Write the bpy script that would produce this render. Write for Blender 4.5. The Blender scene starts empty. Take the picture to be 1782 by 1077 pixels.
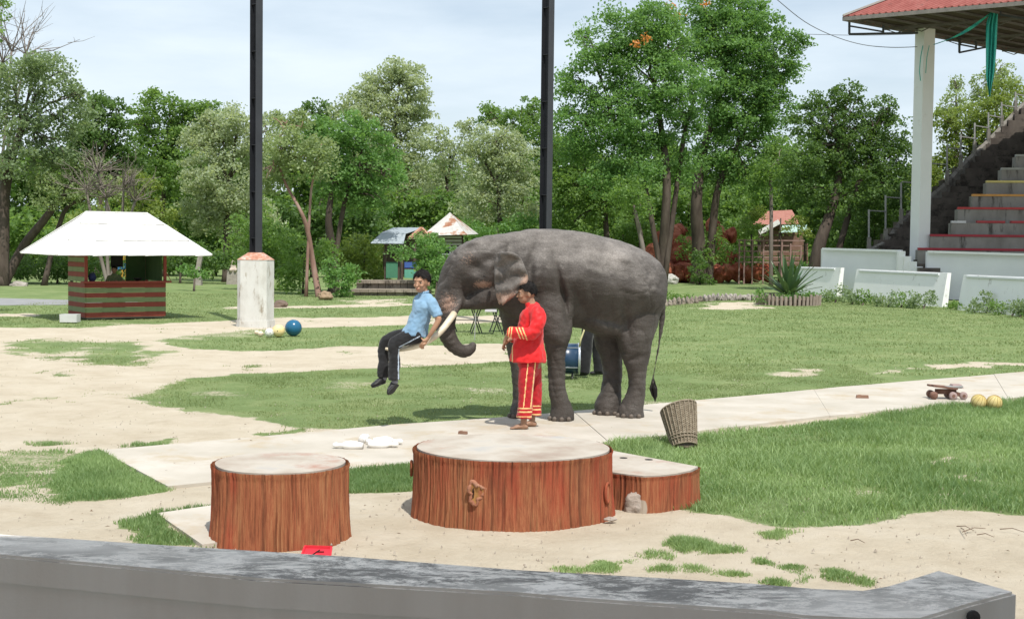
import bpy, bmesh, math, random
import numpy as np
from mathutils import Vector, Matrix, noise

random.seed(7)
rng = np.random.default_rng(7)
scene = bpy.context.scene
COL = scene.collection

# ------------------------------------------------------------------ camera
H = 2.05                       # eye height above the arena ground
FPX = 2320.0                   # focal length in photograph pixels (1782 wide)
PITCH, ROLL = math.radians(2.68), math.radians(0.65)
cam_d = bpy.data.cameras.new('camera'); cam = bpy.data.objects.new('camera', cam_d)
COL.objects.link(cam); scene.camera = cam
cam_d.sensor_width = 36; cam_d.lens = FPX / 1782 * 36
cam_d.clip_start = 0.05; cam_d.clip_end = 6000
CR = (Matrix.Rotation(math.pi / 2 - PITCH, 4, 'X') @ Matrix.Rotation(ROLL, 4, 'Z'))
cam.matrix_world = Matrix.Translation((0, 0, H)) @ CR
CRn = np.array(CR.to_3x3())

# ------------------------------------------------------------------ sky and sun
SUN = Vector((0.36, -0.93, 1.68)).normalized()       # towards the sun
el = math.asin(SUN.z); az = math.atan2(SUN.x, SUN.y)
w = bpy.data.worlds.new('World'); scene.world = w; w.use_nodes = True
nt = w.node_tree; nt.nodes.clear()
def wn(t, **k):
    n = nt.nodes.new(t)
    for a, b in k.items(): setattr(n, a, b)
    return n
out = wn('ShaderNodeOutputWorld'); bg = wn('ShaderNodeBackground'); bg.inputs[1].default_value = 0.115
sky = wn('ShaderNodeTexSky', sky_type='NISHITA', sun_disc=False, sun_elevation=el, sun_rotation=az)
sky.air_density = 1.0; sky.dust_density = 1.5; sky.ozone_density = 1.0
tc = wn('ShaderNodeTexCoord'); mp = wn('ShaderNodeMapping'); mp.inputs['Scale'].default_value = (1.6, 1.6, 7.0)
nz = wn('ShaderNodeTexNoise'); nz.inputs['Scale'].default_value = 1.7; nz.inputs['Detail'].default_value = 7; nz.inputs['Roughness'].default_value = .55
rp = wn('ShaderNodeValToRGB'); rp.color_ramp.elements[0].position = .32; rp.color_ramp.elements[1].position = .62
rp.color_ramp.elements[0].color = (.42, .42, .42, 1); rp.color_ramp.elements[1].color = (1, 1, 1, 1)
mx = wn('ShaderNodeMix', data_type='RGBA'); mx.inputs['B'].default_value = (6.6, 7.45, 8.15, 1)
L = nt.links.new
L(tc.outputs['Generated'], mp.inputs[0]); L(mp.outputs[0], nz.inputs['Vector']); L(nz.outputs['Fac'], rp.inputs[0])
L(rp.outputs[0], mx.inputs['Factor']); L(sky.outputs[0], mx.inputs['A']); L(mx.outputs['Result'], bg.inputs[0]); L(bg.outputs[0], out.inputs[0])
sd = bpy.data.lights.new('sun', 'SUN'); sd.energy = 4.3; sd.angle = math.radians(.55); sd.color = (1, .955, .88)
so = bpy.data.objects.new('sun', sd); COL.objects.link(so)
so.rotation_euler = SUN.to_track_quat('Z', 'Y').to_euler(); so.location = (5, -10, 30)
scene.view_settings.view_transform = 'Standard'; scene.view_settings.look = 'None'
scene.view_settings.exposure = 0.2; scene.view_settings.gamma = 1
scene.view_settings.use_curve_mapping = False

# ------------------------------------------------------------------ measuring helpers
def ray(px, py):
    d = np.array([(px - 891) / FPX, -(py - 538.5) / FPX, -1.0])
    return CRn @ d
def P(px, py, Y):
    """point of the place seen at a photograph pixel, Y metres in front"""
    r = ray(px, py); t = Y / r[1]
    return np.array([r[0] * t, Y, H + r[2] * t])
def G(px, py, z=0.0):
    r = ray(px, py); t = (z - H) / r[2]
    return np.array([r[0] * t, r[1] * t, z])
def proj(co):
    q = (np.asarray(co) - np.array([0, 0, H])) @ CRn
    return 891 + q[:, 0] / -q[:, 2] * FPX, 538.5 - q[:, 1] / -q[:, 2] * FPX
def sst(a, b, x):
    t = np.clip((x - a) / (b - a), 0, 1); return t * t * (3 - 2 * t)

# ------------------------------------------------------------------ numpy value noise
def vnoise(x, y, seed=0):
    r = np.random.default_rng(seed); T = r.random((256, 256))
    xi = np.floor(x).astype(int); yi = np.floor(y).astype(int); fx = x - xi; fy = y - yi
    fx = fx * fx * (3 - 2 * fx); fy = fy * fy * (3 - 2 * fy)
    a = T[xi % 256, yi % 256]; b = T[(xi + 1) % 256, yi % 256]; c = T[xi % 256, (yi + 1) % 256]; d = T[(xi + 1) % 256, (yi + 1) % 256]
    return (a * (1 - fx) + b * fx) * (1 - fy) + (c * (1 - fx) + d * fx) * fy
def fbm(x, y, seed=0, o=4):
    s = 0; a = 1; n = 0
    for i in range(o):
        s = s + a * vnoise(x * 2 ** i + i * 17.3, y * 2 ** i + i * 9.1, seed + i); n += a; a *= .55
    return s / n

# ------------------------------------------------------------------ materials
def new_mat(name):
    m = bpy.data.materials.new(name); m.use_nodes = True
    return m, m.node_tree, m.node_tree.nodes['Principled BSDF']
def c4(c): return (c[0], c[1], c[2], 1)
def ramp(nt, fac, cols, pos=None, interp='LINEAR'):
    r = nt.nodes.new('ShaderNodeValToRGB'); e = r.color_ramp.elements; r.color_ramp.interpolation = interp
    n = len(cols)
    pos = pos or [i / (n - 1) * .5 + .25 for i in range(n)]
    while len(e) < n: e.new(.5)
    for i in range(n): e[i].position = pos[i]; e[i].color = c4(cols[i])
    nt.links.new(fac, r.inputs[0]); return r.outputs[0]
def noise_fac(nt, scale, stretch=(1, 1, 1), detail=6, rough=.6, coord='Object', dist=0):
    if coord == 'World': c = nt.nodes.new('ShaderNodeNewGeometry').outputs['Position']
    else: c = nt.nodes.new('ShaderNodeTexCoord').outputs[coord]
    mpn = nt.nodes.new('ShaderNodeMapping'); mpn.inputs['Scale'].default_value = stretch
    n = nt.nodes.new('ShaderNodeTexNoise'); n.inputs['Scale'].default_value = scale; n.inputs['Detail'].default_value = detail
    n.inputs['Roughness'].default_value = rough; n.inputs['Distortion'].default_value = dist
    nt.links.new(c, mpn.inputs[0]); nt.links.new(mpn.outputs[0], n.inputs['Vector'])
    return n.outputs['Fac']
def mixc(nt, fac, a, b, mode='MIX'):
    m = nt.nodes.new('ShaderNodeMix'); m.data_type = 'RGBA'; m.blend_type = mode
    for s, v in (('Factor', fac), ('A', a), ('B', b)):
        if hasattr(v, 'links') or isinstance(v, bpy.types.NodeSocket): nt.links.new(v, m.inputs[s])
        else: m.inputs[s].default_value = v if s == 'Factor' else c4(v)
    return m.outputs['Result']
def mathn(nt, op, a, b=0.0, c=0.0):
    m = nt.nodes.new('ShaderNodeMath'); m.operation = op
    for i, v in enumerate((a, b, c)):
        if isinstance(v, bpy.types.NodeSocket): nt.links.new(v, m.inputs[i])
        else: m.inputs[i].default_value = v
    return m.outputs[0]
def attr(nt, name):
    a = nt.nodes.new('ShaderNodeAttribute'); a.attribute_name = name; return a.outputs['Fac']
def add_bump(nt, p, h, strength=.4, dist=.02, prev=None):
    b = nt.nodes.new('ShaderNodeBump'); b.inputs['Strength'].default_value = strength; b.inputs['Distance'].default_value = dist
    nt.links.new(h, b.inputs['Height'])
    if prev: nt.links.new(prev, b.inputs['Normal'])
    nt.links.new(b.outputs[0], p.inputs['Normal']); return b.outputs[0]
def nmat(name, cols, scale=3, stretch=(1, 1, 1), rough=.85, bump=.3, bscale=None, bdist=.01, pos=None, spec=.3, metal=0, coord='Object', dirt=None):
    m, nt, p = new_mat(name)
    f = noise_fac(nt, scale, stretch, coord=coord)
    col = ramp(nt, f, cols, pos) if len(cols) > 1 else None
    if col is None: p.inputs['Base Color'].default_value = c4(cols[0])
    else:
        if dirt:
            f2 = noise_fac(nt, dirt[1], dirt[3] if len(dirt) > 3 else (1, 1, 1), detail=8, rough=.7, coord=coord)
            k = mathn(nt, 'MULTIPLY', ramp(nt, f2, [(0, 0, 0), (1, 1, 1)], [dirt[2], dirt[2] + .12]), 1.0)
            col = mixc(nt, k, col, dirt[0])
        nt.links.new(col, p.inputs['Base Color'])
    p.inputs['Roughness'].default_value = rough; p.inputs['Specular IOR Level'].default_value = spec; p.inputs['Metallic'].default_value = metal
    if bump: add_bump(nt, p, noise_fac(nt, bscale or scale * 4, stretch, coord=coord), bump, bdist)
    return m
def leaf_mat(name, dark, light, trans=.35, rough=.55):
    m, nt, p = new_mat(name)
    v = attr(nt, 'var'); big = noise_fac(nt, .45, coord='World', detail=3)
    k = mathn(nt, 'ADD', mathn(nt, 'MULTIPLY', v, .6), mathn(nt, 'MULTIPLY', big, .5))
    col = ramp(nt, k, [dark, tuple((a + b) / 2 for a, b in zip(dark, light)), light], [.2, .5, .85])
    nt.links.new(col, p.inputs['Base Color']); p.inputs['Roughness'].default_value = rough; p.inputs['Specular IOR Level'].default_value = .45
    t = nt.nodes.new('ShaderNodeBsdfTranslucent'); nt.links.new(mixc(nt, .6, col, (light[0] * 1.7, light[1] * 1.7, light[2] * .8)), t.inputs[0])
    mx = nt.nodes.new('ShaderNodeMixShader'); mx.inputs[0].default_value = trans
    nt.links.new(p.outputs[0], mx.inputs[1]); nt.links.new(t.outputs[0], mx.inputs[2])
    nt.links.new(mx.outputs[0], nt.nodes['Material Output'].inputs[0])
    return m

# ------------------------------------------------------------------ object helpers
def link(name, me, mat=None, parent=None, loc=None):
    o = bpy.data.objects.new(name, me); COL.objects.link(o)
    if mat is not None: me.materials.append(mat)
    if parent is not None:
        o.parent = parent; o.matrix_parent_inverse = parent.matrix_world.inverted()
    if loc is not None: o.location = loc
    return o
def thing(name, label, cat, loc=(0, 0, 0), group=None):
    o = bpy.data.objects.new(name, None); COL.objects.link(o); o.empty_display_size = .2
    o.matrix_world = Matrix.Translation(Vector([float(v) for v in loc]))
    o['label'] = label; o['category'] = cat
    if group: o['group'] = group
    return o
def tag(o, label, cat, group=None, kind=None):
    o['label'] = label; o['category'] = cat
    if group: o['group'] = group
    if kind: o['kind'] = kind
    return o
def structure(o): o['kind'] = 'structure'; return o
def mesh_np(name, V, F, smooth=False):
    """V (n,3); F list of arrays (m,k) or a single array"""
    me = bpy.data.meshes.new(name); V = np.asarray(V, dtype=np.float32)
    if not isinstance(F, (list, tuple)): F = [F]
    F = [np.asarray(f, dtype=np.int32) for f in F if len(f)]
    me.vertices.add(len(V)); me.vertices.foreach_set('co', V.ravel())
    lv = np.concatenate([f.ravel() for f in F]); tot = np.concatenate([np.full(len(f), f.shape[1], np.int32) for f in F])
    st = np.concatenate([[0], np.cumsum(tot)[:-1]]).astype(np.int32)
    me.loops.add(len(lv)); me.loops.foreach_set('vertex_index', lv)
    me.polygons.add(len(tot)); me.polygons.foreach_set('loop_start', st)
    try: me.polygons.foreach_set('loop_total', tot)
    except Exception: pass
    if smooth: me.polygons.foreach_set('use_smooth', np.ones(len(tot), bool))
    me.update(calc_edges=True); return me
def set_attr(me, name, vals):
    a = me.attributes.new(name, 'FLOAT', 'POINT'); a.data.foreach_set('value', np.asarray(vals, dtype=np.float32))

class MB:
    def __init__(s): s.V = []; s.Q = []; s.T = []; s.N = []; s.n = 0
    def add(s, V, faces):
        V = np.asarray(V, float); s.V.append(V)
        for f in faces: s.N.append([i + s.n for i in f])
        s.n += len(V); return s
    def box(s, c, d, rot=None, taper=1.0):
        x, y, z = [v / 2 for v in d]
        v = np.array([[-x, -y, -z], [x, -y, -z], [x, y, -z], [-x, y, -z], [-x * taper, -y * taper, z], [x * taper, -y * taper, z], [x * taper, y * taper, z], [-x * taper, y * taper, z]])
        if rot is not None: v = v @ np.array(rot).T
        return s.add(v + np.array(c), [(0, 3, 2, 1), (4, 5, 6, 7), (0, 1, 5, 4), (1, 2, 6, 5), (2, 3, 7, 6), (3, 0, 4, 7)])
    def bar(s, a, b, w, h=None, up=(0, 0, 1)):
        a = np.array(a, float); b = np.array(b, float); t = b - a; l = np.linalg.norm(t); t = t / l
        u = np.array(up, float)
        if abs(t @ u) > .98: u = np.array([1., 0, 0])
        sd = np.cross(t, u); sd /= np.linalg.norm(sd); u = np.cross(sd, t)
        R = np.stack([t, sd, u], 1)
        return s.box((a + b) / 2, (l, w, h or w), R)
    def tube(s, pts, rad, n=8, caps=True):
        pts = np.array(pts, float); k = len(pts); rad = np.broadcast_to(np.array(rad, float), (k,))
        V = []; prev = None
        for i in range(k):
            t = pts[min(i + 1, k - 1)] - pts[max(i - 1, 0)]; t /= np.linalg.norm(t) + 1e-9
            if prev is None:
                prev = np.cross(t, [0, 0, 1.]) if abs(t[2]) < .9 else np.cross(t, [0, 1., 0])
            a = prev - t * (prev @ t); a /= np.linalg.norm(a) + 1e-9; prev = a; b = np.cross(t, a)
            th = np.arange(n) / n * 2 * math.pi
            V.append(pts[i] + rad[i] * (np.outer(np.cos(th), a) + np.outer(np.sin(th), b)))
        f = [(i * n + j, i * n + (j + 1) % n, (i + 1) * n + (j + 1) % n, (i + 1) * n + j) for i in range(k - 1) for j in range(n)]
        if caps: f += [tuple(range(n))[::-1], tuple(range((k - 1) * n, k * n))]
        return s.add(np.concatenate(V), f)
    def lathe(s, prof, n=24, c=(0, 0, 0), R=None):
        th = np.arange(n) / n * 2 * math.pi; V = []
        for r, z in prof: V.append(np.stack([r * np.cos(th), r * np.sin(th), np.full(n, z)], 1))
        V = np.concatenate(V); k = len(prof)
        if R is not None: V = V @ np.array(R).T
        f = [(i * n + j, i * n + (j + 1) % n, (i + 1) * n + (j + 1) % n, (i + 1) * n + j) for i in range(k - 1) for j in range(n)]
        f += [tuple(range(n))[::-1], tuple(range((k - 1) * n, k * n))]
        return s.add(V + np.array(c), f)
    def ball(s, c, r, n=12, m=8):
        r = np.broadcast_to(np.array(r, float), (3,)); V = []
        for i in range(1, m):
            p = math.pi * i / m
            for j in range(n):
                t = 2 * math.pi * j / n; V.append([r[0] * math.sin(p) * math.cos(t), r[1] * math.sin(p) * math.sin(t), r[2] * math.cos(p)])
        V += [[0, 0, r[2]], [0, 0, -r[2]]]; a = len(V) - 2
        f = [(i * n + j, (i + 1) * n + j, (i + 1) * n + (j + 1) % n, i * n + (j + 1) % n) for i in range(m - 2) for j in range(n)]
        f += [(a, j, (j + 1) % n) for j in range(n)] + [(a + 1, (m - 2) * n + (j + 1) % n, (m - 2) * n + j) for j in range(n)]
        return s.add(np.array(V) + np.array(c), f)
    def prism(s, poly, z0, z1):
        poly = np.array(poly, float)[:, :2]; n = len(poly)
        area = np.sum(poly[:, 0] * np.roll(poly[:, 1], -1) - np.roll(poly[:, 0], -1) * poly[:, 1])
        if area < 0: poly = poly[::-1]
        z0 = np.broadcast_to(z0, (n,)); z1 = np.broadcast_to(z1, (n,))
        V = np.concatenate([np.c_[poly, z0], np.c_[poly, z1]])
        return s.add(V, [tuple(range(n))[::-1], tuple(range(n, 2 * n))] + [(i, (i + 1) % n, n + (i + 1) % n, n + i) for i in range(n)])
    def mesh(s, name, smooth=False):
        me = bpy.data.meshes.new(name); me.from_pydata(np.concatenate(s.V).tolist(), [], s.N)
        if smooth:
            for p in me.polygons: p.use_smooth = True
        me.update(); return me
    def build(s, name, mat, parent=None, smooth=False): return link(name, s.mesh(name, smooth), mat, parent)

def catmull(A, sub):
    A = np.array(A, float); out = []
    for i in range(len(A) - 1):
        p0 = A[max(i - 1, 0)]; p1 = A[i]; p2 = A[i + 1]; p3 = A[min(i + 2, len(A) - 1)]
        for k in range(sub):
            t = k / sub
            out.append(.5 * ((2 * p1) + (-p0 + p2) * t + (2 * p0 - 5 * p1 + 4 * p2 - p3) * t * t + (-p0 + 3 * p1 - 3 * p2 + p3) * t ** 3))
    out.append(A[-1]); return np.array(out)

def chain(mb, pts, lat, n=20, sub=4, peak=0.0, under=0.0, scale_px=True):
    """pts rows: px, py, Y, radius in px (in the profile plane), radius in metres sideways"""
    rows = []
    for q in pts:
        px, py, Y, rv, rh = q
        p = P(px, py, Y); rows.append([*p, rv * Y / FPX if scale_px else rv, rh])
    chain_w(mb, rows, lat, n, sub, peak, under)
def chain_w(mb, rows, lat, n=16, sub=4, peak=0.0, under=0.0, flat=False):
    A = catmull(rows, sub); A[:, 3:] = np.maximum(A[:, 3:], .003)
    k = len(A); lat = np.array(lat, float); lat /= np.linalg.norm(lat)
    # rounded ends
    t0 = A[0, :3] - A[1, :3]; t0 /= np.linalg.norm(t0); t1 = A[-1, :3] - A[-2, :3]; t1 /= np.linalg.norm(t1)
    pre = []; post = []
    for f, g in ((.85, .5), (.55, .8), (.15, .95)):
        m0 = min(A[0, 3], A[0, 4]); m1 = min(A[-1, 3], A[-1, 4])
        post.append([*(A[-1, :3] + t1 * m1 * g), A[-1, 3] * f, A[-1, 4] * f]); pre.insert(0, [*(A[0, :3] + t0 * m0 * g), A[0, 3] * f, A[0, 4] * f])
    if flat: post = []
    A = np.array(pre + A.tolist() + post); k = len(A); V = []
    th = np.arange(n) / n * 2 * math.pi; sg = 0
    for i in range(k):
        t = A[min(i + 1, k - 1), :3] - A[max(i - 1, 0), :3]; t /= np.linalg.norm(t) + 1e-9
        a = lat - t * (lat @ t); a /= np.linalg.norm(a); b = np.cross(t, a)
        if sg == 0: sg = -1 if b[2] < 0 else 1
        b = b * sg
        wd = 1 - peak * np.maximum(0, np.sin(th)) ** 1.5 - under * np.maximum(0, -np.sin(th)) ** 1.2
        V.append(A[i, :3] + np.outer(A[i, 4] * np.cos(th) * wd, a) + np.outer(A[i, 3] * np.sin(th), b))
    f = [(i * n + j, i * n + (j + 1) % n, (i + 1) * n + (j + 1) % n, (i + 1) * n + j) for i in range(k - 1) for j in range(n)]
    f += [tuple(range(n))[::-1], tuple(range((k - 1) * n, k * n))]
    mb.add(np.concatenate(V), f)
def fuse(mb, name, voxel, smooth_it=6, fac=.5):
    """one continuous closed surface out of overlapping closed shells"""
    me = mb.mesh(name + '_raw'); bm = bmesh.new(); bm.from_mesh(me)
    bmesh.ops.recalc_face_normals(bm, faces=bm.faces); bm.to_mesh(me); bm.free()
    o = bpy.data.objects.new('tmp', me); COL.objects.link(o)
    r = o.modifiers.new('r', 'REMESH'); r.mode = 'VOXEL'; r.voxel_size = voxel; r.use_smooth_shade = True
    if smooth_it:
        s = o.modifiers.new('s', 'SMOOTH'); s.factor = fac; s.iterations = smooth_it
    dg = bpy.context.evaluated_depsgraph_get(); dg.update()
    res = bpy.data.meshes.new_from_object(o.evaluated_get(dg)); res.name = name
    bpy.data.objects.remove(o); bpy.data.meshes.remove(me)
    return res
def get_co(me):
    a = np.zeros(len(me.vertices) * 3, np.float32); me.vertices.foreach_get('co', a); return a.reshape(-1, 3).astype(float)
def get_no(me):
    a = np.zeros(len(me.vertices) * 3, np.float32); me.vertex_normals.foreach_get('vector', a) if hasattr(me, 'vertex_normals') else me.vertices.foreach_get('normal', a)
    return a.reshape(-1, 3).astype(float)
def set_co(me, co): me.vertices.foreach_set('co', co.astype(np.float32).ravel()); me.update()
def pnoise(co, s, seed=0.0):
    return np.array([noise.noise(Vector((c[0] * s + seed, c[1] * s, c[2] * s))) for c in co])
# ------------------------------------------------------------------ ground: one sheet, sand with grass cover
def sdist(x, y, poly):
    """signed distance to a polygon, negative inside"""
    d = np.full(x.shape, 1e9); ins = np.zeros(x.shape, bool); n = len(poly)
    for i in range(n):
        ax, ay = poly[i][:2]; bx, by = poly[(i + 1) % n][:2]
        ex, ey = bx - ax, by - ay; l = ex * ex + ey * ey + 1e-9
        t = np.clip(((x - ax) * ex + (y - ay) * ey) / l, 0, 1)
        d = np.minimum(d, np.hypot(x - ax - t * ex, y - ay - t * ey))
        c = ((ay > y) != (by > y)); xx = ax + (y - ay) * ex / (ey if abs(ey) > 1e-9 else 1e-9)
        ins ^= c & (x < xx)
    return np.where(ins, -d, d)
def gp(*px): return [G(a, b) for a, b in px]
PATH_FAR = [(175, 785), (440, 762), (660, 742), (880, 727), (1100, 708), (1300, 690), (1500, 671), (1782, 648), (1990, 632)]
PATH_NEAR = [(1990, 669), (1782, 692), (1450, 724), (1060, 770), (725, 806), (600, 818), (395, 838), (292, 848)]
# cover regions: (polygon, full cover, edge softness in m, noise depth)
ADD = [
 ([(-500, 600, 0), (500, 600, 0)] + gp( (2300, 560), (1782, 560), (1350, 548), (1160, 540), (900, 548), (700, 551), (420, 556), (300, 562), (120, 569), (-400, 569)), .95, .35, .5),
 (gp((255, 590), (420, 572), (700, 565), (880, 560), (1160, 536), (1782, 540), (2200, 545), (2200, 606), (1782, 655), (1500, 676), (1300, 694), (1100, 712), (880, 731), (640, 748), (520, 742), (440, 732), (340, 716), (235, 690), (290, 668), (330, 656), (430, 648), (640, 641), (800, 633), (885, 626), (885, 596), (790, 599), (600, 603), (430, 610), (330, 606)), .93, .3, .35),
 (gp((0, 592), (120, 584), (230, 592), (300, 612), (250, 640), (150, 632), (0, 612)), .62, .5, .9),
 (gp((1052, 773), (1782, 694), (2300, 640), (2300, 960), (1782, 893), (1650, 879), (1590, 888), (1500, 906), (1350, 928), (1290, 906), (1190, 887), (1140, 860), (1110, 800)), 1.0, .14, .26),
 (gp((590, 857), (590, 812), (735, 806), (735, 852)), .97, .03, .05),
 (gp((150, 786), (176, 786), (230, 812), (297, 849), (240, 862), (170, 868), (110, 866), (70, 850), (110, 815), (130, 800)), .97, .12, .3),
 (gp((0, 785), (130, 786), (150, 830), (110, 870), (30, 868), (-60, 850)), .5, .3, .8),
 (gp((218, 908), (262, 898), (300, 922), (352, 950), (250, 946)), .97, .08, .2),
 (gp((262, 892), (370, 876), (370, 884), (280, 897)), .9, .02, .06),
 (gp((440, 752), (540, 740), (540, 748), (440, 760)), .7, .08, .15),
 (gp((200, 775), (300, 762), (300, 769), (205, 779)), .8, .05, .15),
]
for q in [(1130, 962, 60, 16), (1200, 952, 70, 15), (1245, 962, 55, 12), (1100, 972, 40, 9), (1058, 982, 16, 9), (1165, 990, 30, 8), (1210, 984, 40, 8), (1285, 1000, 34, 9), (1330, 975, 30, 7), (1378, 990, 34, 11), (1396, 1003, 26, 7), (1444, 1000, 16, 14), (1355, 1012, 18, 6), (915, 985, 12, 5), (975, 990, 14, 4), (1050, 975, 8, 4), (360, 940, 12, 10)]:
    ADD.append((gp(*[(q[0] + q[2] * .62 * math.cos(t), q[1] + q[3] * .62 * math.sin(t)) for t in np.linspace(0, 6.28, 9)[:-1]]), .9, .13, .30))
SUB = [
 (gp((395, 537), (560, 535), (720, 531), (720, 528), (560, 531), (395, 533)), .9, .3),
 (gp((300, 568), (400, 563), (480, 558), (640, 556), (730, 553), (730, 549), (640, 551), (480, 553), (300, 562)), 1, .25),
 (gp((-100, 551), (60, 550), (62, 545), (-100, 546)), .8, .3),
 (gp((595, 522), (690, 520), (700, 532), (610, 534)), .7, .8),
 (gp((1340, 650), (1390, 638), (1440, 640), (1462, 650), (1400, 658)), .6, .3),
 (gp((1610, 640), (1660, 628), (1782, 624), (1782, 632), (1680, 640)), .65, .3),
 (gp((1500, 648), (1560, 640), (1560, 646), (1500, 654)), .5, .3),
 (gp((1225, 537), (1240, 527), (1310, 524), (1330, 534), (1290, 539)), 1, .5),
 (gp((150, 548), (310, 549), (300, 560), (150, 566)), .35, .5),
 (gp((1600, 800), (1650, 795), (1660, 806), (1610, 808)), .8, .08),
 (gp((1640, 824), (1690, 820), (1700, 832), (1650, 834)), .75, .08),
 (gp((1560, 790), (1782, 770), (1782, 850), (1620, 850)), .45, .6), (gp((1260, 860), (1500, 830), (1600, 870), (1350, 910)), .4, .5), (gp((1240, 752), (1420, 735), (1500, 760), (1300, 780)), .35, .4),
 (gp((290, 686), (330, 680), (430, 683), (430, 690), (310, 692)), .45, .5),
]
PATHPOLY = gp(*(PATH_FAR + PATH_NEAR))
PAD = gp((273, 895), (376, 880), (380, 946), (352, 950))
def cover(x, y):
    n1 = fbm(x * 1.7 + 40, y * 1.7 + 40, 3); n2 = fbm(x * .45 + 9, y * .45 + 9, 11); n3 = fbm(x * 5, y * 5, 21, 3)
    nn = (n1 - .5) * 1.6 + (n3 - .5) * .8
    c = np.zeros(x.shape)
    for poly, v, w_, nd in ADD:
        d = sdist(x, y, poly) + nn * nd
        c = np.maximum(c, v * (1 - sst(-w_, w_, d)))
    for poly, v, w_ in SUB:
        d = sdist(x, y, poly) + nn * w_ * 2.2
        c = c * (1 - v * (1 - sst(-w_, w_, d)))
    # thin weeds scattered over the sand on the left
    sp = sst(.575, .66, fbm(x * 2.3 + 5, y * 1.6, 31, 3)) * sst(.40, .55, n2) * .6
    c = np.maximum(c, sp * (1 - sst(-1.5, -.2, x + 0 * y)) * sst(9.8, 11, y))
    # dry thin patches within the lawn
    c = c * (1 - .45 * sst(.52, .72, n2) * (y < 40) * (y > 14) * (x < 3))
    return c

xs = np.concatenate([-np.geomspace(1500, 15.3, 26), np.arange(-15.2, 17.01, .135), np.geomspace(17.4, 1500, 26)])
ys = np.concatenate([[-60, -30, -10, 0, 2, 4, 6], np.arange(7, 12, .1), np.geomspace(12, 110, 290), np.geomspace(118, 4000, 22)])
X, Yg = np.meshgrid(xs, ys, indexing='ij'); nx, ny = X.shape
C = cover(X, Yg)
Z = ((fbm(X * .9, Yg * .9, 51, 4) - .5) * .045 + (fbm(X * 3.3, Yg * 3.3, 57, 3) - .5) * .035) * (1 - sst(25, 60, Yg)) - .014
inpath = sdist(X, Yg, PATHPOLY) < .15
Z = np.where(inpath, np.minimum(Z, -.012) - .004, Z)
V = np.stack([X, Yg, Z], -1).reshape(-1, 3)
i, j = np.meshgrid(np.arange(nx - 1), np.arange(ny - 1), indexing='ij'); a = (i * ny + j).ravel()
me = mesh_np('ground', V, np.stack([a, a + ny, a + ny + 1, a + 1], 1), True); set_attr(me, 'grass', C.ravel())
m, nt, p = new_mat('ground_mat')
g = attr(nt, 'grass'); nf = noise_fac(nt, 26, coord='World', detail=5, rough=.7); nf2 = noise_fac(nt, 5, coord='World', detail=4)
thr = mathn(nt, 'SUBTRACT', g, mathn(nt, 'ADD', mathn(nt, 'MULTIPLY', nf, .55), mathn(nt, 'MULTIPLY', nf2, .35)))
k = ramp(nt, mathn(nt, 'ADD', thr, .5), [(0, 0, 0), (1, 1, 1)], [.47, .62])
sand = ramp(nt, noise_fac(nt, 1.3, coord='World', detail=9, rough=.68), [(.42, .355, .265), (.51, .445, .345), (.57, .51, .415)])
speck = ramp(nt, noise_fac(nt, 60, coord='World', detail=3), [(0, 0, 0), (1, 1, 1)], [.66, .74])
sand = mixc(nt, mathn(nt, 'MULTIPLY', speck, .45), sand, (.17, .125, .08))
scuff = ramp(nt, noise_fac(nt, 3.2, (1, 1, 1), coord='World', detail=10, rough=.8, dist=1.2), [(0, 0, 0), (1, 1, 1)], [.5, .75])
sand = mixc(nt, mathn(nt, 'MULTIPLY', scuff, .35), sand, (.31, .25, .175))
lawn = ramp(nt, noise_fac(nt, .7, coord='World', detail=9, rough=.75), [(.12, .17, .065), (.165, .225, .088), (.225, .27, .12), (.30, .29, .17)], [.3, .48, .62, .78])
nt.links.new(mixc(nt, k, sand, lawn), p.inputs['Base Color']); p.inputs['Roughness'].default_value = .95; p.inputs['Specular IOR Level'].default_value = .1
b1 = add_bump(nt, p, noise_fac(nt, 6, coord='World', detail=9, rough=.8), .8, .05)
add_bump(nt, p, noise_fac(nt, 90, coord='World', detail=2), .5, .006, b1)
structure(link('ground', me, m))

# concrete path: sunken slabs cast end to end
conc = nmat('path_concrete', [(.38, .345, .285), (.46, .42, .36), (.54, .50, .44)], 1.1, coord='World', bump=.3, bscale=30, bdist=.005, dirt=((.42, .355, .265), 1.4, .52))
pa = thing('path', 'x', 'x'); del pa['label']; del pa['category']; structure(pa)
far = [G(*q)[:2] for q in PATH_FAR]; near = [G(*q)[:2] for q in PATH_NEAR][::-1]
def along(line, t):
    line = np.array(line); seg = np.hypot(*np.diff(line, axis=0).T); c = np.concatenate([[0], np.cumsum(seg)]); s = t * c[-1]
    return np.array([np.interp(s, c, line[:, 0]), np.interp(s, c, line[:, 1])])
cuts = [0, .30, .535, .765, 1.0]
for q in range(len(cuts) - 1):
    t0, t1 = cuts[q] + (.0002 if q else 0), cuts[q + 1] - .0002
    ts = np.linspace(t0, t1, 8)
    poly = [along(far, t) for t in ts] + [along(near, t) for t in ts[::-1]]
    poly = [pp + rng.normal(0, .012, 2) if 0 < ii < 7 or 8 < ii < 15 else pp for ii, pp in enumerate(poly)]
    MB().prism(poly, -.08, .012 + .003 * (q % 2)).build('slab', conc, pa)
MB().prism(PAD, -.08, .012).build('slab', conc, pa)
asph = nmat('asphalt', [(.22, .22, .225), (.3, .3, .3)], 2, coord='World', bump=.2)
structure(MB().prism(gp((-300, 534), (0, 531), (122, 530), (240, 528), (240, 523), (122, 522), (0, 519), (-300, 515)), -.03, .006).build('road', asph))

G1 = ADD[3][0]
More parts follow.
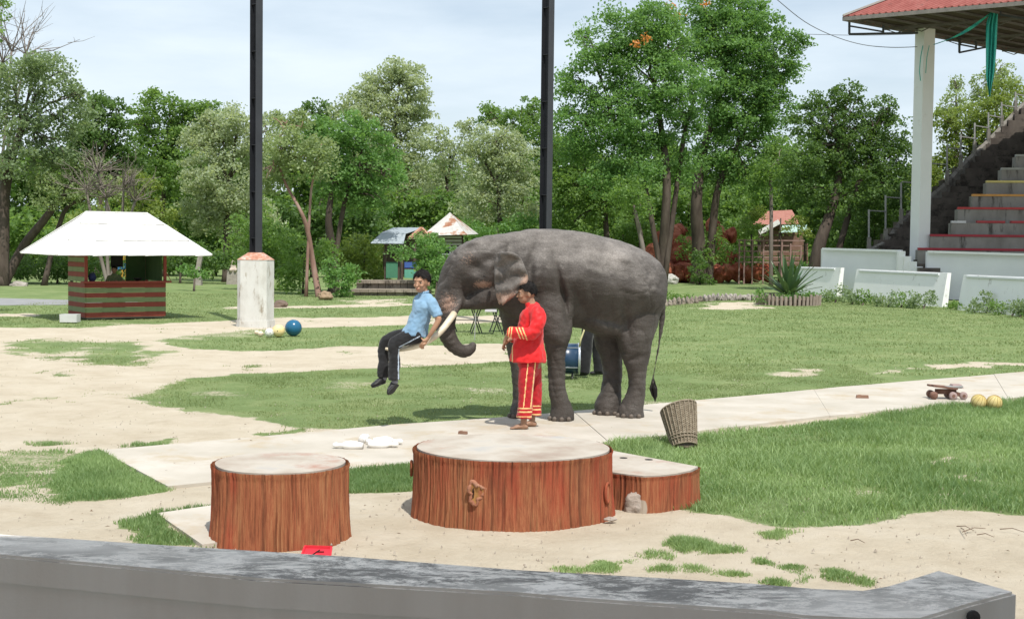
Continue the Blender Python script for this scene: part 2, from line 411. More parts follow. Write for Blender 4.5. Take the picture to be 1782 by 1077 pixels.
# ------------------------------------------------------------------ grass blades
def blades(name, region, n, hgt, wid, mat, seed, lean=.5, minc=.25, hmap=None, label='', segs=2):
    r = np.random.default_rng(seed); x = []; y = []; cc = []
    (x0, x1), (y0, y1) = region; got = 0
    for it in range(30):
        a = r.uniform(x0, x1, n); b = r.uniform(y0, y1, n)
        c = cover(a, b); keep = (sdist(a, b, G1) < .15) if name == 'tall_grass' else np.ones(n, bool); keep &= (r.random(n) < (c - minc) / (1 - minc)) & (sdist(a, b, PATHPOLY) > .0) & (sdist(a, b, PAD) > 0)
        px, py = proj(np.stack([a, b, a * 0], 1)); keep &= (px > -220) & (px < 2130)
        x.append(a[keep]); y.append(b[keep]); cc.append(c[keep]); got += keep.sum()
        if got >= n: break
    x = np.concatenate(x)[:n]; y = np.concatenate(y)[:n]; c = np.concatenate(cc)[:n]; n = len(x)
    cl = np.clip((fbm(x * 1.6 + 3, y * 1.6, seed + 5, 4) - .5) * 2.1 + .5, 0, 1)
    h = r.uniform(.5, 1.15, n) * hgt * (.4 + .9 * cl + .1) * (.5 + .5 * c)
    if hmap is not None: h = h * hmap(x, y)
    th = r.uniform(0, 2 * np.pi, n); ln = r.uniform(.1, lean, n) * h; la = r.uniform(0, 2 * np.pi, n)
    dx = np.cos(th) * wid / 2 * r.uniform(.6, 1.3, n); dy = np.sin(th) * wid / 2
    z0 = -.015; B = np.stack([x, y, np.full(n, z0)], 1); W = np.stack([dx, dy, 0 * dx], 1)
    mid = B + np.stack([np.cos(la) * ln * .35, np.sin(la) * ln * .35, h * .55 + 0 * z0], 1); tip = B + np.stack([np.cos(la) * ln, np.sin(la) * ln, h], 1)
    var = np.clip(r.normal(.5, .22, n) + (fbm(x * .8, y * .8 + 7, seed + 9, 3) - .5) * 1.6, 0, 1)
    if segs == 2:
        V = np.stack([B - W, B + W, mid + W * .8, mid - W * .8, tip], 1).reshape(-1, 3); k0 = np.arange(n) * 5
        F = [np.stack([k0, k0 + 1, k0 + 2, k0 + 3], 1), np.stack([k0 + 3, k0 + 2, k0 + 4], 1)]; m_ = 5
    else:
        V = np.stack([B - W, B + W, tip], 1).reshape(-1, 3); k0 = np.arange(n) * 3; F = [np.stack([k0, k0 + 1, k0 + 2], 1)]; m_ = 3
    me = mesh_np(name, V, F); set_attr(me, 'var', np.repeat(var, m_))
    o = link(name, me, mat); tag(o, label, 'grass', kind='stuff'); return o
gm_near = leaf_mat('grass_tall', (.085, .165, .06), (.31, .42, .185), .35, .6)
gm_lawn = leaf_mat('grass_lawn', (.13, .18, .07), (.30, .355, .165), .3, .7)
blades('tall_grass', ((.6, 9.5), (9.2, 19.5)), 108000, .085, .009, gm_near, 5, 1.1, label='tall rough green grass growing between the concrete path and the sand on the right')
blades('short_grass', ((-5.5, 1.6), (8.6, 13.6)), 42000, .05, .007, gm_near, 6, .8, .2, label='short green grass tufts growing round the tree stump platforms')
blades('sand_grass', ((-9, 6), (13, 24)), 80000, .030, .012, gm_lawn, 8, .9, .2, segs=1, label='thin worn lawn grass growing behind the concrete path')
blades('lawn_grass', ((-16, 18), (22, 55)), 90000, .045, .03, gm_lawn, 9, .9, .3, segs=1, label='mown lawn grass covering the far half of the arena')
blades('clump_grass', ((.2, 3.2), (8.0, 9.7)), 9000, .055, .006, gm_near, 10, 1.1, .05, label='small separate grass clumps growing in the sand by the parapet')
# loose leaf litter and twigs on the sand
r_ = np.random.default_rng(3); mb = MB()
for q in range(420):
    gx, gy = r_.uniform(-5, 4.2), r_.uniform(8.0, 16)
    if sdist(np.array([gx]), np.array([gy]), PATHPOLY)[0] < 0 and r_.random() < .8: continue
    s_ = r_.uniform(.006, .02); an = r_.uniform(0, 3.1); d_ = np.array([math.cos(an), math.sin(an), 0]) * s_
    e_ = np.array([-d_[1], d_[0], 0]) * .35; c_ = np.array([gx, gy, .014])
    mb.add([c_ - d_, c_ - e_ + [0, 0, .004], c_ + d_, c_ + e_ + [0, 0, .006]], [(0, 1, 2, 3)])
tag(mb.build('leaf_litter', nmat('litter', [(.12, .08, .05), (.2, .14, .09)], 3)), 'dry leaf scraps and crumbs scattered over the sand', 'litter', kind='stuff')
mb = MB()
for (x0, y0, dx, dy) in [(1665, 915, 30, 8), (1675, 925, 40, -6), (1700, 930, 30, 4), (1672, 918, 10, 14), (1740, 920, 45, 6), (1480, 940, 25, 4)]:
    a_ = G(x0, y0, .012); b_ = G(x0 + dx, y0 + dy, .02); c_ = (a_ + b_) / 2 + [0.01, .03, .012]
    mb.tube([a_, c_, b_], [.004, .003, .002], 5)
tag(mb.build('twig_heap', nmat('twig_brown', [(.13, .09, .06), (.2, .14, .1)], 9)), 'few dry fallen twigs lying on the bare sand at the right', 'twigs', kind='stuff')
# pebbles and shallow prints on the open sand
r_ = np.random.default_rng(12); VV = []; FF = []; n0 = 0
for q in range(1500):
    yy = 8 + 18 * r_.random() ** 1.6; xx = r_.uniform(-.42, .40) * yy
    if sdist(np.array([xx]), np.array([yy]), PATHPOLY)[0] < 0: continue
    s_ = r_.uniform(.003, .010) * (1.6 if r_.random() < .05 else 1); a0 = r_.uniform(0, 6.28)
    ring = [[xx + s_ * math.cos(a0 + k * 1.2566) * r_.uniform(.7, 1.2), yy + s_ * math.sin(a0 + k * 1.2566) * r_.uniform(.7, 1.2), -.01] for k in range(5)]
    VV += ring + [[xx, yy, s_ * .8]]; FF += [[n0 + k, n0 + (k + 1) % 5, n0 + 5] for k in range(5)]; n0 += 6
me = mesh_np('pebbles', np.array(VV), np.array(FF)); tag(link('pebbles', me, nmat('pebble', [(.16, .13, .10), (.3, .26, .21), (.42, .38, .32)], 14)), 'tiny stones and crumbs strewn over the bare sand', 'pebbles', kind='stuff')
# ------------------------------------------------------------------ parapet in front of the camera, our own stand
cgrey = lambda n, a, b, **k: nmat(n, [a, b], k.pop('scale', 3), **k)
def parapet_mat():
    m, nt, p = new_mat('parapet_concrete')
    col = ramp(nt, noise_fac(nt, 2.4, detail=8, rough=.7), [(.66, .62, .55), (.79, .75, .675), (.84, .80, .73)], [.3, .5, .7])
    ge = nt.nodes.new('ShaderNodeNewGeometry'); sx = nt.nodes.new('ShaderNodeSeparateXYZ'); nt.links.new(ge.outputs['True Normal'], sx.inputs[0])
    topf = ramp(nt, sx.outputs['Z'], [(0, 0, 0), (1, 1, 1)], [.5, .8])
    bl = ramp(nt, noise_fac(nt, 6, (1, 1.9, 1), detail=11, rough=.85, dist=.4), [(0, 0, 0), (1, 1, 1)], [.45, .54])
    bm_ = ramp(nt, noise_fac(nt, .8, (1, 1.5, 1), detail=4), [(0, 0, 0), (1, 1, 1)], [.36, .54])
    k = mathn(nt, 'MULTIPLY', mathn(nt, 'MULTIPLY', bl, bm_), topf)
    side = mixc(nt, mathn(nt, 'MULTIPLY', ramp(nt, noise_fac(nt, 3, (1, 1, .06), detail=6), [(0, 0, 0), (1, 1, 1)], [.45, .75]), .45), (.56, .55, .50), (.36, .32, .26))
    col = mixc(nt, topf, side, col); col = mixc(nt, mathn(nt, 'MULTIPLY', k, .8), col, (.06, .057, .05))  # top coloured lighter than the faces, standing in for blocked skylight
    nt.links.new(col, p.inputs['Base Color']); p.inputs['Roughness'].default_value = .8
    b = add_bump(nt, p, noise_fac(nt, 60, detail=6, rough=.7), .4, .004); add_bump(nt, p, k, -.4, .004, b); return m
PM = parapet_mat(); zt = 1.10
farE = [(-260, 912), (0, 928), (300, 948), (607, 967), (900, 990), (1150, 1004), (1307, 1013.5), (1420, 1023), (1500, 1026), (1545, 1018), (1590, 1004), (1632, 991), (1700, 1010), (1768, 1029.5)]
nearE = [(1690, 1050), (1604, 1076), (1500, 1076), (1400, 1071), (1340, 1063), (1000, 1040), (900, 1031), (450, 1006), (0, 965), (-260, 941)]
poly = [G(a, b, zt) for a, b in farE + nearE]
w_ = thing('parapet', 'weathered grey concrete parapet wall crossing the whole foreground', 'wall', (0, 3.9, 0))
bm = bmesh.new(); me = MB().prism(poly, zt - .085, zt).mesh('coping'); bm.from_mesh(me)
bmesh.ops.bevel(bm, geom=[e for e in bm.edges if all(v.co.z > zt - .01 for v in e.verts)], offset=.008, segments=2, affect='EDGES'); bm.to_mesh(me); bm.free()
link('coping', me, PM, w_)
inset = [P_ + (np.array(poly).mean(0) - P_) * .002 for P_ in poly]
MB().prism([q + np.array([0, (.012 if k >= len(farE) else -.012), 0]) for k, q in enumerate(poly)], -.05, zt - .085).build('wall_face', PM, w_)
bolt = nmat('dark_plug', [(.03, .03, .03)], 1, rough=.6, bump=0)
c0 = G(1683, 1052, zt); MB().lathe([(.018, 0), (.018, .008), (.008, .012)], 14, c0 + np.array([.012, -.012, -.028]), [[1, 0, 0], [0, 0, -1], [0, 1, 0]]).build('drain_plug', bolt, w_)
wk = nmat('walkway_dark', [(.07, .075, .08), (.12, .125, .13)], 5, bump=.3, bscale=50)
structure(MB().box((6.5, 1.2, .35), (10, 4.6, .7)).build('walkway', wk))
# the roof of our own stand, above and behind the camera: it shades the parapet
rs = thing('stand_roof', 'corrugated red roof of the near grandstand on steel posts, above the parapet and out of view', 'roof', (0, -4, 0))
red_tile = nmat('roof_red', [(.26, .075, .065), (.35, .115, .10), (.40, .165, .145)], 2.2, rough=.7, bump=.2, dirt=((.16, .08, .07), 2.5, .6))
mb = MB(); mb.add([(-14, 1.52, 6.0), (16, 1.50, 6.0), (16, -9, 7.4), (-14, -9, 7.4), (-14, 1.52, 6.08), (16, 1.50, 6.08), (16, -9, 7.48), (-14, -9, 7.48)], [(0, 3, 2, 1), (4, 5, 6, 7), (0, 1, 5, 4), (1, 2, 6, 5), (2, 3, 7, 6), (3, 0, 4, 7)])
mb.build('roof_sheet', red_tile, rs)
for x_ in (-12, -5, 7, 14): MB().box((x_, -3.5, 3.3), (.3, .3, 6.6)).build('post', cgrey('post_white%d' % x_, (.5, .5, .5), (.6, .6, .6)), rs)
# ------------------------------------------------------------------ black poles on white pillars
white_old = nmat('whitewash', [(.46, .44, .40), (.60, .59, .56), (.66, .66, .64)], 3, (1, 1, .5), rough=.9, bump=.3, dirt=((.27, .22, .16), 5, .56, (1, 1, .35)))
rust_cap = nmat('rust_cap', [(.33, .13, .08), (.45, .24, .17), (.62, .56, .5)], 9, rough=.9, bump=.4)
blk_steel = nmat('pole_black', [(.012, .013, .016), (.022, .024, .03)], 2, rough=.55, bump=.05, spec=.3); blk_edge = nmat('pole_flange', [(.03, .032, .038), (.045, .048, .055)], 2, rough=.5, bump=.05)
def pillar_pole(px, Y, lab1, lab2, base_py=None):
    g = P(px, 538, Y); x, y = g[0], Y
    t = thing('pillar', lab1, 'pillar', (x, y, 0)); a = .34; ch = .12
    rot = math.radians(-14); oc = [(a, a - ch), (a - ch, a), (-a + ch, a), (-a, a - ch), (-a, -a + ch), (-a + ch, -a), (a - ch, -a), (a, -a + ch)]
    oc = [(x + u * math.cos(rot) * 1.15 - v * math.sin(rot), y + u * math.sin(rot) + v * math.cos(rot)) for u, v in oc]
    MB().prism(oc, -.05, 1.66).build('shaft', white_old, t)
    oc2 = [(x + (u - x) * 1.06, y + (v - y) * 1.06) for u, v in oc]; MB().prism(oc2, -.05, .16).build('plinth', white_old, t)
    cap = MB(); n = 8; top = [(x + (u - x) * .42, y + (v - y) * .42) for u, v in oc]
    cap.add([(*q, 1.66) for q in [(x + (u - x) * 1.03, y + (v - y) * 1.03) for u, v in oc]] + [(*q, 1.84) for q in top], [tuple(range(8))[::-1], tuple(range(8, 16))] + [(i, (i + 1) % 8, 8 + (i + 1) % 8, 8 + i) for i in range(8)])
    m_ = cap.mesh('cap'); link('cap', m_, rust_cap, t)
    p_ = thing('steel_pole', lab2, 'pole', (x, y, 1.84)); c_, s_ = math.cos(math.radians(-38)), math.sin(math.radians(-38)); R = [[c_, -s_, 0], [s_, c_, 0], [0, 0, 1]]
    hh = 10.5; w2 = .215
    for k, sg in enumerate((-1, 1)):
        off = np.array(R) @ np.array([sg * w2 / 2, 0, 0]); MB().box((x + off[0], y + off[1], 1.8 + hh / 2), (.014, w2, hh), R).build('flange', blk_edge if sg > 0 else blk_steel, p_)
    MB().box((x, y, 1.8 + hh / 2), (w2 - .016, .012, hh), R).build('web', blk_steel, p_)
    off = np.array(R) @ np.array([0, -.06, 0])
    for k in range(9): MB().box((x + off[0] * .55, y + off[1] * .55, 2.2 + k * 1.15), (w2 - .02, .075, .012), R).build('stiffener', blk_edge, p_)
pillar_pole(445, 33.2, 'weathered white octagonal pillar with a rusty cap behind the balls', 'tall black steel pole rising from the white pillar by the balls')
pillar_pole(947.5, 33.2, 'white octagonal pillar hidden behind the elephant', 'tall black steel pole rising behind the elephant back')
# ------------------------------------------------------------------ kiosk
stripe_r = nmat('board_red', [(.21, .042, .03), (.27, .06, .042)], 5, rough=.7, bump=.15); stripe_g = nmat('board_green', [(.17, .21, .10), (.22, .26, .13)], 5, rough=.75, bump=.15)
dgreen = nmat('board_dark_green', [(.04, .085, .03), (.06, .11, .045)], 4, bump=.1); rw = nmat('roof_white', [(.68, .68, .65), (.75, .75, .73), (.79, .79, .78)], 2, (1, 1, 1), rough=.5, bump=.05, dirt=((.46, .38, .30), 3.5, .60))
FL = P(150, 550, 35.2); FL[2] = 0; ph = math.radians(35); KA_ = np.array([math.cos(ph), math.sin(ph), 0]); KB_ = np.array([-math.sin(ph), math.cos(ph), 0]); KR = np.stack([KA_, KB_, [0, 0, 1]], 1)
def K(a, b, z): return FL + KA_ * a + KB_ * b + np.array([0, 0, z])
kw, kd = 2.15, 1.45
ks = thing('kiosk', 'small red and green striped wooden kiosk under a white hipped metal roof', 'kiosk', K(kw / 2, kd / 2, 0))
bh = .13
for r_i in range(7):
    z = .06 + bh * (r_i + .5); m_ = stripe_r if r_i % 2 == 0 else stripe_g
    MB().box(K(kw / 2, .015, z), (kw, .03 + .004 * (r_i % 2), bh - .006), KR).build('plank', m_, ks)
    MB().box(K(-.018, kd / 2 + .02, z), (.03 + .004 * (r_i % 2), kd, bh - .006), KR).build('plank', m_, ks)
    MB().box(K(kw + .018, kd / 2 + .02, z), (.03, kd, bh - .006), KR).build('plank', m_, ks)
MB().box(K(kw / 2, -.04, .995), (kw + .24, .26, .045), KR).build('counter', stripe_r, ks)
for r_i in range(7):
    z = .97 + bh * (r_i + .5); m_ = stripe_g if r_i % 2 == 0 else stripe_r
    if z < 1.85: MB().box(K(-.018, kd * .5 + .02, z + .03), (.032, kd, bh - .006), KR).build('plank', m_, ks)
MB().box(K(-.0, -.0, 1.42), (.07, .07, .8), KR).build('corner_post', stripe_r, ks); MB().box(K(kw, 0.0, 1.42), (.07, .07, .8), KR).build('corner_post', stripe_r, ks)
MB().box(K(kw, kd, .95), (.07, .07, 1.7), KR).build('corner_post', stripe_r, ks); MB().box(K(0.06, kd, .95), (.07, .07, 1.7), KR).build('corner_post', dgreen, ks)
MB().box(K(kw - .32, kd - .02, 1.4), (.55, .03, .85), KR).build('back_panel', dgreen, ks); MB().box(K(kw - .025, kd * .55, 1.42), (.03, kd * .85, .82), KR).build('side_panel', dgreen, ks)
MB().box(K(kw - .86, kd - .05, 1.62), (.34, .03, .5), KR).build('hanging_board', nmat('board_black', [(.02, .022, .02), (.04, .042, .04)], 4), ks)
MB().box(K(kw / 2, kd / 2, .05), (kw - .05, kd - .05, .06), KR).build('floor_board', cgrey('kfloor', (.14, .12, .1), (.2, .18, .15)), ks)
mb = MB(); mb.bar(K(kw + .03, -.02, 1.25), K(kw + .14, -.12, 1.0), .014).build('bracket', stripe_r, ks)
# hipped roof of metal sheets
cw, cd = 2.08, 1.66; cx_, cy_ = kw / 2 - .04, kd / 2
E = [K(cx_ - cw, cy_ - cd, 1.70), K(cx_ + cw, cy_ - cd, 1.72), K(cx_ + cw, cy_ + cd, 1.74), K(cx_ - cw, cy_ + cd, 1.72)]
R0, R1 = K(cx_ - .78, cy_, 2.84), K(cx_ + .86, cy_, 2.84)
def strips(a, b, c, d, n, root, name, mat, th=.02, seam=.012, wave=.0):
    """sheets running from eave a-b up to ridge d-c; each sheet a part, its edge seam raised"""
    a, b, c, d = [np.array(q, float) for q in (a, b, c, d)]; nn = unit(np.cross(b - a, d - a)); nn = nn if nn[2] > 0 else -nn
    for i in range(n):
        t0, t1 = i / n, (i + 1) / n; q = [a + (b - a) * t0, a + (b - a) * t1, d + (c - d) * t1, d + (c - d) * t0]
        off = nn * (.004 * (i % 2)); V = [p + off for p in q] + [p + off + nn * th for p in q]
        V[4] = V[4] - np.array([0, 0, wave * ((i * 7) % 3)]); V[0] = V[0] - np.array([0, 0, wave * ((i * 7) % 3)])
        mb = MB(); mb.add(V, [(0, 3, 2, 1), (4, 5, 6, 7), (0, 1, 5, 4), (1, 2, 6, 5), (2, 3, 7, 6), (3, 0, 4, 7)])
        o = mb.build(name, mat, root)
        e = MB(); e.bar(V[4] + nn * .004, V[7] + nn * .004, seam, .01, up=nn); e.build('seam', mat, o)
def unit(v): v = np.array(v, float); return v / np.linalg.norm(v)
strips(E[0], E[1], R1, R0, 9, ks, 'roof_sheet', rw, wave=.008); strips(E[1], E[2], R1 + KA_ * .02, R1, 6, ks, 'roof_sheet', rw, wave=.008)
strips(E[2], E[3], R0, R1, 9, ks, 'roof_sheet', rw); strips(E[3], E[0], R0, R0 + KA_ * .02, 6, ks, 'roof_sheet', rw)
MB().bar(R0 + [0, 0, .03], R1 + [0, 0, .03], .09, .03).build('ridge_cap', rw, ks)
for q, r_ in ((0, R0), (1, R1), (3, R0), (2, R1)): MB().bar(E[q] + [0, 0, .035], r_ + [0, 0, .035], .07, .02).build('hip_cap', rw, ks)
for t in (.33, .72):
    z_ = lambda s: E[0] + (R0 - E[0]) * t if s == 0 else E[1] + (R1 - E[1]) * t
    n1 = unit(np.cross(E[1] - E[0], R0 - E[0])); n1 = n1 * np.sign(n1[2]); MB().bar(z_(0) + n1 * .026, z_(1) + n1 * .026, .022, .006, up=n1).build('lap_joint', nmat('lap%d' % int(t * 9), [(.25, .24, .22)], 1), ks)
rockm = nmat('rock_grey', [(.17, .15, .13), (.3, .27, .24), (.4, .37, .33)], 4, bump=.7, bscale=8, bdist=.04)
def rock(name, c, r, mat, seed, label, cat='rock', group=None, root=None):
    bm = bmesh.new(); bmesh.ops.create_icosphere(bm, subdivisions=3, radius=1)
    for v in bm.verts:
        n_ = noise.noise(v.co * 1.3 + Vector((seed, 0, 0))) * .35 + noise.noise(v.co * 3.1 + Vector((0, seed, 0))) * .14
        v.co = Vector((v.co.x * r[0], v.co.y * r[1], v.co.z * r[2])) * (1 + n_)
    me = bpy.data.meshes.new(name); bm.to_mesh(me); bm.free()
    o = link(name, me, mat, root)
    if root is None: o.location = Vector([float(q) for q in c]); tag(o, label, cat, group)
    else: co = get_co(me) + np.array(c); set_co(me, co)
    return o
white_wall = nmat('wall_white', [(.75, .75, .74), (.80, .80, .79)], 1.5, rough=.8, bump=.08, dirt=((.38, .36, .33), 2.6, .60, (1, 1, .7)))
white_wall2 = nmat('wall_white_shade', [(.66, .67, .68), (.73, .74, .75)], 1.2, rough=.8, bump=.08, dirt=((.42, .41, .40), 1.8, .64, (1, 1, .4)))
# ------------------------------------------------------------------ low arena barrier: three white leaning panels
def barrier(pts, lab, lean=.28):
    """pts: (x px, top y px, Y) left to right; top 1.27 m"""
    t = thing('arena_barrier', lab, 'wall', P(pts[0][0], pts[0][1], pts[0][2]) * np.array([1, 1, 0]))
    mb = MB(); T = [P(*q) for q in pts]
    d = unit((T[-1] - T[0]) * np.array([1, 1, 0])); nrm = np.array([-d[1], d[0], 0]); nrm = nrm if nrm[1] < 0 else -nrm
    if nrm[0] > .2: pass
    for a, b in zip(T[:-1], T[1:]):
        V = []
        for q in (a, b):
            for z, o in ((-.05, .22), (q[2], .0)): V += [[*(q + nrm * o)[:2], z], [*(q + nrm * (o - .16 - (.0 if z > 0 else .1)))[:2], z]]
        mb.add(V, [(0, 4, 6, 2), (1, 3, 7, 5), (2, 6, 7, 3), (0, 1, 5, 4), (0, 2, 3, 1), (4, 5, 7, 6)])
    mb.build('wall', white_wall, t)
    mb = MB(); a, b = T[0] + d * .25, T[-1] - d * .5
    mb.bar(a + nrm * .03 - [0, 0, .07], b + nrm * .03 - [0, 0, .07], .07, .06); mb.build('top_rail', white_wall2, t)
    return t
barrier([(1387, 464, 61.5), (1463.5, 466, 57.5)], 'short white barrier panel behind the spiky plant, farthest left')
barrier([(1491, 468.4, 56), (1649, 475, 49.8)], 'white leaning barrier panel with grey stains, middle of three')
barrier([(1677, 478, 47.5), (1900, 487, 40)], 'white barrier panel running out of the right edge of the picture')
# ------------------------------------------------------------------ grandstand
P_true = P; SB = 1.14
def P(px, py, Y): return P_true(px, py, Y * SB)      # the stand lies farther back than the barrier
gs = thing('grandstand', 'open concrete grandstand with red bench planks under a red corrugated roof', 'grandstand', P(1620, 470, 52) * np.array([1, 1, 0]))
stain = nmat('tier_concrete', [(.17, .155, .135), (.25, .235, .21), (.31, .295, .265)], 1.3, (1, 1, .5), bump=.3, dirt=((.07, .065, .055), 1.6, .54, (1.6, 1, .35)))
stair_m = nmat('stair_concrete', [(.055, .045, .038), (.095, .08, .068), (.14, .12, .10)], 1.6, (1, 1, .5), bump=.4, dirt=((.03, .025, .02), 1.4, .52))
mk = lambda n, a: nmat(n, [a, tuple(min(1, v * 1.35) for v in a)], 4, rough=.7, bump=.15)
benchm = [mk('bench_red', (.26, .025, .035)), mk('bench_red2', (.27, .03, .04)), mk('bench_red3', (.32, .045, .05)), mk('bench_red4', (.36, .05, .05)), mk('bench_orange', (.48, .24, .07)), mk('bench_yellow', (.50, .42, .16)), mk('bench_grey', (.28, .28, .26)), mk('bench_grey2', (.3, .3, .28))]
U = unit((.985, -.17, 0)); VB = np.array([.17, .985, 0]); GR = np.stack([U, VB, [0, 0, 1]], 1)
def zline(px, py, Y): return P(px, py, Y)
lefts = [(1598, 433), (1619, 409.5), (1656, 386), (1667, 362.5), (1692, 339.5), (1717, 316.5), (1743, 293.5), (1768, 271)]
for k, (lx, ly) in enumerate(lefts + [(1790, 248), (1812, 226), (1834, 204)]):
    Y = 51.2 + .8 * k; a = P(lx, ly, Y); Lw = 16 - k * .2; m_ = benchm[min(k, 7)]
    c = a + U * Lw / 2 + VB * .47; zb = a[2] - .05
    MB().box((c[0], c[1], zb / 2), (Lw, .94, zb), GR).build('tier', stain, gs)
    # drip edge joints on riser: separate bench planks in a run
    runs = [(0, 5.2), (5.25, 10.4), (10.45, 15.5)] if k not in (2,) else [(-.0, .62), (.68 + .42, 2.3), (2.55, 3.2), (3.7, 9), (9.1, 14)]
    for ri, (r0, r1) in enumerate(runs):
        mm = m_ if not (k == 2 and ri == 0) else mk('bench_white', (.5, .5, .5))
        c = a + U * (r0 + r1) / 2 + VB * .14; MB().box((c[0], c[1], a[2] - .002 + .012 * math.sin(k * 3 + ri)), (r1 - r0, .36, .10), GR).build('bench_plank', mm, gs)
# stair flight to the left of the tiers, seen obliquely
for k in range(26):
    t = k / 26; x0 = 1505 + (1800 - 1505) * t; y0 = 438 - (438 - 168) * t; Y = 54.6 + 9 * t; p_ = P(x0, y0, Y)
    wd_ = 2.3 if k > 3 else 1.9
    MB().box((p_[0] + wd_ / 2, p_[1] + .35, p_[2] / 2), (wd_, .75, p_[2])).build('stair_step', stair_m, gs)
# side wall with posts and rails
side_m = nmat('side_wall', [(.14, .13, .115), (.24, .225, .20)], 1.4, bump=.2, dirt=((.07, .06, .05), 2, .5))
posts = [(1512, 430, 365), (1541, 415, 340), (1568, 380, 318), (1600, 352, 287), (1648, 313, 252), (1672, 285, 234), (1696, 262, 214), (1720, 240, 196), (1743, 216, 178), (1767, 190, 160), (1790, 168, 140)]
prev = None
for k, (x_, yb, yt) in enumerate(posts):
    Y = 54.4 + k * .95; b_ = P(x_, yb, Y); t_ = P(x_, yt, Y)
    if k + 1 < len(posts):
        n0 = P(posts[k + 1][0], posts[k + 1][1], Y + .95); za, zb2 = b_[2] - .12, n0[2] - .12
        MB().add([[b_[0] - .1, b_[1], 0], [n0[0] - .1, n0[1], 0], [n0[0] - .1, n0[1], zb2], [b_[0] - .1, b_[1], za], [b_[0] + .15, b_[1] + .1, 0], [n0[0] + .15, n0[1] + .1, 0], [n0[0] + .15, n0[1] + .1, zb2], [b_[0] + .15, b_[1] + .1, za]], [(0, 1, 2, 3), (4, 7, 6, 5), (3, 2, 6, 7), (0, 3, 7, 4), (1, 5, 6, 2)]).build('side_wall', side_m, gs)
    MB().bar(b_ - [0, 0, .3], b_ + [0, 0, .45], .16).build('post_base', side_m, gs)
    MB().bar(b_, t_, .07).build('railing_post', nmat('rail_grey', [(.2, .2, .2), (.32, .32, .31)], 4) if 'rail_grey' not in bpy.data.materials else bpy.data.materials['rail_grey'], gs)
    if k + 1 < len(posts):
        n_ = P(posts[k + 1][0], posts[k + 1][1], Y + .95); zr = max(t_[2] - .12, n_[2] + .1)
        zr = P(x_, (yt + posts[k + 1][2]) / 2 + 14, Y)[2]
        MB().bar((b_[0], b_[1], zr), (n_[0], n_[1], zr), .05).build('rail', bpy.data.materials['rail_grey'], gs)
# front parapet walls and stepped end
def fwall(pts, Y0, Y1, th, nm='front_wall'):
    mb = MB(); top = [P(a, b, Y0 + (Y1 - Y0) * i / (len(pts) - 1)) for i, (a, b) in enumerate(pts)]
    V = []; n = len(top)
    for q in top: V += [[q[0], q[1], 0], [q[0], q[1], q[2]], [q[0], q[1] + th, q[2]], [q[0], q[1] + th, 0]]
    F = [(0, 1, 2, 3), (4 * n - 4, 4 * n - 1, 4 * n - 2, 4 * n - 3)]
    for i in range(n - 1): k = 4 * i; F += [(k, k + 4, k + 5, k + 1), (k + 1, k + 5, k + 6, k + 2), (k + 2, k + 6, k + 7, k + 3)]
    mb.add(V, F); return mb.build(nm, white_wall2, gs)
fwall([(1431, 433), (1570, 437)], 53.5, 51.5, .25); fwall([(1614, 438), (1782, 443), (1950, 448)], 50.6, 49.4, .25)
q0, q1 = P(1431, 433, 53.4), P(1570, 437, 51.4); MB().bar(q0 + [0, -.03, .0], q1 + [0, -.03, .0], .10, .09).build('coping', white_wall, gs)
q0, q1 = P(1614, 438, 50.5), P(1950, 448, 49.3); MB().bar(q0 + [0, -.03, .0], q1 + [0, -.03, .0], .10, .09).build('coping', white_wall, gs)
for k in range(4):
    a_ = P(1563 + 10 * k, 437 + 9 * k, 51.3 - .12 * k); MB().box((a_[0] + .13, a_[1], a_[2] / 2), (.3, .28, a_[2])).build('stepped_end', white_wall, gs)
for k in range(5):
    a_ = P(1600 + 3 * k, 452 + 7 * k, 51.6 - .45 * k); MB().box((a_[0] + .25, a_[1], a_[2] / 2), (.9, .42, a_[2])).build('entry_step', stair_m, gs)
# column
cb, ct = P(1599, 470, 52.3), P(1610.5, 58, 52.3); cc = math.radians(24); CRT = [[math.cos(cc), -math.sin(cc), 0], [math.sin(cc), math.cos(cc), 0], [0, 0, 1]]
xm = (cb[0] + ct[0]) / 2; MB().box((xm, 52.3 * SB, ct[2] / 2 + .15), (.62, .58, ct[2] + .3), CRT).build('column', nmat('column_white', [(.66, .67, .66), (.72, .73, .73)], 1, bump=.1, dirt=((.5, .46, .4), 1.2, .62)), gs)
gp_ = nmat('net_green', [(.03, .33, .28), (.07, .48, .41)], 8, (1, 1, .2), rough=.7, bump=.3)
# roof: corner A, eave A-B towards us, eave A-C going back
A0, B0_, C0 = P(1467, 31, 50.0), P(1795, 2, 45.3), P(1850, 103, 60.5)
inl = unit((B0_ - A0) * [1, 1, 0]) * 9 + unit((C0 - A0) * [1, 1, 0]) * 6; HR = A0 + inl + np.array([0, 0, 4.2]); BR = B0_ + (HR - A0) * .9 + unit(B0_ - A0) * 6; CRf = C0 + (HR - A0) * .9
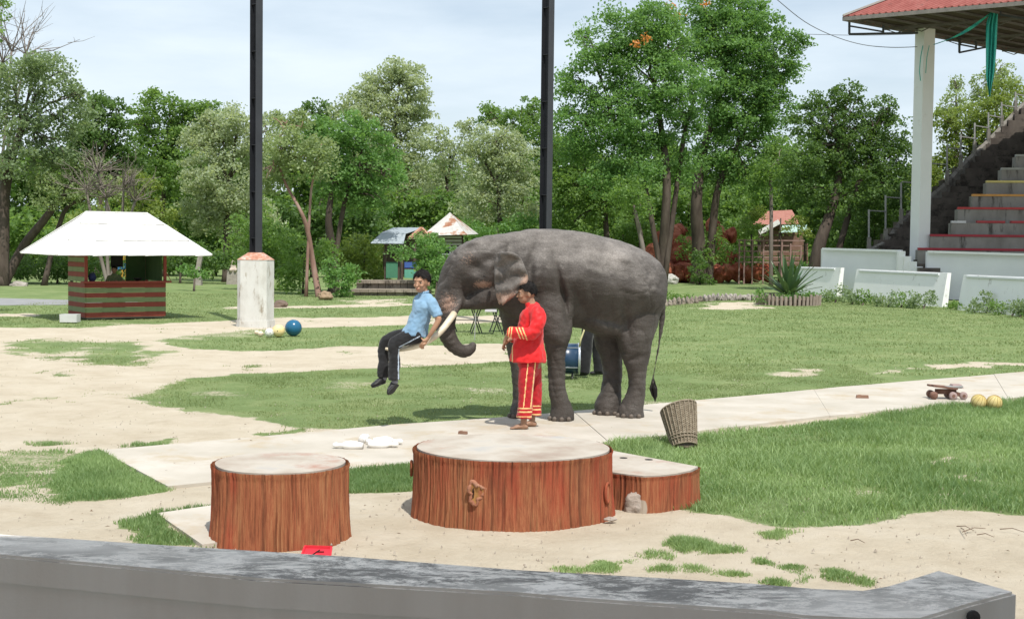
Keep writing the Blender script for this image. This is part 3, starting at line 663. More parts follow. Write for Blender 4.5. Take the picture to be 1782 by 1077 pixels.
# corrugated front slope
def corrug(a, b, c, d, nwave, name, mat, root, amp=.055, th=.03, rows=6):
    """a-b eave, d-c ridge"""
    a, b, c, d = [np.array(q, float) for q in (a, b, c, d)]; nn = unit(np.cross(b - a, d - a)); nn = nn if nn[2] > 0 else -nn
    nu = nwave * 6 + 1; V = []
    for lay in (0, 1):
        for j in range(rows + 1):
            t = j / rows
            for i in range(nu):
                s = i / (nu - 1); V.append((a + (b - a) * s) * (1 - t) + (d + (c - d) * s) * t + nn * (amp * math.cos(s * nwave * 2 * math.pi) + lay * th + .02 * ((j * 2) % 3 == 1)))
    n1 = (rows + 1) * nu; F = []
    for j in range(rows):
        for i in range(nu - 1):
            q = (j * nu + i, j * nu + i + 1, (j + 1) * nu + i + 1, (j + 1) * nu + i); F += [q[::-1], tuple(k + n1 for k in q)]
    F += [(i, i + 1, i + 1 + n1, i + n1) for i in range(nu - 1)]
    me = bpy.data.meshes.new(name); me.from_pydata([list(map(float, v)) for v in V], [], F); me.update()
    return link(name, me, mat, root)
for q in range(3):
    t0, t1 = q / 3, (q + 1) / 3; L_ = lambda t: A0 + (B0_ - A0) * t * 1.6; H_ = lambda t: HR + (B0_ - A0) * t * 1.6
    corrug(L_(t0), L_(t1), H_(t1), H_(t0), 15, 'roof_sheet', red_tile, gs)
corrug(C0 + (C0 - A0) * .3, A0, HR, HR + (C0 - A0) * 1.3, 40, 'roof_sheet', red_tile, gs)
fas = nmat('fascia_grey', [(.15, .14, .13), (.24, .22, .2)], 4)
MB().bar(A0 + [0, 0, -.06], A0 + (B0_ - A0) * 1.6 + [0, 0, -.06], .06, .16).build('fascia', fas, gs)
MB().bar(A0 + [0, 0, -.06], C0 + (C0 - A0) * .3 + [0, 0, -.06], .06, .16).build('fascia', fas, gs)
MB().bar(A0 + [0, 0, .08], HR + [0, 0, .1], .2, .08).build('hip_cap', cgrey('hipcap', (.3, .28, .26), (.4, .38, .35)), gs)
sofm = nmat('soffit_brown', [(.05, .035, .028), (.09, .065, .05)], 1.2, bump=.3)
sa, sb, sc_ = A0 + [.1, .1, -.02], A0 + (B0_ - A0) * 1.6 + [0, .1, -.02], C0 + (C0 - A0) * .3 + [.1, 0, -.02]
mb = MB(); mb.add([sa, sb, sb + (sc_ - sa), sc_, *(v + np.array([0, 0, .04]) for v in (sa, sb, sb + (sc_ - sa), sc_))], [(0, 1, 2, 3), (4, 7, 6, 5), (0, 4, 5, 1), (1, 5, 6, 2), (2, 6, 7, 3), (3, 7, 4, 0)]); mb.build('soffit', sofm, gs)
trm_ = nmat('truss_steel', [(.10, .09, .085), (.16, .15, .14)], 3, bump=0); trd = nmat('bracket_steel', [(.045, .05, .055), (.07, .075, .08)], 3, bump=0)
for k in range(9):
    a_ = sa + (sb - sa) * (k + .5) / 12 + [0, 0, -.06]; b_ = a_ + (sc_ - sa) * .95; MB().bar(a_, b_, .07, .09).build('purlin', trm_, gs)
for k in range(4):
    a_ = sa + (sc_ - sa) * (k + .6) / 5 + [0, 0, -.14]; b_ = a_ + (sb - sa) * .9; MB().bar(a_, b_, .08, .1).build('beam', trm_, gs)
    for j in range(10): p0 = a_ + (b_ - a_) * j / 10; MB().bar(p0 + [0, 0, .0], p0 + (b_ - a_) * .05 + [0, 0, -.22], .04).build('brace', trm_, gs); MB().bar(p0 + (b_ - a_) * .05 + [0, 0, -.22], p0 + (b_ - a_) * .1, .04).build('brace', trm_, gs)
for pts in ([(1478, 38, 60), (1537, 48, 59), (1583, 57, 58)], [(1669.5, 70, 92), (1698.5, 75, 87), (1725, 80, 81)]):
    Y = 50.4 if pts[0][0] < 1500 else 54
    T_ = [P(a, b, Y + .3 * i) for i, (a, b, c) in enumerate(pts)]; Bm = [P(a, c, Y + .3 * i) for i, (a, b, c) in enumerate(pts)]
    MB().bar(Bm[0], Bm[2] + (Bm[2] - Bm[1]) * .3, .085).build('bracket_chord', trd, gs); MB().bar(T_[0] + [0, 0, .1], Bm[0], .085).build('bracket_post', trd, gs); MB().bar(T_[1] + [0, 0, .1], Bm[1], .08).build('bracket_post', trd, gs)
    MB().bar(T_[0] + (Bm[0] - T_[0]) * .35, Bm[1] + (T_[1] - Bm[1]) * .3, .06).build('bracket_brace', trd, gs)
for px_, y0, y1 in ((1741, 10, 28), ): MB().bar(P(px_, y0, 47.5), P(px_, y1, 47.5), .06).bar(P(px_, 26, 47.5), P(1790, 34, 47), .08).build('bracket_chord', trd, gs)
# green netting
net = thing('shade_net', 'torn green shade net hanging in folds from the grandstand roof', 'net', P(1727, 100, 47.6))
V = []; nu, nv_ = 26, 26
for j in range(nv_):
    t = j / (nv_ - 1); yy = 14 + 152 * t; wl = 1716 + 12 * (1 - min(1, t * 4)) ** 2 + (5 * sst(.75, 1, t)); wr = 1736.5 - 9 * t ** 1.6 - 4 * sst(.7, 1, t)
    for i in range(nu):
        s = i / (nu - 1); V.append(P(wl + (wr - wl) * s, yy + 4 * math.sin(s * 9), 47.6 + .10 * math.sin(s * 19 + t * 3) + .05 * math.sin(s * 7 - t * 5)))
F = [(j * nu + i, j * nu + i + 1, (j + 1) * nu + i + 1, (j + 1) * nu + i) for j in range(nv_ - 1) for i in range(nu - 1)]
V = np.array(V); o_ = len(V); V = np.vstack([V, V + [0, .03, 0]]); MB().add(V, F + [tuple(k + o_ for k in f[::-1]) for f in F]).build('hanging_fold', gp_, net, True)
V = []
for i in range(30):
    s = i / 29; x_ = 1735 - 110 * s; yc = 14 + 64 * s + 9 * math.sin(s * 3.14) ; th_ = 1.5 + 5 * math.sin(min(1, s * 1.25) * 3.1) ** 2
    for q in (-.5, 0, .5): V.append(P(x_, yc + q * th_, 47.7 + 1.5 * s + .06 * math.sin(i + q * 4)))
F = [(3 * i + j, 3 * i + j + 1, 3 * i + j + 4, 3 * i + j + 3) for i in range(29) for j in range(2)]
V = np.array(V); o_ = len(V); V = np.vstack([V, V + [0, .03, 0]]); MB().add(V, F + [tuple(k + o_ for k in f[::-1]) for f in F]).build('stretched_fold', gp_, net, True)
MB().tube([P(1606, 80, 51.9), P(1602, 100, 51.85), P(1600, 125, 51.85), P(1602, 141, 51.85)], .02, 5).build('loose_strand', gp_, net); MB().tube([P(1617, 80, 51.9), P(1613, 100, 51.8), P(1611, 128, 51.8)], .016, 5).build('loose_strand', gp_, net)
# overhead cables
cab = nmat('cable', [(.12, .13, .14)], 1, bump=0)
for k, (pts, lb) in enumerate((([(1350, -2, 46), (1400, 38, 47), (1450, 63, 48), (1500, 78, 49), (1550, 83, 50), (1596, 82, 51.5)], 'sagging overhead cable tied to the white grandstand column'), ([(1400, 60, 70), (1500, 62, 68), (1590, 60, 66)], 'thin straight overhead wire behind the roof corner'))):
    A = catmull([P(*q) for q in pts], 5); tag(MB().tube(A, .016, 5).build('cable', cab), lb, 'cable')
P = P_true
# ------------------------------------------------------------------ agave in a ring bed
ab = thing('planting_bed', 'round bed edged with short grey stakes under the big spiky plant', 'planter', P(1372, 520, 50) * np.array([1, 1, 0])); bc_ = P(1372, 530, 50.5); bc_[2] = 0
stk_m = nmat('stake_grey', [(.22, .17, .14), (.36, .30, .26)], 7, bump=.3); soil = nmat('soil', [(.09, .06, .04), (.15, .11, .08)], 5, bump=.5)
for k in range(44):
    a = 2 * math.pi * k / 44; h_ = .30 + .1 * rng.random(); MB().tube([bc_ + [1.15 * math.cos(a), 1.15 * math.sin(a), -.05], bc_ + [1.17 * math.cos(a), 1.17 * math.sin(a), h_]], .058, 7).build('stake', stk_m, ab)
MB().lathe([(1.1, -.05), (1.08, .2), (.5, .3)], 24, bc_).build('soil', soil, ab, True)
agm = leaf_mat('agave_leaf', (.035, .085, .035), (.10, .17, .07), .1, .4)
ag = thing('spiky_plant', 'large agave-like plant with stiff pointed green leaves in the staked bed', 'plant', bc_ + [0, 0, .25])
for k in range(38):
    a = k * 2.4; elv = math.radians(82 - 62 * (k / 38) ** .9); ln = 1.42 + .38 * rng.random() - .1 * (k / 38); d = np.array([math.cos(a) * math.cos(elv), math.sin(a) * math.cos(elv), math.sin(elv)]); sd_ = unit(np.cross(d, (0, 0, 1))); up_ = np.cross(sd_, d)
    b0 = bc_ + [0, 0, .28] + d * .05; V = []
    for t, w_l in ((0, .05), (.25, .10), (.55, .085), (.8, .045), (1.0, .003)):
        c = b0 + d * ln * t - np.array([0, 0, .25 * t * t * math.cos(elv)]); V += [c - sd_ * w_l + up_ * .02, c, c + sd_ * w_l + up_ * .02]
    F = [(3 * i + j, 3 * i + j + 1, 3 * i + j + 4, 3 * i + j + 3) for i in range(4) for j in range(2)]
    o = MB().add(V, F).build('leaf', agm, ag, True); set_attr(o.data, 'var', np.full(15, rng.random()))
# ------------------------------------------------------------------ huts in the trees
tin = nmat('tin_blue', [(.27, .31, .34), (.37, .41, .44)], 3, rough=.5, bump=.1, metal=.1); tin_r = nmat('tin_rusty', [(.40, .39, .37), (.50, .49, .46), (.32, .16, .09), (.24, .09, .05)], 1.4, (1, 1, .5), rough=.7, pos=[.3, .52, .6, .7], bump=.1)
wood_d = nmat('wood_dark', [(.06, .045, .035), (.12, .09, .07)], 5); slat_m = nmat('slat_pale', [(.36, .36, .34), (.5, .5, .48)], 4)
h1 = thing('hut', 'small hut with a blue-grey tin roof and green panels behind the boy', 'hut', P(690, 500, 58) * [1, 1, 0])
def h1p(a, b, dy=0): return P(a, b, 58 + dy)
strips(h1p(645, 424, -.6), h1p(702, 425, -.6), h1p(706, 408, .3), h1p(663, 407, .3), 6, h1, 'roof_sheet', tin); strips(h1p(663, 406.5, .3), h1p(706, 407.5, .3), h1p(738, 397, 2), h1p(685, 397, 2), 6, h1, 'roof_sheet', tin)
MB().add([h1p(708, 416, .4), h1p(730, 416.5, .4), h1p(744, 414, 1), h1p(732, 399, 1.6), h1p(708, 416, .9), h1p(730, 416.5, .9), h1p(744, 414, 1.5), h1p(732, 399, 2.0)], [(0, 1, 2, 3), (7, 6, 5, 4), (0, 3, 7, 4), (1, 5, 6, 2), (2, 6, 7, 3), (0, 4, 5, 1)]).build('gable', nmat('gable_green', [(.10, .14, .05), (.2, .2, .1)], 4), h1)
MB().bar(h1p(733, 397, 1.4), h1p(712, 415, .3), .12, .1).build('bargeboard', nmat('barge_rust', [(.36, .17, .1), (.45, .28, .2)], 4), h1); MB().bar(h1p(733, 397, 1.4), h1p(748, 412, .9), .12, .1).build('bargeboard', bpy.data.materials['barge_rust'], h1)
for px_ in (671, 694, 700, 722): MB().bar(P(px_, 424, 58) * [1, 1, 0], P(px_, 424, 58), .1).build('post', wood_d, h1)
for x0, x1, y0, y1, c in ((672, 692, 456, 484, (.06, .18, .11)), (704, 727, 456, 468, (.05, .10, .30)), (704, 727, 468, 484, (.10, .30, .22)), (704, 727, 466, 469, (.45, .25, .25))):
    a_, b_ = P(x0, y0, 57.9), P(x1, y1, 57.9); MB().box(((a_ + b_) / 2), (abs(b_[0] - a_[0]), .06, abs(b_[2] - a_[2]))).build('panel', nmat('panel_%d_%d' % (x0, y0), [c, tuple(v * 1.3 for v in c)], 3), h1)
MB().box(P(697, 470, 58.2), (.16, .06, .8)).build('door_frame', slat_m, h1); MB().box(P(697.5, 440, 60), (1.6, .1, 2.0)).build('back_wall', wood_d, h1)
h2 = thing('hut', 'taller slatted hut with a pointed white and rust tin roof behind the elephant head', 'hut', P(785, 480, 64) * [1, 1, 0])
ap = P(783, 371, 65.5); e0, e1, e2, e3 = P(735, 411, 63.5), P(811, 409, 63), P(832, 408, 67), P(760, 409, 68)
strips(e0, e1, ap + [.02, 0, 0], ap, 7, h2, 'roof_sheet', tin_r); strips(e1, e2, ap, ap - [0, .02, 0], 4, h2, 'roof_sheet', tin_r); strips(e3, e0, ap, ap + [0, .02, 0], 4, h2, 'roof_sheet', tin_r)
for k in range(10): a_, b_ = P(762, 413 + 6 * k, 64.3), P(803, 413 + 6 * k, 64.0); MB().bar(a_, b_, .03, .11).build('slat', slat_m, h2)
for px_ in (761, 804): MB().bar(P(px_, 412, 64.4) * [1, 1, 0], P(px_, 410, 64.4), .14).build('post', wood_d, h2)
MB().box(P(783, 445, 65.5), (1.2, .1, 2.2)).build('back_wall', wood_d, h2)
fr = MB(); c0 = P(776, 438, 63.9); fr.bar(c0 + [-.2, 0, -.12], c0 + [.2, 0, -.12], .05).bar(c0 + [-.2, 0, .12], c0 + [.2, 0, .12], .05).bar(c0 + [-.2, 0, -.145], c0 + [-.2, 0, .145], .05).bar(c0 + [.2, 0, -.145], c0 + [.2, 0, .145], .05)
f_ = fr.build('window_frame', white_wall, h2); MB().box(c0 + [0, .03, 0], (.38, .02, .22)).build('pane', nmat('glass_dark', [(.03, .035, .04)], 1, rough=.1, bump=0, spec=.5), f_)
# stepped stone terrace
tc_ = nmat('terrace_stone', [(.15, .12, .10), (.25, .21, .17), (.33, .29, .24)], 2.5, bump=.5, dirt=((.06, .05, .04), 2, .54))
te = thing('terrace', 'two long dark stone steps in front of the huts, behind the boy', 'steps', P(680, 513, 55) * [1, 1, 0])
for x0, x1, y0, Y in ((612, 748, 503.5, 54.8), (620, 735, 488, 56.2)):
    nb = 9
    for k in range(nb):
        a_, b_ = P(x0 + (x1 - x0) * k / nb, y0, Y), P(x0 + (x1 - x0) * (k + 1) / nb, y0, Y); zt_ = a_[2]
        MB().box(((a_[0] + b_[0]) / 2, Y + .6, zt_ - .06), (b_[0] - a_[0] - .015, 1.5, .12)).build('slab', tc_, te); MB().box(((a_[0] + b_[0]) / 2, Y + .7, (zt_ - .12) / 2), (b_[0] - a_[0] - .02, 1.4, zt_ - .12)).build('stone', tc_, te)
# house and pen at the right, beyond the red rocks
ho = thing('house', 'low house with a faded red roof among the trees at the right', 'house', P(1345, 470, 92) * [1, 1, 0])
rt = nmat('roof_salmon', [(.28, .11, .085), (.38, .18, .14)], 3)
strips(P(1308, 392, 90), P(1392, 390, 90), P(1378, 366, 94), P(1336, 368, 94), 7, ho, 'roof_sheet', rt)
strips(P(1321, 405, 87), P(1322, 405, 87), P(1358, 386, 89), P(1354, 386, 89), 1, ho, 'porch_bargeboard', slat_m)
strips(P(1356, 405, 87), P(1414, 404, 87), P(1404, 392, 89), P(1362, 393, 89), 6, ho, 'porch_sheet', nmat('tin_green', [(.30, .44, .40), (.42, .54, .5)], 3))
MB().bar(P(1321, 405, 86.8), P(1356, 386, 86.8), .12, .3).build('bargeboard', white_wall, ho)
br = nmat('house_boards', [(.15, .08, .06), (.24, .15, .11)], 3)
for k in range(8): a_, b_ = P(1318, 396 + 9 * k, 91), P(1406, 396 + 9 * k, 91); MB().bar(a_, b_, .05, .30).build('wall_board', br, ho)
for px_ in (1322, 1358, 1402): MB().bar(P(px_, 402, 87.3) * [1, 1, 0], P(px_, 402, 87.3), .18).build('post', wood_d, ho)
pen = thing('pen_fence', 'rusty pipe fence of an animal pen in front of the red-roofed house', 'fence', P(1340, 475, 80) * [1, 1, 0])
pipe = nmat('pipe_rust', [(.22, .13, .12), (.33, .22, .2)], 3)
for x_, y0 in ((1287, 420), (1296, 416), (1310, 418), (1329, 420), (1361, 421), (1376, 424), (1394, 430)): MB().bar(P(x_, y0, 80) * [1, 1, 0], P(x_, y0, 80), .085).build('fence_post', pipe, pen)
for yy, x1 in ((418, 1400), (427, 1396), (437, 1396), (447, 1396), (456, 1396)): MB().bar(P(1284, yy, 80.1), P(x1, yy + 1, 80.1), .07).build('rail', pipe, pen)
# red rock formation
rr_ = nmat('rock_red', [(.10, .022, .014), (.26, .065, .035), (.38, .13, .075), (.33, .24, .15)], 1.2, rough=.9, bump=.8, bscale=2.5, bdist=.15, pos=[.3, .48, .62, .78])
rk = thing('red_rocks', 'craggy red artificial rock outcrop with a long low red wall behind the trees', 'rocks', P(1200, 490, 82) * [1, 1, 0])
for i_, (x_, y_, rx_, ry_, Y) in enumerate([(1140, 450, 22, 26, 84), (1165, 425, 26, 34, 85), (1190, 445, 26, 32, 84), (1180, 402, 16, 14, 86), (1150, 470, 28, 22, 83), (1190, 475, 30, 18, 82.5), (1225, 470, 26, 24, 83), (1252, 425, 16, 30, 85), (1262, 455, 22, 28, 84), (1240, 395, 13, 16, 86), (1272, 410, 9, 14, 85)]):
    c = P(x_, y_, Y); rock('boulder', c, (rx_ * Y / FPX, 1.0, ry_ * Y / FPX), rr_, i_ * 3.3, '', root=rk)
for i_, x_ in enumerate(range(1130, 1345, 17)):
    c = P(x_, 475 + 1.5 * math.sin(i_ * 2), 81.5); rock('wall_boulder', c, (13 * 81 / FPX, .6, 16 * 81 / FPX), rr_, i_ * 2.1 + 50, '', root=rk)
rock('rock', P(1167, 488, 78), (13 * 78 / FPX, .5, 11 * 78 / FPX), nmat('rock_white', [(.36, .35, .32), (.5, .49, .46)], 2, bump=.6, bscale=4, bdist=.1), 4, 'pale grey boulder beside the slim tree trunk right of the elephant')
rock('rock', P(33, 496, 62), (16 * 62 / FPX, .5, 7 * 62 / FPX), rockm, 9, 'low brownish rock at the far left beyond the road')
rock('rock', P(2, 494, 62), (10 * 62 / FPX, .4, 7 * 62 / FPX), nmat('rock_pale', [(.45, .46, .46), (.55, .56, .56)], 2, bump=.5), 19, 'pale rock cut by the left edge of the picture')
rock('rock', P(566, 515, 50), (12 * 50 / FPX, .35, 9 * 50 / FPX), nmat('rock_tan', [(.22, .15, .09), (.33, .24, .16)], 3, bump=.6), 13, 'tan rock at the foot of the forked tree behind the white pillar')
rock('rock', P(487, 531, 44), (13 * 44 / FPX, .3, 8 * 44 / FPX), nmat('mound_brown', [(.11, .08, .06), (.18, .13, .1)], 5, bump=.8), 23, 'small dark brown mound in the grass right of the white pillar', 'mound')
# low kerb of rough stones
kb = thing('stone_kerb', 'low curved kerb of rough pale stones beyond the lawn right of the elephant', 'kerb', P(1240, 520, 54) * [1, 1, 0])
for k in range(24):
    x_ = 1158 + k * 7.6; yb = 530 - 8 * math.sin(min(1, k / 16) * 1.6) + (2 if k < 8 else 0); Y = G(x_, yb)[1]; c = P(x_, yb, Y); rock('stone', (c[0], Y, .05), (4.4 * Y / FPX, .22, .17 + .05 * rng.random()), tc_ if k < 9 else rockm, k * 1.7, '', root=kb)
# white crate and bits by the kiosk
cr_ = thing('crate', 'small white crate at the left corner of the striped kiosk', 'crate', G(121, 562)); g = G(122, 561.5); cw_ = .42
m_ = nmat('crate_white', [(.48, .48, .47), (.58, .58, .57)], 5)
MB().box(g + [0, 0, .03], (cw_, .3, .02)).build('bottom', m_, cr_)
for dx, dy, a, b in ((0, -.15, cw_, .02), (0, .15, cw_, .02), (-cw_ / 2, 0, .02, .28), (cw_ / 2, 0, .02, .28)): MB().box(g + [dx, dy, .12], (a, b, .2), None, 1.04).build('side', m_, cr_)
sp_ = thing('stone_post', 'short leaning grey stone post on the grass right of the kiosk roof', 'post', P(346, 470, 66) * [1, 1, 0])
MB().bar(P(344.5, 470, 66), P(349, 446, 66), .22).build('shaft', rockm, sp_); MB().box(P(344.5, 470, 66) * [1, 1, 0] + [0, 0, .2], (.4, .4, .8), None, .8).build('foot', rockm, sp_)
st_ = thing('statue', 'small pale seated figure statue in front of the hedge left of the pillar', 'statue', P(406, 472, 68) * [1, 1, 0])
mb = MB(); mb.ball(P(406, 465, 68), (.16, .14, .22)).ball(P(406, 456.5, 68), (.11, .1, .12)).ball(P(402, 470, 67.8), (.1, .16, .12)).ball(P(410, 470, 67.8), (.1, .16, .12)); link('figure', fuse(mb, 'figure', .03, 1), nmat('statue_pale', [(.42, .34, .28), (.55, .48, .42)], 6), st_)
MB().box(P(406, 478, 68) * [1, 1, 0] + [0, 0, .35], (.6, .5, .75), None, .9).build('pedestal', rockm, st_)
sw = thing('play_frame', 'yellow and blue playground frame seen through the kiosk opening', 'playground', P(222, 462, 70) * [1, 1, 0]); yel = nmat('play_yellow', [(.55, .33, .06)], 1); blu = nmat('play_blue', [(.05, .16, .34)], 1)
for x_ in (212, 220, 228): MB().bar(P(x_, 462, 70) * [1, 1, 0] , P(x_, 446, 70), .14).build('post', yel, sw)
MB().bar(P(210, 448, 70), P(230, 448, 70), .1, .25).build('top_panel', yel, sw); MB().bar(P(206, 464, 69), P(226, 463, 69), .5, .3).build('slide', blu, sw)
# ------------------------------------------------------------------ elephant
def Yc(px): return 15.88 + (px - 970) * .0029 if px > 850 else 15.532 + (px - 850) * .0012
HEAD = math.radians(14)
LAT = (math.sin(HEAD), -math.cos(HEAD), 0)          # towards the camera side of the animal
def eskin():
    m, nt, p = new_mat('elephant_skin')
    base = ramp(nt, noise_fac(nt, 2.2, detail=9, rough=.7), [(.042, .034, .029), (.066, .056, .049), (.100, .087, .078)], [.3, .5, .72])
    dust_shade = attr(nt, 'dust_shade'); dn = noise_fac(nt, 4.5, (1, 1, 1.6), detail=9, rough=.75)
    k = ramp(nt, mathn(nt, 'ADD', mathn(nt, 'MULTIPLY', dust_shade, .75), mathn(nt, 'MULTIPLY', mathn(nt, 'SUBTRACT', dn, .5), 1.3)), [(0, 0, 0), (1, 1, 1)], [.12, .95])
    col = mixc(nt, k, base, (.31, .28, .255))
    fk = ramp(nt, mathn(nt, 'ADD', attr(nt, 'pink'), mathn(nt, 'MULTIPLY', noise_fac(nt, 55, detail=3), 1.0)), [(0, 0, 0), (1, 1, 1)], [.72, 1.3])
    col = mixc(nt, mathn(nt, 'MULTIPLY', fk, .8), col, (.40, .252, .185))
    # fine crazing of the hide
    vo = nt.nodes.new('ShaderNodeTexVoronoi'); vo.feature = 'DISTANCE_TO_EDGE'; vo.inputs['Scale'].default_value = 34
    tcn = nt.nodes.new('ShaderNodeTexCoord'); mpn = nt.nodes.new('ShaderNodeMapping'); mpn.inputs['Scale'].default_value = (1, 1, .8)
    wob = nt.nodes.new('ShaderNodeTexNoise'); wob.inputs['Scale'].default_value = 9
    nt.links.new(tcn.outputs['Object'], mpn.inputs[0])
    ad = nt.nodes.new('ShaderNodeVectorMath'); ad.operation = 'MULTIPLY_ADD'; nt.links.new(tcn.outputs['Object'], wob.inputs['Vector'])
    nt.links.new(wob.outputs['Color'], ad.inputs[0]); ad.inputs[1].default_value = (.05, .05, .05); nt.links.new(mpn.outputs[0], ad.inputs[2]); nt.links.new(ad.outputs[0], vo.inputs['Vector'])
    cr = ramp(nt, vo.outputs['Distance'], [(.0, .0, .0), (1, 1, 1)], [.0, .14])
    col = mixc(nt, mathn(nt, 'MULTIPLY', mathn(nt, 'SUBTRACT', 1.0, cr), .3), col, (.03, .024, .02))
    nt.links.new(col, p.inputs['Base Color']); p.inputs['Roughness'].default_value = .62; p.inputs['Specular IOR Level'].default_value = .38
    b1 = add_bump(nt, p, cr, .35, .006)
    b2 = add_bump(nt, p, noise_fac(nt, 7, (1, 1, 2.2), detail=8, rough=.7, dist=.6), .42, .022, b1)
    add_bump(nt, p, noise_fac(nt, 90, detail=2), .35, .003, b2)
    return m
SKIN = eskin()
el_root = thing('elephant', 'grey tusked elephant standing side-on on the concrete path with a boy on its tusk', 'elephant', P(1020, 735, 16.05) * np.array([1, 1, 0]))
mb = MB()
C_ = lambda rows, **k: chain(mb, [(a, b, Yc(a) + dy, r, w) for a, b, dy, r, w in rows], LAT, **k)
# trunk of the body
C_([(862, 462, .0, 57, .27), (890, 472, 0, 73, .36), (920, 479, 0, 82, .43), (965, 484, 0, 85, .49), (1010, 488, 0, 84, .56), (1050, 496, 0, 82, .58), (1088, 506, 0, 79, .55), (1114, 518, 0, 71, .48), (1131, 527, 0, 54, .37), (1142, 532, 0, 34, .22), (1147, 535, 0, 14, .09)], n=32, peak=.16, under=.34)
C_([(1112, 470, -.12, 30, .24), (1120, 520, -.12, 34, .26), (1117, 560, -.16, 30, .22), (1112, 590, -.2, 27, .18)])
# head, forehead and trunk
C_([(895, 466, 0, 64, .30), (862, 462, 0, 57, .31), (838, 462, 0, 49, .33), (816, 470, 0, 45, .31), (799, 487, 0, 36, .25), (787, 508, 0, 28, .195), (779, 532, 0, 22.5, .16), (775.5, 556, 0, 20, .13), (777, 577, 0, 17.5, .115), (785, 595, 0, 15, .10), (797, 607, 0, 13.5, .09), (810, 611, 0, 12, .08), (820, 606, 0, 9, .065), (822.5, 600, 0, 6, .05)], n=28, sub=5)
C_([(846, 434, -.12, 18, .12), (826, 434, -.12, 17, .11), (808, 446, -.1, 13, .09)])           # twin domes of the skull
C_([(846, 434, .12, 18, .12), (826, 434, .12, 17, .11), (808, 446, .1, 13, .09)])
C_([(885, 500, 0, 44, .26), (858, 508, 0, 33, .25), (834, 518, 0, 23, .22), (812, 527, 0, 14, .16), (800, 533, 0, 8, .1)])  # cheek and jaw
C_([(872, 480, -.1, 26, .16), (848, 482, -.17, 13, .13), (828, 484, -.18, 9, .10), (812, 492, -.17, 8, .08)])              # cheekbone
C_([(800, 520, -.1, 10, .09), (789, 543, -.14, 9, .075), (782, 556, -.17, 8, .065)])                                       # tusk sheath
# legs
C_([(948, 500, -.16, 52, .25), (960, 545, -.24, 42, .22), (967, 582, -.27, 30, .18), (967, 612, -.25, 18.5, .135), (968, 645, -.24, 16, .125), (970, 680, -.22, 16.5, .125), (976, 706, -.2, 18.5, .14), (978, 722, -.2, 22, .155), (978, 731, -.2, 22.5, .16)], n=24)
C_([(905, 500, .16, 44, .24), (900, 545, .22, 34, .2), (899, 582, .24, 22, .15), (902, 625, .24, 16, .13), (905, 670, .24, 15, .125), (907, 700, .22, 16.5, .14), (905, 716, .2, 19, .15), (905, 723, .2, 19.5, .155)], n=24)
C_([(1106, 510, -.14, 48, .28), (1106, 555, -.2, 40, .24), (1106, 588, -.22, 34, .21), (1108, 620, -.22, 26.5, .17), (1109, 650, -.21, 17.5, .14), (1108, 682, -.2, 17, .14), (1101, 706, -.18, 21, .155), (1098, 717, -.18, 24, .165), (1098, 723.5, -.18, 24.5, .17)], n=24)
C_([(1085, 520, .14, 42, .26), (1070, 560, .18, 36, .22), (1062, 590, .2, 30, .18), (1064, 618, .2, 21, .15), (1066, 650, .2, 17, .135), (1063, 682, .18, 18.5, .14), (1058, 704, .17, 23, .155), (1057, 712, .17, 24, .16), (1057, 717.5, .17, 24.5, .165)], n=24)
C_([(1010, 552, 0, 18, .3), (1045, 566, 0, 18, .32), (1082, 574, 0, 14, .25)])                   # belly sag
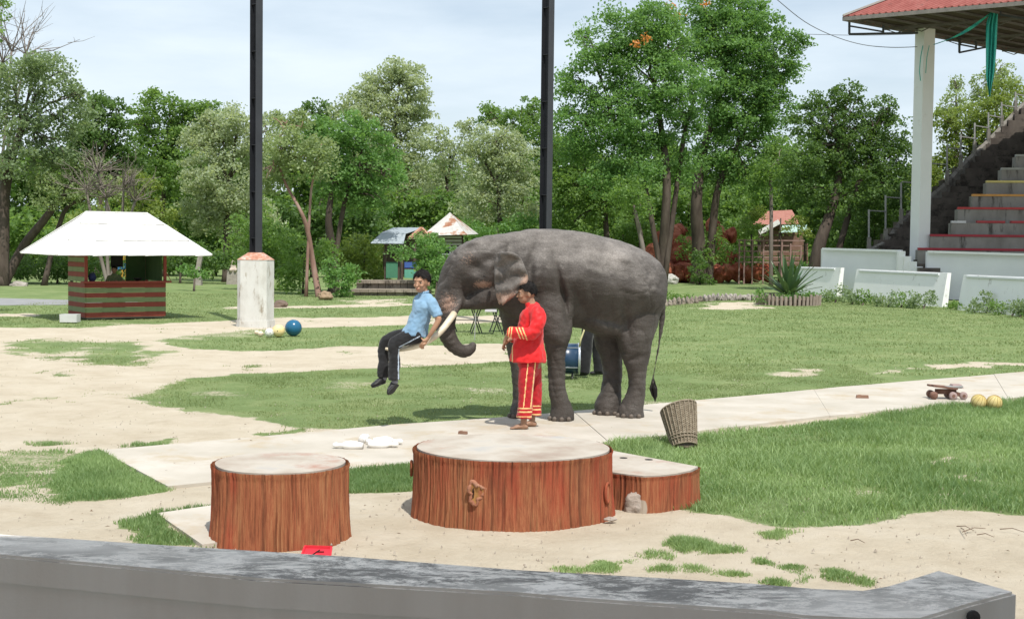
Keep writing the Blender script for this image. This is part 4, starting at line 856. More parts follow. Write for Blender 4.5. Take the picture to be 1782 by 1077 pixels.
# tail
C_([(1136, 490, 0, 14, .07), (1148, 515, 0, 8, .05), (1152, 545, 0, 6, .04), (1151, 565, 0, 5, .034), (1148, 590, 0, 3.6, .025), (1142, 625, 0, 3, .02), (1137, 655, 0, 2.6, .018), (1136, 668, 0, 3, .018)], n=10)
me = fuse(mb, 'elephant_body', .0155, 14, .5)
co = get_co(me)
for it in range(1):
    u, v = proj(co); no = get_no(me); nearside = sst(.0, .5, -no[:, 1])
    def g2(cx, cy, rx, ry=None, ang=0):
        ry = ry or rx; a = math.radians(ang); dx = (u - cx) * math.cos(a) + (v - cy) * math.sin(a); dy = -(u - cx) * math.sin(a) + (v - cy) * math.cos(a)
        return np.exp(-(dx / rx) ** 2 - (dy / ry) ** 2)
    push = (.055 * g2(828, 466, 17, 14) + .05 * g2(812, 505, 12, 22, -15) + .03 * g2(850, 452, 10, 8)
            + .045 * g2(981, 515, 5, 48, -14) + .03 * g2(1062, 470, 26, 34, 10) + .035 * g2(1092, 560, 7, 34, -8) - .03 * g2(1088, 448, 14, 9, 40)
            - .025 * g2(1125, 505, 18, 22) + .02 * g2(925, 450, 8, 40, 20) - .018 * g2(945, 470, 14, 44, 10) - .02 * g2(1010, 470, 30, 30)
            + .02 * g2(1012, 530, 8, 30, -25) - .012 * g2(968, 585, 14, 10) + .02 * g2(793, 500, 8, 20, 10))
    push = push * 1.5 + .035 * g2(860, 487, 4, 42) + .03 * g2(924, 480, 5, 30) + .022 * g2(1100, 625, 26, 5, -12) + .02 * g2(968, 600, 24, 4, 8) + .02 * g2(1000, 545, 4, 26, 25) + .018 * g2(880, 470, 5, 40, 8) + .02 * g2(935, 520, 5, 40, 14)
    co[:, 1] += push * nearside * (co[:, 1] < 17.5)
    # loose hide: broad folds, rings on the trunk and the legs, knobbly spine
    rdg = 1 - np.abs(pnoise(co * np.array([1, 1, .6]), 5.5, 21)) * 2.2; rdg2 = 1 - np.abs(pnoise(co * np.array([.55, .55, 1.9]), 11, 31)) * 2.2
    fold = pnoise(co * np.array([1, 1, .55]), 3.2) * .016 + pnoise(co, 9.0, 5) * .006 + (np.clip(rdg, 0, 1) ** 3 * -.010 + np.clip(rdg2, 0, 1) ** 3 * -.0045) * (1 - .8 * sst(520, 450, v) * sst(860, 920, u))
    trunk = sst(800, 785, u) * sst(500, 540, v)
    ring = np.sin((v * .9 + u * .35) * .62) * .0035 * trunk * (v < 640)
    lring = np.sin(v * .55 + pnoise(co, 5) * 3) * .0018 * sst(600, 640, v) * sst(715, 690, v) * (u > 880)
    co += no * (fold + ring + lring)[:, None]
co[:, 2] = np.maximum(co[:, 2], .012)
set_co(me, co); u, v = proj(co)
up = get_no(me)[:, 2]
dust_shade = np.clip(.55 * sst(.1, .9, up) + .5 * np.exp(-((u - 1058) / 42) ** 2 - ((v - 455) / 26) ** 2) + .4 * np.exp(-((u - 1128) / 26) ** 2 - ((v - 510) / 26) ** 2)
               + .35 * np.exp(-((u - 775) / 22) ** 2 - ((v - 500) / 26) ** 2) + .25 * np.exp(-((u - 940) / 40) ** 2 - ((v - 460) / 50) ** 2) + .25 * sst(700, 725, v) - .45 * sst(500, 560, v) - .3 * (1 - sst(-.2, .35, up)), -.8, 1.2)  # dust on the back; lower flank and underside darkened as painted shade
pink = np.clip(.62 * np.exp(-((u - 840) / 18) ** 2 - ((v - 495) / 7) ** 2) + .5 * np.exp(-((u - 779) / 18) ** 2 - ((v - 528) / 20) ** 2) + .25 * np.exp(-((u - 815) / 20) ** 2 - ((v - 450) / 18) ** 2), 0, 1)
set_attr(me, 'dust_shade', dust_shade); set_attr(me, 'pink', pink)
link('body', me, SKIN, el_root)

def ear_mesh(Y0, side):
    Y0 = Y0 + (-.06 if side > 0 else .15)
    rowsv = [439, 446, 456, 468, 480, 492, 502, 512, 521, 529]
    left = [868, 864, 862, 861, 861, 861, 862, 864, 867, 870]
    right = [888, 903, 909, 914, 918, 917, 908, 896, 886, 877]
    nu = 13; V = []; info = []
    for layer in (0, 1):
        for r_i, vv in enumerate(rowsv):
            for k in range(nu):
                t = k / (nu - 1); uu = left[r_i] + (right[r_i] - left[r_i]) * t
                y = Y0 - side * (.03 + .10 * math.sin(t * 2.2) + .02 * math.sin(vv * .25 + t * 5)) - (.012 if layer else -.012)
                if r_i < 3: y -= side * (.075, .05, .02)[r_i] * (1 if t > .15 else .3)
                p = P(uu, vv + 1.6 * math.sin(t * 7 + vv * .1) * (r_i > 6), y); V.append(p); info.append((uu, vv))
    m_ = len(rowsv); F = []; o = m_ * nu
    for a_ in range(m_ - 1):
        for b_ in range(nu - 1):
            q = (a_ * nu + b_, a_ * nu + b_ + 1, (a_ + 1) * nu + b_ + 1, (a_ + 1) * nu + b_)
            F.append(q[::-1]); F.append(tuple(i + o for i in q))
    edge = [(0, k) for k in range(nu)] + [(r, nu - 1) for r in range(1, m_)] + [(m_ - 1, k) for k in range(nu - 2, -1, -1)] + [(r, 0) for r in range(m_ - 2, 0, -1)]
    for a_, b_ in zip(edge, edge[1:] + edge[:1]):
        i0 = a_[0] * nu + a_[1]; i1 = b_[0] * nu + b_[1]; F.append((i0, i1, i1 + o, i0 + o))
    me = bpy.data.meshes.new('ear'); me.from_pydata([list(map(float, q)) for q in V], [], F); me.update()
    bm = bmesh.new(); bm.from_mesh(me); bmesh.ops.recalc_face_normals(bm, faces=bm.faces)
    bmesh.ops.subdivide_edges(bm, edges=bm.edges, cuts=1, use_grid_fill=True, smooth=.6); bm.to_mesh(me); bm.free()
    co = get_co(me); u, v = proj(co); co[:, 1] += pnoise(co, 7) * .05 + pnoise(co, 17, 4) * .02; set_co(me, co)
    edge_ = np.maximum(sst(503, 524, v), .8 * sst(899, 917, u) * sst(470, 490, v))
    set_attr(me, 'pink', np.clip(.75 * edge_ + .1, 0, 1)); set_attr(me, 'dust_shade', .5 + 0 * u)
    for p_ in me.polygons: p_.use_smooth = True
    return me
link('ear', ear_mesh(15.14, 1), SKIN, el_root)
link('ear', ear_mesh(15.84, -1), SKIN, el_root)
ivory = nmat('ivory', [(.50, .41, .28), (.62, .55, .42), (.70, .65, .54)], 3, (1, 1, 6), rough=.4, bump=.15, spec=.5)
mb = MB(); tk = [(790, 546, 15.16, 6.2), (783, 556, 15.08, 6.0), (770, 573, 14.98, 5.7), (756, 586, 14.94, 5.4), (738, 597, 14.94, 5.1), (718, 604, 14.97, 4.6), (696, 608, 15.02, 4.0), (680, 608, 15.06, 3.3), (671, 606.5, 15.08, 2.2)]
A = catmull([[*P(a, b, c), r * c / FPX] for a, b, c, r in tk], 4); mb.tube(A[:, :3], A[:, 3], 14)
tusk = mb.build('tusk', ivory, el_root, True)
dk = nmat('eye_dark', [(.012, .008, .006)], 1, rough=.1, bump=0, spec=.6)
mb = MB().ball(P(843, 481, 15.14), .012); mb.build('eye', dk, el_root, True)
nail = nmat('toenail', [(.10, .08, .066), (.15, .125, .105)], 30, rough=.55, bump=.1)
for fx, fy, yy, rr in [(978, 731, -.2, 22), (1098, 724, -.18, 24), (1057, 718, .17, 24), (905, 723, .2, 19)]:
    c0 = P(fx, fy, Yc(fx) + yy)
    for aa in (-150, -118, -86, -54):
        a_ = math.radians(aa - 8); R_ = rr * Yc(fx) / FPX * 1.07
        MB().ball((c0[0] + R_ * .97 * math.cos(a_), c0[1] + R_ * math.sin(a_) * .95, .04), (.03, .018, .028), 8, 6).build('toenail', nail, el_root, True)
hairm = nmat('tail_hair', [(.02, .018, .016)], 9, rough=.6, bump=0)
mb = MB(); r_ = np.random.default_rng(4)
for q in range(46):
    s_ = r_.uniform(-1, 1); s2 = r_.uniform(-.03, .03)
    mb.tube([P(1136 + s_, 655 + r_.uniform(0, 14), 16.6), P(1137 + s_ * 7, 676, 16.6 + s2), P(1139 + s_ * 5, 688, 16.6 + s2), P(1140 + s_ * 2.5, 700 - abs(s_) * 8, 16.6 + s2)], [.006, .005, .004, .002], 4)
mb.build('tail_tuft', hairm, el_root)
MB().box(P(1136, 652, 16.6), (.01, .01, .01)).build('tail_tuft_root', hairm, el_root) if False else None

# ------------------------------------------------------------------ people
def skin_mat(name, a, b):
    return nmat(name, [a, b], 6, rough=.5, bump=.05, spec=.35)
skin_boy = skin_mat('skin_boy', (.36, .20, .125), (.45, .26, .17))
skin_man = skin_mat('skin_man', (.26, .145, .092), (.34, .20, .13))
hair_black = nmat('hair_black', [(.008, .007, .007), (.02, .018, .017)], 60, (1, 1, .2), rough=.75, bump=.8, bdist=.01, spec=.15)
def cloth(name, c0, c1, trim=None, rough=.85):
    m, nt, p = new_mat(name)
    col = ramp(nt, noise_fac(nt, 9, detail=4), [c0, c1], [.3, .7])
    if trim: col = mixc(nt, ramp(nt, attr(nt, 'trim'), [(0, 0, 0), (1, 1, 1)], [.4, .6]), col, trim)
    nt.links.new(col, p.inputs['Base Color']); p.inputs['Roughness'].default_value = rough; p.inputs['Specular IOR Level'].default_value = .25
    p.inputs['Sheen Weight'].default_value = .15
    add_bump(nt, p, noise_fac(nt, 160, detail=2), .2, .002); return m
def basis(f, up=(0, 0, 1)):
    f = np.array(f, float); f /= np.linalg.norm(f); up = np.array(up, float); s = np.cross(f, up); s /= np.linalg.norm(s); u = np.cross(s, f)
    return f, s, u          # forward, right, up
def head(mb, c, f, h=.225, up=(0, 0, 1)):
    """skull, jaw, nose, lips, brows, ears; h = chin to crown"""
    f, s, u = basis(f, up); c = np.array(c, float); k = h / .225
    def b(fo, si, uo, r, n=14, m=10):
        R = np.stack([f, s, u], 1); t = MB().ball((0, 0, 0), r, n, m); V = np.concatenate(t.V) @ R.T * k + c + k * (fo * f + si * s + uo * u)
        mb.add(V, t.N)
    b(-.012, 0, .022, (.096, .075, .092)); b(.022, 0, -.045, (.062, .052, .058)); b(.05, 0, -.072, (.028, .03, .022))
    b(.045, 0, .0, (.045, .058, .06)); b(.09, 0, -.012, (.014, .010, .024)); b(.102, 0, -.024, (.012, .013, .010))
    b(.082, 0, -.05, (.012, .022, .007)); b(.080, 0, -.060, (.012, .019, .007)); b(.078, 0, .03, (.014, .05, .010))
    for q in (-1, 1):
        b(.062, q * .034, -.022, (.025, .02, .02)); b(-.012, q * .078, -.01, (.02, .008, .032), 10, 8)
def face_parts(c, f, root, h=.225, up=(0, 0, 1), brow=True):
    f, s, u = basis(f, up); c = np.array(c, float); k = h / .225
    W = nmat('eye_white', [(.35, .31, .28)], 1, rough=.3, bump=0) if 'eye_white' not in bpy.data.materials else bpy.data.materials['eye_white']
    for q in (-1, 1):
        R = np.stack([f, s, u], 1)
        def b(fo, si, uo, r): t = MB().ball((0, 0, 0), r, 10, 8); V = np.concatenate(t.V) @ R.T * k + c + k * (fo * f + si * s + uo * u); return MB().add(V, t.N)
        e = b(.0745, q * .031, .006, (.010, .013, .0055)).build('eye', W, root, True)
        b(.0815, q * .031, .006, (.004, .0065, .0055)).build('pupil', dk, e, True)
        b(.0865, q * .033, .024, (.005, .018, .003)).build('eyebrow', hair_black, root, True)
def lips(c, f, root, h=.225, up=(0, 0, 1), smile=True):
    f, s, u = basis(f, up); c = np.array(c, float); k = h / .225; R = np.stack([f, s, u], 1)
    t = MB().ball((0, 0, 0), (.008, .02, .004), 10, 6); V = np.concatenate(t.V) @ R.T * k + c + k * (.090 * f - .055 * u)
    m = bpy.data.materials.get('lips') or nmat('lips', [(.28, .09, .07)], 1, rough=.4, bump=0)
    MB().add(V, t.N).build('mouth', m, root, True)
def hair(c, f, root, h=.225, up=(0, 0, 1), front=.07, thick=1.0, seed=1):
    """cap of hair with a ragged fringe"""
    f, s, u = basis(f, up); c = np.array(c, float); k = h / .225; mb = MB(); R = np.stack([f, s, u], 1)
    V = []; n, m_ = 36, 18; r0 = np.array((.101, .083, .098)) * k * thick
    for i in range(m_ + 1):
        for j in range(n):
            az_ = 2 * math.pi * j / n; fr = (1 + math.cos(az_)) / 2
            lim = math.radians(118 - 55 * fr ** 1.5 + 7 * math.sin(9 * az_ + seed)); ph = lim * i / m_
            jit = 1 + .07 * noise.noise(Vector((j * 1.3, i * .7, seed)))
            V.append((c + k * (-.016 * f + .026 * u)) + (R @ (np.array([math.sin(ph) * math.cos(az_), math.sin(ph) * math.sin(az_), math.cos(ph)]) * r0 * jit)))
    F = [(i * n + j, (i + 1) * n + j, (i + 1) * n + (j + 1) % n, i * n + (j + 1) % n) for i in range(m_) for j in range(n)]
    V = np.array(V); inner = (V - c) * .9 + c; nv = len(V)
    F2 = [tuple(q + nv for q in fc[::-1]) for fc in F] + [(m_ * n + j, m_ * n + (j + 1) % n + 0, nv + m_ * n + (j + 1) % n, nv + m_ * n + j) for j in range(n)]
    mb.add(np.concatenate([V, inner]), F + F2)
    rs_ = np.random.default_rng(seed)
    for q in range(260):
        k0 = int(rs_.integers(0, (m_ + 1) * n)); p = V[k0]; o_ = p - c; o_ = o_ / np.linalg.norm(o_); dn = -u * (.6 + .3 * rs_.random()) + f * (.3 if k0 > m_ * n * .6 else .0) + rs_.normal(0, .35, 3) + o_ * .35
        dn /= np.linalg.norm(dn); sd2 = np.cross(dn, o_); sd2 /= np.linalg.norm(sd2) + 1e-6; ln = .018 + .02 * rs_.random()
        mb.add([p - sd2 * .005 + o_ * .003, p + sd2 * .005 + o_ * .003, p + dn * ln + o_ * .006], [(0, 1, 2)])
    return mb.build('hair', hair_black, root, True)
def fingers(mb, palm, fdir, across, curl, r=.0085, L_=.062, thumb=None):
    """four separate bent fingers and a thumb rooted in the palm"""
    fdir = np.array(fdir, float); fdir /= np.linalg.norm(fdir); across = np.array(across, float); across -= fdir * (across @ fdir); across /= np.linalg.norm(across)
    curl = np.array(curl, float); curl /= np.linalg.norm(curl); palm = np.array(palm, float)
    for q, ln in zip((-1.5, -.5, .5, 1.5), (.9, 1.05, 1.0, .8)):
        b0 = palm + across * q * .0195; l = L_ * ln
        p1 = b0 + fdir * .035; p2 = p1 + (fdir * .8 + curl * .5) * l * .45; p3 = p2 + (fdir * .2 + curl) * l * .4; p4 = p3 + (-fdir * .4 + curl) * l * .28
        chain_w(mb, [[*b0, r, r], [*p1, r, r], [*p2, r * .95, r * .95], [*p3, r * .88, r * .88], [*p4, r * .75, r * .75]], across, n=8, sub=2)
    t0 = palm - across * .032 - fdir * .02; td = thumb if thumb is not None else (fdir * .6 - across * .5 + curl * .6)
    td = np.array(td, float); td /= np.linalg.norm(td)
    chain_w(mb, [[*t0, .012, .012], [*(t0 + td * .03), .011, .011], [*(t0 + td * .055 + curl * .01), .009, .009]], fdir, n=8, sub=2)
def W(px, py, Y, r1, r2=None): return [*P(px, py, Y), r1, r2 or r1]
def crumple(me, amp=.006, s=14, seed=0, st=(1, 1, .7)):
    co = get_co(me); no = get_no(me); co += no * (pnoise(co * np.array(st), s, seed) * amp + pnoise(co, s * 2.3, seed + 3) * amp * .4)[:, None]; set_co(me, co); return co
X_ = (1, 0, 0); Y_ = (0, 1, 0)

# boy sitting on the tusk -------------------------------------------------
boy = thing('person', 'boy in a light blue shirt and black trousers sitting on the elephant tusk', 'person', P(722, 590, 15.0))
bf = (-.40, -.91, -.10); bc = P(733.5, 491.5, 14.98); BU = (.02, 0, 1)
mb = MB(); head(mb, bc, bf, .252, BU)
chain_w(mb, [W(737, 503, 15.0, .047, .045), W(739, 512, 15.0, .05, .052), W(740, 524, 15.0, .05, .07)], Y_)
chain_w(mb, [W(740, 522, 15.0, .06, .11), W(735, 545, 15.0, .08, .12), W(727, 575, 15.0, .09, .13)], Y_)
chain_w(mb, [W(751, 527, 14.86, .042), W(760, 549, 14.82, .038), W(763, 557, 14.81, .033), W(753, 575, 14.81, .028), W(745, 588, 14.84, .021), W(741, 593, 14.85, .022, .03)], Y_, n=12)
chain_w(mb, [W(745, 588, 14.84, .02, .024), W(739, 595, 14.84, .02, .036), W(735.5, 599, 14.85, .016, .034)], (.6, -.1, .8), n=12)
pd = P(736, 599, 14.86) - P(743, 591, 14.84)
fingers(mb, P(738.5, 596, 14.845), pd, (.75, .0, .55), (0.15, .8, -.55), thumb=(-.5, .6, .5))
chain_w(mb, [W(728, 524, 15.2, .04), W(724, 549, 15.24, .036), W(724, 560, 15.24, .03), W(712, 574, 15.2, .024), W(704, 580, 15.18, .022)], Y_, n=12)
fingers(mb, P(703, 580.5, 15.17), (-1, -.1, -.2), (0, 1, 0), (0, 0, -1))
me = fuse(mb, 'boy_body', .0062, 3, .5); link('body', me, skin_boy, boy)
hair(bc, bf, boy, .252, BU, seed=2, thick=1.06); face_parts(bc, bf, boy, .252, BU); lips(bc, bf, boy, .252, BU)
shirtm = cloth('shirt_blue', (.17, .30, .44), (.23, .37, .51))
mb = MB()
chain_w(mb, [W(738, 514, 15.0, .062, .07), W(740, 521, 15.0, .095, .15), W(738, 532, 15.0, .12, .185), W(733, 549, 15.0, .112, .172), W(727, 566, 15.0, .122, .175), W(722, 579, 15.0, .14, .185), W(721, 584, 15.0, .145, .19)], Y_, n=24, flat=True)
chain_w(mb, [W(745, 520, 14.9, .05), W(752, 529, 14.86, .063), W(757, 541, 14.84, .062), W(761, 551, 14.83, .06)], Y_, n=14, flat=True)
chain_w(mb, [W(731, 519, 15.12, .05), W(727, 528, 15.17, .06), W(725, 548, 15.2, .056)], Y_, n=14, flat=True)
me = fuse(mb, 'shirt', .0085, 5, .5); co = crumple(me, .016, 12, 3)
shirt = link('shirt', me, shirtm, boy)
col_ = MB(); t_ = []
for aa in np.linspace(0, 2 * math.pi, 20):
    c_ = P(737.5, 510.5, 15.0); t_.append(c_ + np.array([.058 * math.cos(aa) - .004, .056 * math.sin(aa), .004 + .014 * math.cos(aa)]))
for a_, b_ in zip(t_[:-1], t_[1:]): col_.bar(a_, b_, .009, .032)
col_.build('collar', shirtm, shirt, True)
MB().box(P(731, 541, 14.845), (.06, .006, .055), basis((-.3, -1, 0))[0:0] or None).build('pocket', shirtm, shirt)
btn = nmat('button', [(.7, .74, .8)], 1, bump=0, rough=.4)
for yy in (523, 535, 547, 559, 570): MB().ball(P(721.5 - (yy - 523) * .08, yy, 14.935), .006, 8, 6).build('button', btn, shirt, True)
trm = cloth('trousers_black', (.011, .011, .012), (.02, .02, .022), (.42, .5, .6), .8)
mb = MB()
chain_w(mb, [W(727, 574, 15.0, .1, .16), W(722, 584, 15.0, .1, .17), W(714, 586, 15.0, .09, .16)], Y_, n=20)
chain_w(mb, [W(722, 584, 14.91, .095), W(706, 589, 14.9, .085), W(692, 595, 14.89, .076), W(685, 602, 14.89, .07), W(686, 618, 14.89, .064), W(686, 640, 14.88, .063), W(686, 661, 14.87, .066)], Y_, n=18, sub=5, flat=True)
chain_w(mb, [W(718, 580, 15.1, .09), W(697, 585, 15.13, .08), W(679, 590, 15.15, .072), W(670, 598, 15.16, .068), W(668, 618, 15.16, .062), W(667, 640, 15.15, .061), W(667, 656, 15.15, .063)], Y_, n=18, sub=5, flat=True)
me = fuse(mb, 'trousers', .008, 4, .5); co = crumple(me, .014, 13, 8)
u, v = proj(co); near_ = co[:, 1] < 15.0
lx = 697.0 - 0 * v; tr = (np.abs(u - (693.5 + np.maximum(0, 620 - v) * .1)) < 1.0) * (v > 607) * near_
tr2 = (np.abs((v - 585.5) - (730 - u) * .52 + 0 * u) < .95) * (u > 694) * (u < 731) * near_
set_attr(me, 'trim', np.clip(tr + tr2, 0, 1)); link('trousers', me, trm, boy)
shoe_m = nmat('shoe_black', [(.012, .012, .013), (.03, .03, .032)], 20, rough=.5, bump=.2); sole_m = nmat('shoe_sole', [(.03, .03, .03)], 9, rough=.7); lace_m = nmat('lace', [(.25, .25, .26)], 3)
sock_m = nmat('sock_grey', [(.18, .18, .2)], 40, bump=.2)
def shoe(root, heel, toe, ankle, lat, w=.04):
    heel = np.array(heel); toe = np.array(toe); d = toe - heel; mb = MB()
    upv = np.cross(lat, d); upv /= np.linalg.norm(upv); upv = upv if upv[2] > 0 or abs(upv[2]) < .2 else -upv
    chain_w(mb, [[*heel, .034, w * .8], [*(heel + d * .3 + upv * .008), .038, w * .88], [*(heel + d * .62), .028, w], [*(heel + d * .86 - upv * .004), .021, w * .95], [*(toe - upv * .006), .014, w * .6]], lat, n=16)
    chain_w(mb, [[*ankle, .034, .036], [*(heel + d * .12 + upv * .02), .036, .036]], lat, n=12)
    s = link('shoe', fuse(mb, 'shoe', .006, 3), shoe_m, root)
    so_ = MB(); P0 = heel - upv * .034
    pts = []
    for t, ww in ((-.12, .5), (0, .82), (.3, .8), (.65, 1.08), (.9, .9), (1.04, .4)): pts.append((P0 + d * t + np.array(lat) * w * ww, P0 + d * t - np.array(lat) * w * ww))
    Vv = []; 
    for a_, b_ in pts: Vv += [a_, b_, a_ + upv * .016, b_ + upv * .016]
    F = []
    for i in range(len(pts) - 1):
        k = i * 4; F += [(k, k + 4, k + 5, k + 1), (k + 2, k + 3, k + 7, k + 6), (k, k + 2, k + 6, k + 4), (k + 1, k + 5, k + 7, k + 3)]
    F += [(0, 1, 3, 2), (len(Vv) - 4, len(Vv) - 2, len(Vv) - 1, len(Vv) - 3)]
    so_.add(Vv, F); so_.build('sole', sole_m, s)
    l = MB()
    for t in (.4, .5, .6): l.bar(heel + d * t + upv * (.037 - t * .008) + np.array(lat) * w * .5, heel + d * t + upv * (.037 - t * .008) - np.array(lat) * w * .5, .006, .004)
    l.build('lace', lace_m, s)
    return s
def unit(v): v = np.array(v, float); return v / np.linalg.norm(v)
shoe(boy, P(687, 669, 14.88), P(674.5, 684, 14.80), P(687, 664, 14.88), unit((.4, .75, -.2)), .046)
shoe(boy, P(667, 662, 15.15), P(647, 669.5, 15.06), P(667, 657, 15.15), unit((-.35, .9, 0)), .045)
for a_, yy in (((687, 664), 14.875), ((667.5, 658), 15.15)): MB().ball(P(a_[0], a_[1], yy), (.04, .04, .035)).build('sock', sock_m, boy, True)

# handler in red ----------------------------------------------------------
man = thing('person', 'barefoot handler in a red jacket and red trousers with yellow trim beside the elephant foreleg', 'person', (P(918, 748, 14.98)[0], 14.98, 0.012))
mf = (-.97, -.24, -.08); mc = P(916, 511, 14.98)
mb = MB(); head(mb, mc, mf, .240)
chain_w(mb, [W(921, 520, 14.98, .052, .055), W(924, 530, 14.98, .06, .065), W(927, 542, 14.98, .06, .1)], Y_)
chain_w(mb, [W(927, 545, 14.98, .08, .12), W(922, 590, 14.98, .14, .16), W(923, 630, 14.98, .13, .15)], Y_)
chain_w(mb, [W(934, 550, 14.79, .05), W(929, 578, 14.73, .045), W(908, 584, 14.74, .036), W(888, 580, 14.82, .028), W(881, 588, 14.88, .024, .032), W(878, 596, 14.9, .02, .034)], Y_, n=12)
chain_w(mb, [W(928, 545, 15.17, .055), W(918, 580, 15.22, .045), W(898, 588, 15.15, .034), W(884, 592, 15.06, .026), W(878, 599, 15.02, .02, .032)], Y_, n=12)
fingers(mb, P(879, 595, 14.9), (-.35, .1, -.9), (-.3, -.9, 0), (.4, .7, -.3)); fingers(mb, P(878, 598, 15.02), (-.4, -.1, -.9), (.3, .9, 0), (.4, -.7, -.3))
chain_w(mb, [W(916, 640, 14.9, .065), W(914, 690, 14.88, .055), W(912, 722, 14.87, .04), W(911, 739, 14.87, .034), W(910, 743, 14.87, .034)], Y_, n=12)
chain_w(mb, [W(930, 640, 15.06, .06), W(930, 690, 15.09, .055), W(927, 718, 15.1, .04), W(926, 733, 15.1, .034), W(926, 737, 15.1, .034)], Y_, n=12)
for hx, tx, hy, ty, yy in ((915, 891, 746.5, 748.5, 14.87), (930, 908, 741.5, 743.5, 15.1)):
    zf = lambda q, r: np.array([P(q, 740, yy)[0], yy - .0, r + .012])
    chain_w(mb, [[*zf(hx, .03), .03, .032], [*zf(hx - 8, .036), .034, .036], [*zf(hx - 16, .026), .024, .046], [*zf(tx + 2, .015), .013, .045]], Y_, n=14)
    for q in range(5):
        y0 = -.036 + q * .018; ln = (.03, .028, .026, .024, .02)[q if yy < 15 else 4 - q]; r0 = .0125 if (q == 0) == (yy > 15) and q in (0, 4) else .009
        b0 = zf(tx + 3, .014) + np.array([0, y0, 0]); chain_w(mb, [[*b0, r0, r0], [*(b0 + np.array([-.022 - ln * .5, 0, -.002])), r0 * .85, r0 * .85]], Y_, n=8, sub=2)
me = fuse(mb, 'handler_body', .0065, 3, .5); co = get_co(me); co[:, 2] = np.maximum(co[:, 2], .014); set_co(me, co); link('body', me, skin_man, man)
hair(mc, mf, man, .240, seed=5, thick=1.04); face_parts(mc, mf, man, .240); lips(mc, mf, man, .240)
redm = cloth('jacket_red', (.60, .012, .015), (.70, .022, .025), (.80, .52, .22), .55)
red2 = cloth('trousers_red', (.36, .010, .016), (.47, .016, .022), (.78, .50, .22), .6)
mb = MB()
chain_w(mb, [W(923, 530, 14.98, .065, .07), W(926, 537, 14.98, .10, .15), W(926, 550, 14.98, .13, .18), W(923, 570, 14.98, .15, .185), W(920, 595, 14.98, .172, .19), W(919, 615, 14.98, .195, .215), W(918.5, 629, 14.98, .20, .225)], Y_, n=28, flat=True)
chain_w(mb, [W(930, 537, 14.86, .06), W(935, 547, 14.78, .085), W(934, 565, 14.74, .08), W(927, 578, 14.72, .075), W(911, 580, 14.71, .068), W(897, 578, 14.76, .062), W(887, 577, 14.8, .062)], Y_, n=16, sub=5, flat=True)
chain_w(mb, [W(926, 537, 15.1, .06), W(928, 547, 15.18, .08), W(922, 572, 15.22, .075), W(903, 586, 15.18, .062), W(888, 588, 15.1, .055)], Y_, n=16, flat=True)
me = fuse(mb, 'jacket', .0085, 4, .5); co = crumple(me, .018, 10, 2, (1, 1, .5)); u, v = proj(co); n_ = co[:, 1] < 14.98
tr = np.zeros(len(co))
for xx in (881.5, 885.7, 890.0): tr += (np.abs(u - xx - (v - 578) * -.12) < 1.0) * (u < 895) * (v < 600) * (v > 560)
for xx in (901, 906.5, 912): tr += (np.abs(u - xx - (v - 578) * .38) < 1.0) * (v > 569) * (v < 592) * (co[:, 1] < 14.78)
tr += (np.abs(u - 891.5) < .95) * (v > 590) * n_
set_attr(me, 'trim', np.clip(tr, 0, 1)); link('jacket', me, redm, man)
mb = MB()
chain_w(mb, [W(922, 618, 14.98, .135, .17), W(921, 632, 14.98, .135, .175), W(921, 642, 14.98, .12, .16)], Y_, n=20)
chain_w(mb, [W(918, 636, 14.9, .105), W(916, 660, 14.88, .095), W(914, 690, 14.87, .085), W(912.5, 715, 14.87, .082), W(911.5, 727, 14.87, .085)], Y_, n=18, flat=True)
chain_w(mb, [W(927, 636, 15.06, .10), W(930, 660, 15.09, .088), W(931, 690, 15.1, .08), W(930, 712, 15.1, .078), W(929.5, 722, 15.1, .08)], Y_, n=18, flat=True)
me = fuse(mb, 'trousers', .008, 4, .5); co = crumple(me, .016, 11, 12, (1, 1, .35)); u, v = proj(co); n_ = co[:, 1] < 14.98
tr = (np.abs(u - (919 - (v - 632) * .105)) < .95) * (v < 712) + (np.abs(u - (931.5 - (v - 632) * .10)) < .95) * (v < 712)
for yy in (710.5, 716.5, 725.0): tr = tr + (np.abs(v - yy - (co[:, 1] > 14.98) * -4) < 1.0)
set_attr(me, 'trim', np.clip(tr, 0, 1)); link('trousers', me, red2, man)
# ------------------------------------------------------------------ trees
barkm = nmat('tree_bark', [(.035, .025, .02), (.075, .058, .046), (.12, .095, .078)], 3, (1, 1, .3), bump=.6, bscale=9, bdist=.04)
bark_pale = nmat('tree_bark_pale', [(.10, .085, .072), (.17, .145, .125), (.25, .22, .19)], 3, (1, 1, .3), bump=.5)
LM = {
 'dark': leaf_mat('leaf_dark', (0.033, 0.083, 0.024), (0.136, 0.230, 0.061), .45),
 'mid': leaf_mat('leaf_mid', (0.053, 0.124, 0.031), (0.201, 0.319, 0.085), .48),
 'bright': leaf_mat('leaf_bright', (.052, .135, .036), (.195, .345, .105), .45),
 'olive': leaf_mat('leaf_olive', (.11, .165, .075), (.31, .385, .19), .45),
 'pale': leaf_mat('leaf_pale', (.165, .215, .13), (.43, .49, .335), .48),
 'grey': leaf_mat('leaf_grey', (.09, .14, .075), (.26, .34, .19), .45),
 'yellow': leaf_mat('leaf_yellow', (.07, .13, .03), (.27, .34, .085), .45),
}
